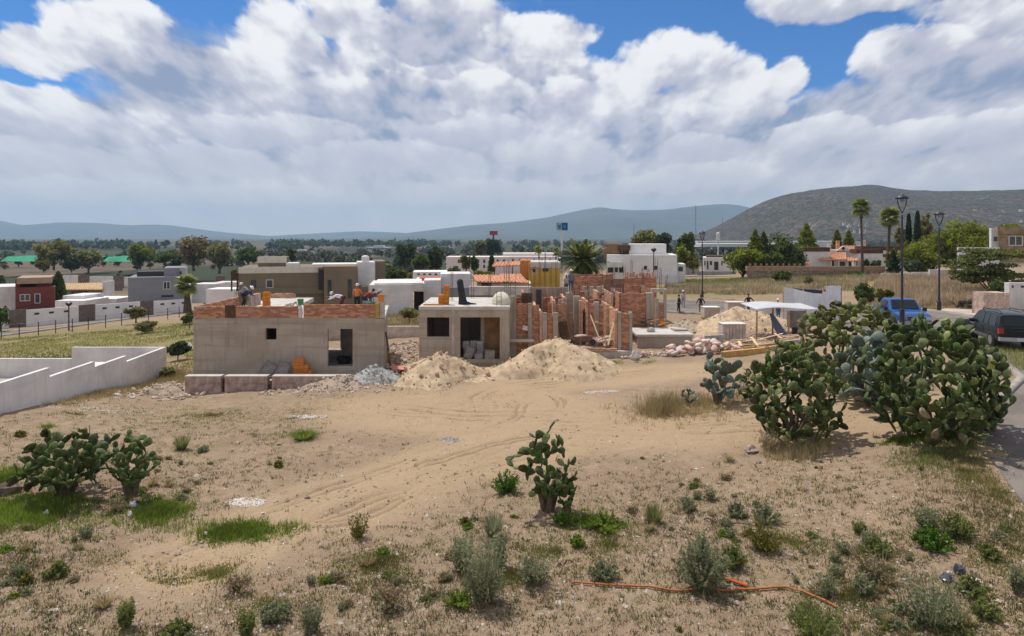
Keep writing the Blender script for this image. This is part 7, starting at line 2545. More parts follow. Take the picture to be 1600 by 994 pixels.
GLASSC = M('car_glass', (.012, .018, .022), rough=.1, var=.2, spec=.35)
CHROME = M('bumper_chrome', (.42, .42, .43), rough=.35, metal=.5, var=.1)
GREENP = M('dark_green_paint', (.006, .012, .014), rough=.18, var=.12, spec=.4)
BLUEP = M('bright_blue_paint', (.010, .070, .25), rough=.25, var=.08, spec=.6)
HWD = .89
prof = [(-2.36, .52, .98, 1.02, .94), (-2.30, .42, 1.02, 1.12, .98), (-2.12, .38, 1.03, 1.66, 1.0), (-1.92, .36, 1.03, 1.72, 1.0), (-.6, .34, 1.02, 1.76, 1.0), (.35, .34, 1.01, 1.73, 1.0), (.52, .34, 1.01, 1.66, 1.0),
        (1.12, .34, 1.0, 1.09, 1.0), (1.5, .36, .98, 1.06, .99), (2.1, .38, .92, .98, .97), (2.34, .42, .80, .86, .93), (2.42, .5, .7, .74, .86)]
sx_, sy_ = X(1585, 33.4) - .15, 33.6
hd_ = math.atan2(-1.25, 4.7)
suv, rows_ = vehicle('parked_car', 'dark green four-wheel drive estate parked at the kerb, seen from behind', 'car', GREENP, prof, HWD, None, (sx_ + .68, sy_ + 1.6, gzf(sx_ + .68, sy_ + 1.6) + .05), hd_,
                     [(3, 3, .05, .62), (3, 4, .70, .12), (4, 5, .22, .95), (5, 6, .95, .98)][:3], (-1.42, 1.45), .37, M('grey_trim', (.10, .10, .10), rough=.5, var=.1))


def pane(parent, q, name='window', mat=None, th=.012, nrm=(0, -1, 0)):
    n_ = Vector(nrm) * th
    q = [Vector(p) for p in q]
    return obj(name, MB().add([p + n_ for p in q] + [p - n_ for p in q], [(0, 1, 2, 3), (0, 4, 5, 1), (1, 5, 6, 2), (2, 6, 7, 3), (3, 7, 4, 0)]), mat or GLASSC, parent)


pane(suv, [(-.70, -2.315, 1.16), (.70, -2.315, 1.16), (.62, -2.165, 1.60), (-.62, -2.165, 1.60)], 'rear_window')
pane(suv, [(-.70, 1.06, 1.19), (.70, 1.06, 1.19), (.60, .56, 1.665), (-.60, .56, 1.665)], 'windscreen', nrm=(0, .7, .7))
for sd in (-1, 1):
    obj('tail_light', MB().box(*sorted((sd * .70, sd * .90)), -2.40, -2.20, .78, 1.04), M('tail_light_red', (.33, .02, .012), rough=.2, var=.15, spec=.6), suv)
    obj('mirror', MB().box(*sorted((sd * .90, sd * 1.08)), .72, .88, 1.02, 1.18), GREENP, suv)
    obj('roof_rail', MB().tube([(sd * .60, -1.9, 1.72), (sd * .60, -1.8, 1.83), (sd * .60, .2, 1.83), (sd * .60, .35, 1.73)], .022, 5), DARKMETAL, suv)
    obj('headlight', MB().box(*sorted((sd * .55, sd * .82)), 2.28, 2.385, .64, .80), CHROME, suv)
    obj('door_handle', MB().box(*sorted((sd * .895, sd * .925)), -.42, -.22, .90, .94), DARKMETAL, suv)
    obj('door_handle', MB().box(*sorted((sd * .895, sd * .925)), .55 - .35, .75 - .35, .90, .94), DARKMETAL, suv)
for yy_ in (-.52, .50, 1.22):
    for sd in (-1, 1):
        obj('door_seam', MB().box(*sorted((sd * .90, sd * .908)), yy_ - .012, yy_ + .012, .50, 1.0), DARKMETAL, suv)
obj('tailgate_handle', MB().box(-.16, .16, -2.40, -2.35, .90, .96), DARKMETAL, suv)
obj('rear_bumper', MB().box(-.9, .9, -2.50, -2.28, .44, .62), CHROME, suv)
obj('number_plate', MB().box(-.18, .18, -2.515, -2.503, .46, .60), M('plate_white', (.6, .6, .62), var=.05), suv)
obj('tailgate_line', MB().box(-.74, .74, -2.372, -2.33, 1.045, 1.065), DARKMETAL, suv)
obj('rear_wiper', MB().tube([(0, -2.32, 1.14), (.35, -2.27, 1.26)], .012, 4), DARKMETAL, suv)

prof = [(-2.75, .60, 1.02, 1.05, .96), (-2.70, .48, 1.08, 1.12, 1.0), (-1.1, .46, 1.10, 1.13, 1.0), (-1.06, .46, 1.10, 1.62, 1.0), (-.85, .44, 1.10, 1.80, 1.0), (.0, .44, 1.10, 1.84, 1.0), (.35, .44, 1.10, 1.80, 1.0),
        (1.02, .44, 1.10, 1.20, 1.0), (1.5, .46, 1.08, 1.17, 1.0), (2.2, .48, 1.0, 1.12, .98), (2.55, .52, .92, 1.02, .94), (2.64, .55, .80, .92, .90)]
tx_, ty_ = X(1437, 41.6) + .1, 41.4
pk, rows_ = vehicle('pickup_truck', 'bright blue pickup truck facing the camera behind the cacti', 'pickup', BLUEP, prof, .98, None, (tx_ + .15, ty_ + 2.7, gzf(tx_, ty_ + 2.0) + .05), R(168),
                    [(4, 4, .1, .95), (5, 5, .05, .95)], (-1.7, 1.75), .40, CHROME)
pane(pk, [(-.80, .97, 1.29), (.80, .97, 1.29), (.70, .42, 1.785), (-.70, .42, 1.785)], 'windscreen', nrm=(0, .75, .65))
obj('grille', MB().box(-.52, .52, 2.60, 2.675, .72, .98), CHROME, pk)
gr_ = pk.children[-1]
for k in range(2):
    for j in range(2):
        obj('grille_mesh', MB().box(-.48 + .5 * k, -.04 + .5 * k, 2.676, 2.69, .745 + .12 * j, .835 + .12 * j), FRAME, gr_)
for sd in (-1, 1):
    obj('headlight', MB().box(*sorted((sd * .58, sd * .86)), 2.56, 2.665, .74, .96), M('headlight_glass', (.50, .52, .54), rough=.15, var=.1, spec=.7), pk)
    obj('mirror', MB().box(*sorted((sd * 1.02, sd * 1.24)), .78, .92, 1.12, 1.36), FRAME, pk)
for sd in (-1, 1):
    for yy_ in (-.98, .42):
        obj('door_seam', MB().box(*sorted((sd * .985, sd * .995)), yy_ - .012, yy_ + .012, .56, 1.08), DARKMETAL, pk)
    obj('bonnet_seam', MB().box(*sorted((sd * .60, sd * .625)), 1.1, 2.3, 1.19, 1.205), DARKMETAL, pk)
obj('front_bumper', MB().box(-.98, .98, 2.58, 2.78, .46, .68), CHROME, pk)
obj('air_dam', MB().box(-.8, .8, 2.5, 2.62, .34, .46), FRAME, pk)
obj('bed', MB().box(-.86, .86, -2.6, -1.2, 1.10, 1.135), FRAME, pk)

# scrap heap of branches at the field edge by the pillar
mb = MB()
rr = random.Random(31)
for k in range(70):
    a, e_ = rr.random() * 6.28, rr.uniform(0, .9)
    p = Vector((rr.gauss(0, .55), rr.gauss(0, .4), rr.uniform(.0, .55)))
    mb.tube([p, p + Vector((math.cos(a) * rr.uniform(.2, .7), math.sin(a) * .4, e_ * .5))], [.04, .012], 4)
for k in range(26):
    s = rr.uniform(.08, .2)
    mb.ell((rr.gauss(0, .6), rr.gauss(0, .4), rr.uniform(.1, .6)), (s, s, s * .8), 6, 4)
o = obj('brush_heap', mb, M('charred_brush', (.045, .035, .032), var=.5, scale=3), None, label='dark heap of cut branches in the dry field left of the pink pillar', cat='brush heap')
o.location = (X(1521, 52), 52, gzf(X(1521, 52), 52))

# ================================================================== foreground litter, hose, stones
def path_px(pts, lift):
    P = [at(*p) + Vector((0, 0, lift)) for p in pts]
    out_ = []
    for i in range(len(P) - 1):
        p0_, p1_, p2_, p3_ = P[max(0, i - 1)], P[i], P[i + 1], P[min(len(P) - 1, i + 2)]
        for k in range(8):
            s = k / 8
            out_.append(.5 * ((2 * p1_) + (p2_ - p0_) * s + (2 * p0_ - 5 * p1_ + 4 * p2_ - p3_) * s * s + (3 * p1_ - p0_ - 3 * p2_ + p3_) * s ** 3))
    return out_ + [P[-1]]


hose = path_px([(892, 914), (910, 914), (985, 918), (1040, 923.5), (1100, 925), (1160, 923), (1220, 921), (1255, 926), (1285, 937), (1308, 950)], .0)
hv = np.array([[p.x, p.y] for p in hose])
hz_ = gz(hv[:, 0], hv[:, 1]) + relief(hv[:, 0], hv[:, 1]) + .05
hose = [Vector((p.x, p.y, z)) for p, z in zip(hose, hz_)]
obj('hose', MB().tube(hose, .024, 7), M('orange_hose', (.40, .135, .04), rough=.5, var=.2, scale=2), None, smooth=True, label='long thin orange hose lying across the bare soil in the foreground', cat='hose')


def gtop(x, y):
    return gzf(x, y) + float(relief(np.array([x]), np.array([y]))[0])


a, b_ = at(1130, 908), at(1168, 919)
a.z, b_.z = gtop(a.x, a.y) + .05, gtop(b_.x, b_.y) + .05
obj('pipe', MB().tube([a, b_], .035, 8), M('red_orange_pipe', (.55, .10, .03), rough=.45, var=.1), None, label='short red-orange pipe piece lying beside the hose', cat='pipe')


def crumple(name, label, cat, px, py, r_, mat, seed, sq=.5):
    c_ = at(px, py)
    c_.z = gtop(c_.x, c_.y)
    rd = random.Random(seed)
    mb = MB().ell((0, 0, r_ * sq * .7), (r_, r_ * .7, r_ * sq), 9, 6)
    mb.v = [(x * rd.uniform(.75, 1.2), y * rd.uniform(.75, 1.2), z * rd.uniform(.6, 1.4)) for x, y, z in mb.v]
    o = obj(name, mb, mat, None, label=label, cat=cat)
    o.location = c_
    o.rotation_euler = (0, 0, rd.random() * 3)
    return o


DP = M('dark_plastic', (.05, .055, .075), rough=.3, var=.3, scale=6, spec=.5)
crumple('plastic_bag', 'dark crumpled plastic bag in the right foreground, the upper of two', 'bag', 1498, 893, .17, DP, 1)
crumple('plastic_bag', 'dark glossy plastic piece in the right foreground, the lower of two', 'bag', 1479, 906, .19, DP, 2, .35)
crumple('paper_scrap', 'white scrap beside the dark plastic bags', 'litter', 1484, 898, .06, SACKW, 3, .9)
crumple('paper_scrap', 'white flat scrap right of the dark plastic bags', 'litter', 1525, 907, .16, SACKW, 4, .15)
crumple('paper_scrap', 'white scrap in the green grass below the narrow prickly pear, upper', 'litter', 207, 792, .11, WH, 5, .9)
crumple('paper_scrap', 'white scrap in the green grass below the narrow prickly pear, lower', 'litter', 203, 809, .08, WH, 6, .9)
crumple('paper_scrap', 'white scrap in the green grass under the wide prickly pear', 'litter', 71, 807, .09, WH, 7, .9)
crumple('paper_scrap', 'white scrap on the green patch left of centre', 'litter', 322, 834, .06, WH, 8, .8)
LIME = M('lime', (.62, .56, .50), var=.15, scale=3)
for px, py, rx, ry, n_, m_, lb in ((388, 787, .55, .35, 420, LIME, 'pale lime crumbs spilled on the soil left of centre'), (940, 613, .9, .25, 300, LIME, 'pale lime crumbs by the track bend'), (705, 690, .5, .5, 260, M('grey_spill', (.40, .37, .32), var=.15, scale=3), 'greyish lime crumbs in the middle of the track'), (480, 652, .9, .35, 260, LIME, 'whitish crumbs on the worn grass before the gravel heap'), (150, 640, 2.6, .7, 500, LIME, 'whitish crumbs along the white boundary wall')):
    q = at(px, py)
    scatter_stones('lime_spill', lb, q.x, q.y, rx, ry, n_, .012, .05, m_, px)
crumple('field_stone', 'pale stone block left of the tall dense prickly pear', 'stone', 1160, 612, .22, PINKSTONE, 12, .9)
crumple('field_stone', 'reddish stone on the ground left of the tall prickly pear foot', 'stone', 1174, 708, .28, PINKSTONE, 13, .45)
crumple('field_stone', 'dark stones at the left edge beside the wide prickly pear', 'stone', 8, 772, .42, M('dark_stone', (.16, .12, .10), var=.3, scale=3), 14, .4)
crumple('field_stone', 'white boulder at the left end of the step wall', 'stone', 296, 548, .4, SACKW, 15, .8)
crumple('field_stone', 'whitish boulder pair low at the left end of the step wall', 'stone', 266, 612, .32, SACKW, 16, .8)
crumple('field_stone', 'grey boulder at the foot of the gravel heap', 'stone', 541, 606, .30, M('grey_boulder', (.27, .27, .25), var=.2, scale=3), 17, .8)
crumple('field_stone', 'pale boulders at the foot of the brick plinth', 'stone', 992, 561, .35, SACKW, 18, .8)
crumple('field_stone', 'small brown stone right of the big grey-green shrub', 'stone', 1233, 894, .09, PINKSTONE, 19, .8)
for k, (pts, lb) in enumerate(((((1322, 766), (1362, 756), (1395, 750), (1425, 748)), 'long pale dead branch on the soil at right'), (((1475, 786), (1500, 790), (1535, 795)), 'thin dead twig on the soil right of the pale branch'),
                               (((1100, 816), (1150, 824), (1235, 820)), 'dark dead branch on the soil beyond the big grey-green shrub'), (((872, 886), (885, 880), (908, 876)), 'thin black cable piece lying in the weeds at centre'), (((150, 752), (140, 668), (139, 667)), 'thin dead stalk rising above the wide prickly pear'))):
    P = path_px(pts, 0)
    if k == 4:
        q = at(142, 752)
        P = [q, q + Vector((0, 0, .8)), q + Vector((-.05, 0, 1.75))]
    else:
        P = [Vector((p.x, p.y, gtop(p.x, p.y) + .03 + .05 * math.sin(i * .9))) for i, p in enumerate(P)]
    obj('dead_branch' if k != 3 else 'cable', MB().tube(P, [.022 * (1 - .6 * i / len(P)) for i in range(len(P))], 5), (BARK if k in (2, 3) else M('pale_dead_wood', (.40, .30, .21), var=.2)), None, label=lb, cat='branch' if k != 3 else 'cable')

# ================================================================== weeds and grass of the foreground
def ground_pts(n, rng, y0=11.5, y1=34, umax=.82):
    """points spread evenly over the picture of the ground rather than over the ground"""
    k = rng.random(n)
    y = 1 / (1 / y0 + k * (1 / y1 - 1 / y0))
    x = rng.uniform(-umax, umax, n) * y
    return np.stack([x, y], 1)


def ztop(P):
    return gz(P[:, 0], P[:, 1]) + relief(P[:, 0], P[:, 1])


def tufts(name, label, P, nb, spread, hgt, w, mat, seed, lean=.6):
    """grass tufts: nb blades around each point; hgt may vary by tuft"""
    rng = np.random.default_rng(seed)
    n = len(P)
    s = (rng.uniform(.5, 1.5, n) * spread)
    off = rng.normal(size=(n, nb, 2)) * s[:, None, None]
    Q = (P[:, None, :] + off).reshape(-1, 2)
    hh = np.repeat(rng.uniform(.45, 1.5, n) * hgt, nb)
    z = ztop(Q) - .02
    P3 = np.concatenate([Q, z[:, None]], 1)
    return fast(name, blades(P3, hh, w, rng, lean), 3, mat, label=label, kind='stuff')


rng = np.random.default_rng(77)
road_ok = lambda P: seg_dist(P[:, 0], P[:, 1], _rc) > 7.0
# green carpets
Ps, Pt = [], []
for (cx, cy, rx, ry, am), pp in zip(PATCHW, PATCH):
    n_ = int(pp[2] * pp[3] * am * (.62 if am >= .9 else .30 if am > .6 else .13))
    a_, k_ = rng.random(n_) * 6.283, np.abs(rng.normal(size=n_)) * .62
    Q = np.stack([cx + np.cos(a_) * k_ * rx, cy + np.sin(a_) * k_ * ry], 1)
    Q = Q[fbm(Q[:, 0] * 1.4, Q[:, 1] * 1.4, 3) > (-.10 if am >= .9 else -.03)]
    (Ps if am > .75 else Pt).append(Q)
Ps, Pt = np.concatenate(Ps), np.concatenate(Pt)
Ps, Pt = Ps[road_ok(Ps)], Pt[road_ok(Pt)]
tufts('green_grass', 'bright green grass patches on the plot', Ps, 16, .10, .15, .011, GRASSG, 1)
tufts('dry_grass', 'thin yellowish green growth over the plot', Pt, 11, .12, .07, .014, M('thin_growth', (.22, .215, .065), var=.3, scale=.4, island=.45, trans=.3), 2)
# sparse weeds everywhere but on the tracks
P = ground_pts(90000, rng, 11.5, 32)
tmk, _ = track_mask(P[:, 0], P[:, 1])
dens = np.clip(.55 + fbm(P[:, 0] * .45 + 3, P[:, 1] * .45, 3) * 2.2, 0, 1) * (1 - np.clip(tmk * 1.5, 0, .97)) * np.clip(1.5 - (P[:, 1] - 11) / 16, .12, 1)
keep = (rng.random(len(P)) < dens * .40) & road_ok(P)
P2 = P[keep]
k = len(P2)
i = rng.permutation(k)
tufts('dry_grass', 'thin straw grass over the bare soil', P2[i[:int(k * .22)]], 9, .08, .085, .011, GRASSY, 3, .8)
tufts('weeds', 'small grey-green weeds over the bare soil', P2[i[int(k * .22):int(k * .50)]], 11, .06, .075, .014, LOWG, 4, .7)
tufts('weeds', 'small green weeds over the bare soil', P2[i[int(k * .50):int(k * .80)]], 11, .06, .07, .015, LOWM, 5, .7)
tufts('weeds', 'small brown dried weeds over the bare soil', P2[i[int(k * .80):]], 10, .06, .10, .013, LOWB, 6, .8)
# straw round the cactus island by the track and at the wall foot
for (a, b2, D0, D1, n, hg, m_, sd, lb) in ((985, 1180, 27.8, 32, 620, .26, GRASSY, 11, 'straw grass round the cactus island by the track'), (1000, 1060, 28.6, 30.2, 140, .75, GRASSY, 12, 'tall straw grass left of the small blue-grey cactus'),
                                           (60, 265, 31.5, 41, 900, .22, GRASSY, 13, 'weedy grass along the foot of the white boundary wall'), (1400, 1530, 20.0, 22.4, 420, .14, WEEDM, 14, 'grass at the foot of the largest prickly pear'), (1200, 1300, 22.6, 24.2, 260, .25, GRASSY, 15, 'dry grass at the foot of the tall dense prickly pear'),
                                           (230, 300, 39, 46, 600, .3, GRASSY, 16, 'straw grass at the left corner of the concrete house')):
    r2 = np.random.default_rng(sd)
    y = np.clip(r2.normal((D0 + D1) / 2, (D1 - D0) / 4.2, n), D0 - 1, D1 + 1)
    x = (r2.normal((a + b2) / 2, (b2 - a) / 4.0, n) - 800) / F * y
    Q = np.stack([x, y], 1)
    if sd == 13:
        wallx = -20.75 - (y - 26) * .0735
        Q[:, 0] = wallx + .1 + np.abs(r2.normal(size=n)) * .6
    tufts('dry_grass' if m_ is GRASSY else 'green_grass', lb, Q, 10, .10, hg, .010, m_, sd, .6)
# verge along the asphalt at right
y = rng.uniform(14, 24, 1500)
ex = np.interp(y, [c_[1] for c_ in ROADL], [c_[0] for c_ in ROADL])
Q = np.stack([ex - .25 - np.abs(rng.normal(size=1500)) * 1.0, y], 1)
tufts('dry_grass', 'yellow-green verge along the asphalt at right', Q, 9, .09, .13, .010, M('verge_grass', (.22, .20, .07), var=.3, scale=.5, island=.35, trans=.2), 17, .7)
# pebbles
P = ground_pts(9000, rng, 11, 36)
P = P[road_ok(P)]
n = len(P)
s = rng.uniform(.012, .045, n) * np.where(rng.random(n) < .04, 2.2, 1)
oc = np.array([(1, 0, 0), (0, 1, 0), (-1, 0, 0), (0, -1, 0), (0, 0, 1), (0, 0, -1)], float)
tri = [(0, 1, 4), (1, 2, 4), (2, 3, 4), (3, 0, 4), (1, 0, 5), (2, 1, 5), (3, 2, 5), (0, 3, 5)]
vv = oc[None] * s[:, None, None] * rng.uniform(.6, 1.4, (n, 6, 1))
vv = vv * np.array([1.2, 1, .7]) + np.concatenate([P, ztop(P)[:, None] + .004], 1)[:, None]
fast('pebbles', vv[:, tri].reshape(-1, 3), 3, M('pebble', (.46, .37, .29), var=.25, scale=9, cols=[(.5, .42, .34), (.38, .29, .22), (.56, .5, .43), (.30, .23, .18)]), label='pebbles and small stones scattered over the soil', kind='stuff')


# single larger weeds
def weed(label, px, py, wpx, hpx, kind, mat, seed, name='weed', n=None):
    c_ = at(px, py)
    D_ = c_.y
    c_.z = gtop(c_.x, c_.y)
    Wd, Hh = wpx * D_ / F, hpx * D_ / F
    r2 = np.random.default_rng(seed)
    r = thing(name, label, 'weed' if name == 'weed' else 'shrub', c_)
    if kind == 'wispy':                          # many fine upright stems
        n = n or 260
        a = r2.random(n) * 6.283
        q = np.sqrt(r2.random(n))
        base = np.stack([np.cos(a) * q * Wd * .16, np.sin(a) * q * Wd * .16, np.zeros(n)], 1)
        hh = Hh * r2.uniform(.35, 1.05, n)
        tip = base + np.stack([np.cos(a) * q * Wd * .42, np.sin(a) * q * Wd * .42, hh], 1)
        d = np.stack([-np.sin(a), np.cos(a), np.zeros(n)], 1) * .006
        fast('stems', np.stack([base - d, base + d, tip], 1), 3, mat, r)
        m_ = n * 5
        i_ = r2.integers(0, n, m_)
        k_ = r2.uniform(.15, .98, m_)[:, None]
        fast('leaves', quads(base[i_] * (1 - k_) + tip[i_] * k_ + r2.normal(size=(m_, 3)) * .015, .032, r2, 2.2, 1.5), 4, mat, r)
    elif kind == 'bushy':                        # leafy sprigs fanning out from the root
        n = n or 1500
        k_ = max(40, n // 16)
        a = r2.random(k_) * 6.283
        q = r2.random(k_) ** .7
        base = np.stack([np.cos(a) * q * Wd * .12, np.sin(a) * q * Wd * .12, np.zeros(k_)], 1)
        hh = Hh * (1.05 - .62 * q ** 1.6) * r2.uniform(.6, 1.08, k_)
        tip = base + np.stack([np.cos(a) * q * Wd * .44, np.sin(a) * q * Wd * .44, hh], 1)
        d = np.stack([-np.sin(a), np.cos(a), np.zeros(k_)], 1) * .005
        fast('stems', np.stack([base - d, base + d, tip], 1), 3, mat, r)
        i_ = r2.integers(0, k_, n * 2)
        s_ = r2.uniform(.12, 1.0, n * 2)[:, None]
        fast('leaves', quads(base[i_] * (1 - s_) + tip[i_] * s_ + r2.normal(size=(n * 2, 3)) * (.012 + .02 * (1 - s_)), .034, r2, 2.1, .9), 4, mat, r)
    elif kind == 'tuft':
        n = n or 420
        a = r2.random(n) * 6.283
        q = np.sqrt(r2.random(n))
        base = np.stack([np.cos(a) * q * Wd * .2, np.sin(a) * q * Wd * .2, np.zeros(n)], 1)
        hh = Hh * r2.uniform(.4, 1.0, n)
        tip = base + np.stack([np.cos(a) * q * Wd * .5, np.sin(a) * q * Wd * .5, hh], 1)
        d = np.stack([-np.sin(a), np.cos(a), np.zeros(n)], 1) * .010
        fast('blades', np.stack([base - d, base + d, tip], 1), 3, mat, r)
    elif kind == 'twiggy':
        st_ = MB()
        for j in range(60):
            a = r2.random() * 6.283
            l = r2.uniform(.5, 1)
            p0_ = (math.cos(a) * .04, math.sin(a) * .04, 0)
            st_.tube([p0_, (math.cos(a) * Wd * .22 * l, math.sin(a) * Wd * .22 * l, Hh * .5 * l), (math.cos(a + .3) * Wd * .45 * l, math.sin(a + .3) * Wd * .45 * l, Hh * l)], [.007, .005, .002], 3)
        obj('twigs', st_, WEEDB, r)
        p = crown_pts('bush', 500, r2)
        fast('leaves', quads(np.stack([p[:, 0] * Wd / 2, p[:, 1] * Wd / 2, p[:, 2] * Hh * .8], 1), .03, r2, 1.9), 4, mat, r)
    return r


wd = weed
wd('largest grey-green shrub of the foreground, standing behind the orange hose', 1098, 922, 84, 84, 'bushy', WEEDG, 1, 'shrub', 3400)
wd('green spill of leaves at the right of the largest grey-green shrub', 1146, 888, 44, 34, 'bushy', WEEDM, 2, 'weed', 900)
wd('tall wispy grey-green weed, the highest left of centre', 756, 940, 74, 100, 'wispy', WEEDG, 3, 'weed', 520)
wd('upright grey-green weed clump behind the tall wispy one', 722, 892, 36, 58, 'wispy', WEEDG, 4)
wd('upright feathery weed right behind the tall wispy one', 782, 886, 26, 66, 'wispy', WEEDG, 5, 'weed', 180)
wd('dense upright grass-like weed left below the small open cactus', 770, 838, 36, 44, 'tuft', WEEDG, 6)
wd('grey-green weed clump right of the tall wispy one', 834, 910, 50, 40, 'wispy', WEEDG, 7)
wd('bright green low bush in the right foreground', 1458, 856, 58, 34, 'bushy', M('bright_weed', (.10, .19, .022), var=.25, scale=.8, island=.35, trans=.25), 8, 'weed', 1600)
wd('mid green bush right behind the bright green one', 1494, 838, 54, 34, 'bushy', WEEDM, 9, 'weed', 1200)
wd('grey-green weed left behind the bright green bush', 1448, 824, 34, 30, 'wispy', WEEDG, 10)
wd('wispy dark weed before the dark plastic bags', 1458, 972, 92, 74, 'wispy', WEEDG, 11, 'weed', 360)
wd('bright green leaves at the foot of the wispy dark weed', 1478, 966, 40, 28, 'bushy', WEEDM, 12, 'weed', 600)
wd('brown twiggy bush in the right foreground', 1366, 906, 96, 52, 'twiggy', WEEDB, 13)
wd('green weed behind the brown twiggy bush', 1372, 866, 50, 30, 'bushy', WEEDM, 14, 'weed', 800)
wd('tall wispy yellowish weed right of the hose end', 1272, 992, 84, 56, 'wispy', WEEDM, 15, 'weed', 300)
wd('small wispy weed just above the hose end', 1291, 930, 38, 38, 'wispy', WEEDG, 16, 'weed', 120)
wd('yellow-topped weed right behind the largest grey-green shrub', 1196, 862, 58, 40, 'wispy', LEAFY, 17)
wd('low grey-green weed in the soil above the yellow-topped one', 1196, 818, 46, 26, 'bushy', WEEDG, 18, 'weed', 700)
wd('rounded grey-green weed left of the low one', 1152, 808, 34, 26, 'bushy', WEEDG, 19, 'weed', 600)
wd('small grey-green weed on bare soil right of the small open cactus', 1074, 800, 32, 22, 'bushy', WEEDG, 20, 'weed', 500)
wd('yellow-green upright weed right of the green grass at centre', 1022, 816, 30, 32, 'tuft', WEEDM, 21)
wd('upright dark weed at the left bottom edge', 197, 984, 26, 44, 'wispy', WEEDM, 22, 'weed', 180)
wd('round dark green weed at the bottom, left of centre', 486, 990, 32, 48, 'wispy', WEEDG, 23, 'weed', 220)
wd('dark green weed cut by the bottom edge at left', 276, 998, 46, 30, 'bushy', WEEDM, 24, 'weed', 700)
wd('dark upright weed cut by the bottom edge near the round one', 385, 1000, 26, 46, 'wispy', WEEDM, 25, 'weed', 160)
wd('airy straw-coloured weed left of centre in the foreground', 610, 950, 70, 54, 'twiggy', WEEDB, 26)
wd('fine yellowish weed left above the airy straw-coloured one', 560, 842, 34, 42, 'wispy', LEAFY, 27, 'weed', 90)
wd('grey-green weed low at left among dry soil', 432, 968, 44, 30, 'bushy', WEEDG, 28, 'weed', 500)
wd('bright green leafy weed at the left, in the dry soil', 88, 900, 36, 26, 'bushy', WEEDM, 29, 'weed', 700)
wd('small upright green weed on the pale soil before the white wall', 284, 702, 26, 26, 'tuft', WEEDM, 30)
wd('green tuft with upright blades on the worn grass left of the track', 474, 686, 44, 18, 'tuft', GRASSG, 31)
wd('green leafy weed below the small open cactus', 880, 820, 30, 22, 'bushy', M('bright_weed', (.10, .19, .022)), 32, 'weed', 500)
wd('long green weed patch right of the small open cactus', 942, 824, 74, 20, 'bushy', GRASSG, 33, 'weed', 1300)
wd('leafy bright weed left of the small open cactus', 792, 766, 50, 34, 'bushy', M('bright_weed', (.10, .19, .022)), 34, 'weed', 900)
wd('pale straw weed clump left of centre at the bottom', 370, 930, 50, 34, 'twiggy', WEEDB, 35)
wd('dark weed at the right edge of the foreground', 1592, 926, 26, 44, 'wispy', WEEDG, 36, 'weed', 200)
wd('green low bush at the right, below the verge', 1546, 872, 36, 22, 'bushy', WEEDM, 37, 'weed', 600)
wd('sprawling green weed right of the plastic bags', 1520, 928, 56, 26, 'bushy', WEEDM, 38, 'weed', 900)
wd('sprawling green weed at the lower right bottom', 1540, 962, 50, 26, 'bushy', WEEDM, 39, 'weed', 700)
wd('small dark weed in the open soil above the brown twiggy bush', 1342, 832, 20, 22, 'wispy', WEEDM, 40, 'weed', 100)
wd('grey-green weeds low in front of the tall wispy one, at its left', 716, 946, 50, 18, 'bushy', GRASSG, 41, 'weed', 600)
wd('leafy green weed left of the hose start', 902, 852, 26, 20, 'bushy', GRASSG, 42, 'weed', 500)
wd('grey-green low mat left of the largest grey-green shrub', 944, 904, 50, 28, 'bushy', WEEDG, 43, 'weed', 900)
wd('straw-coloured weed left of the tall dense prickly pear', 1200, 706, 40, 34, 'wispy', WEEDB, 44, 'weed', 140)
wd('dark dead weed at the foot of the narrow left cactus', 180, 800, 40, 22, 'twiggy', WEEDB, 45)

# the many middling weeds: copies of ten kinds, each plant an object
KINDS_ = [('bushy', WEEDG, 'middling grey-green weed dotted over the foreground soil', .42, .20, 260), ('bushy', WEEDM, 'middling leafy green weed dotted over the foreground soil', .40, .15, 240), ('tuft', GRASSY, 'middling straw-coloured tuft dotted over the foreground soil', .40, .26, 160),
          ('wispy', WEEDG, 'middling wispy grey-green weed dotted over the foreground soil', .34, .36, 90), ('twiggy', WEEDB, 'middling dry brown weed dotted over the foreground soil', .45, .20, 0), ('bushy', GRASSG, 'middling bright green weed dotted over the foreground soil', .36, .12, 220),
          ('bushy', LEAFY, 'middling yellowish weed dotted over the foreground soil', .34, .22, 300)]
rng2 = np.random.default_rng(123)
P = ground_pts(9000, rng2, 11.8, 27, .80)
tmk, _ = track_mask(P[:, 0], P[:, 1])
dn = np.clip(.25 + fbm(P[:, 0] * .38 + 3, P[:, 1] * .38, 3) * 3.0, 0, 1) * (1 - np.clip(tmk * 2, 0, 1)) * np.clip(1.6 - (P[:, 1] - 11) / 11, .05, 1)
P = P[(rng2.random(len(P)) < dn) & road_ok(P)]
rr = random.Random(8)
wp = []
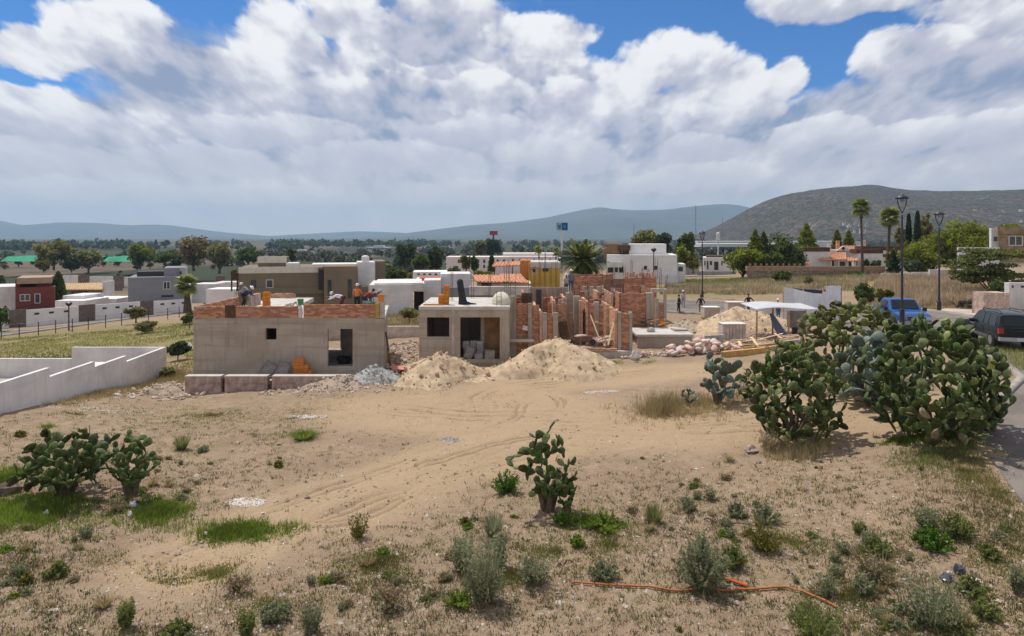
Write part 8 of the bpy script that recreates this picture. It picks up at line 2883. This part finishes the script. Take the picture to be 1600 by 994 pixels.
for k, q in enumerate(P[:215]):
    kd, mt, lb, w_, h_, n_ = KINDS_[rr.choices(range(7), (5, 4, 4, 3, 4, 2, 1))[0]]
    sc_ = rr.uniform(.4, 1.05)
    hit = [x for x in wp if x[0] == (kd, mt.name)]
    loc = (q[0], q[1], gtop(q[0], q[1]) - .01)
    if len(hit) < 2:
        px_, D_ = 800 + q[0] / q[1] * F, q[1]
        py_ = HZ + (CAMZ - gzf(q[0], q[1])) * F / D_
        o = weed(lb, px_, py_, w_ * F / D_, h_ * F / D_, kd, mt, 300 + k, 'weed', n_ or None)
        o['group'] = 'weeds dotted over the foreground'
        wp.append(((kd, mt.name), o))
    else:
        o = dup(rr.choice(hit)[1], loc, rr.uniform(0, 6.28), (sc_ * rr.uniform(.8, 1.3), sc_ * rr.uniform(.8, 1.3), sc_), lb, 'weeds dotted over the foreground')

# thin growth gathered round the larger weeds, so that they stand in patches
Q = np.array([(o.location.x, o.location.y) for o in COL.objects if o.get('category') in ('weed', 'shrub') and o.location.y < 30])
Q = np.repeat(Q, 16, 0) + np.random.default_rng(5).normal(size=(len(Q) * 16, 2)) * np.array([.42, .38])
Q = Q[(Q[:, 1] > 9) & road_ok(Q)]
i = np.random.default_rng(6).permutation(len(Q))
k = len(i) // 3
tufts('weeds', 'low grey-green growth round the larger weeds', Q[i[:k]], 11, .07, .07, .014, LOWG, 41, .8)
tufts('weeds', 'low green growth round the larger weeds', Q[i[k:2 * k]], 11, .07, .06, .015, LOWM, 42, .8)
tufts('dry_grass', 'straw litter round the larger weeds', Q[i[2 * k:][::2]], 11, .08, .07, .011, LOWB, 43, .95)

# ================================================================== the air
hzb = obj('haze', MB().box(-20800, 20800, -60, 9900, -30, 420), M('tmp', (.5, .5, .5)), None, kind='stuff', label='thin blue summer haze over the plain')
hz = bpy.data.materials.new('haze_air')
hz.use_nodes = True
t = hz.node_tree
t.nodes.clear()
out = t.nodes.new('ShaderNodeOutputMaterial')
pv = t.nodes.new('ShaderNodeVolumePrincipled')
pv.inputs['Color'].default_value = (.46, .72, 1.0, 1)
pv.inputs['Density'].default_value = 0.00013
pv.inputs['Anisotropy'].default_value = 0.2
t.links.new(pv.outputs[0], out.inputs['Volume'])
hzb.data.materials.clear()
hzb.data.materials.append(hz)
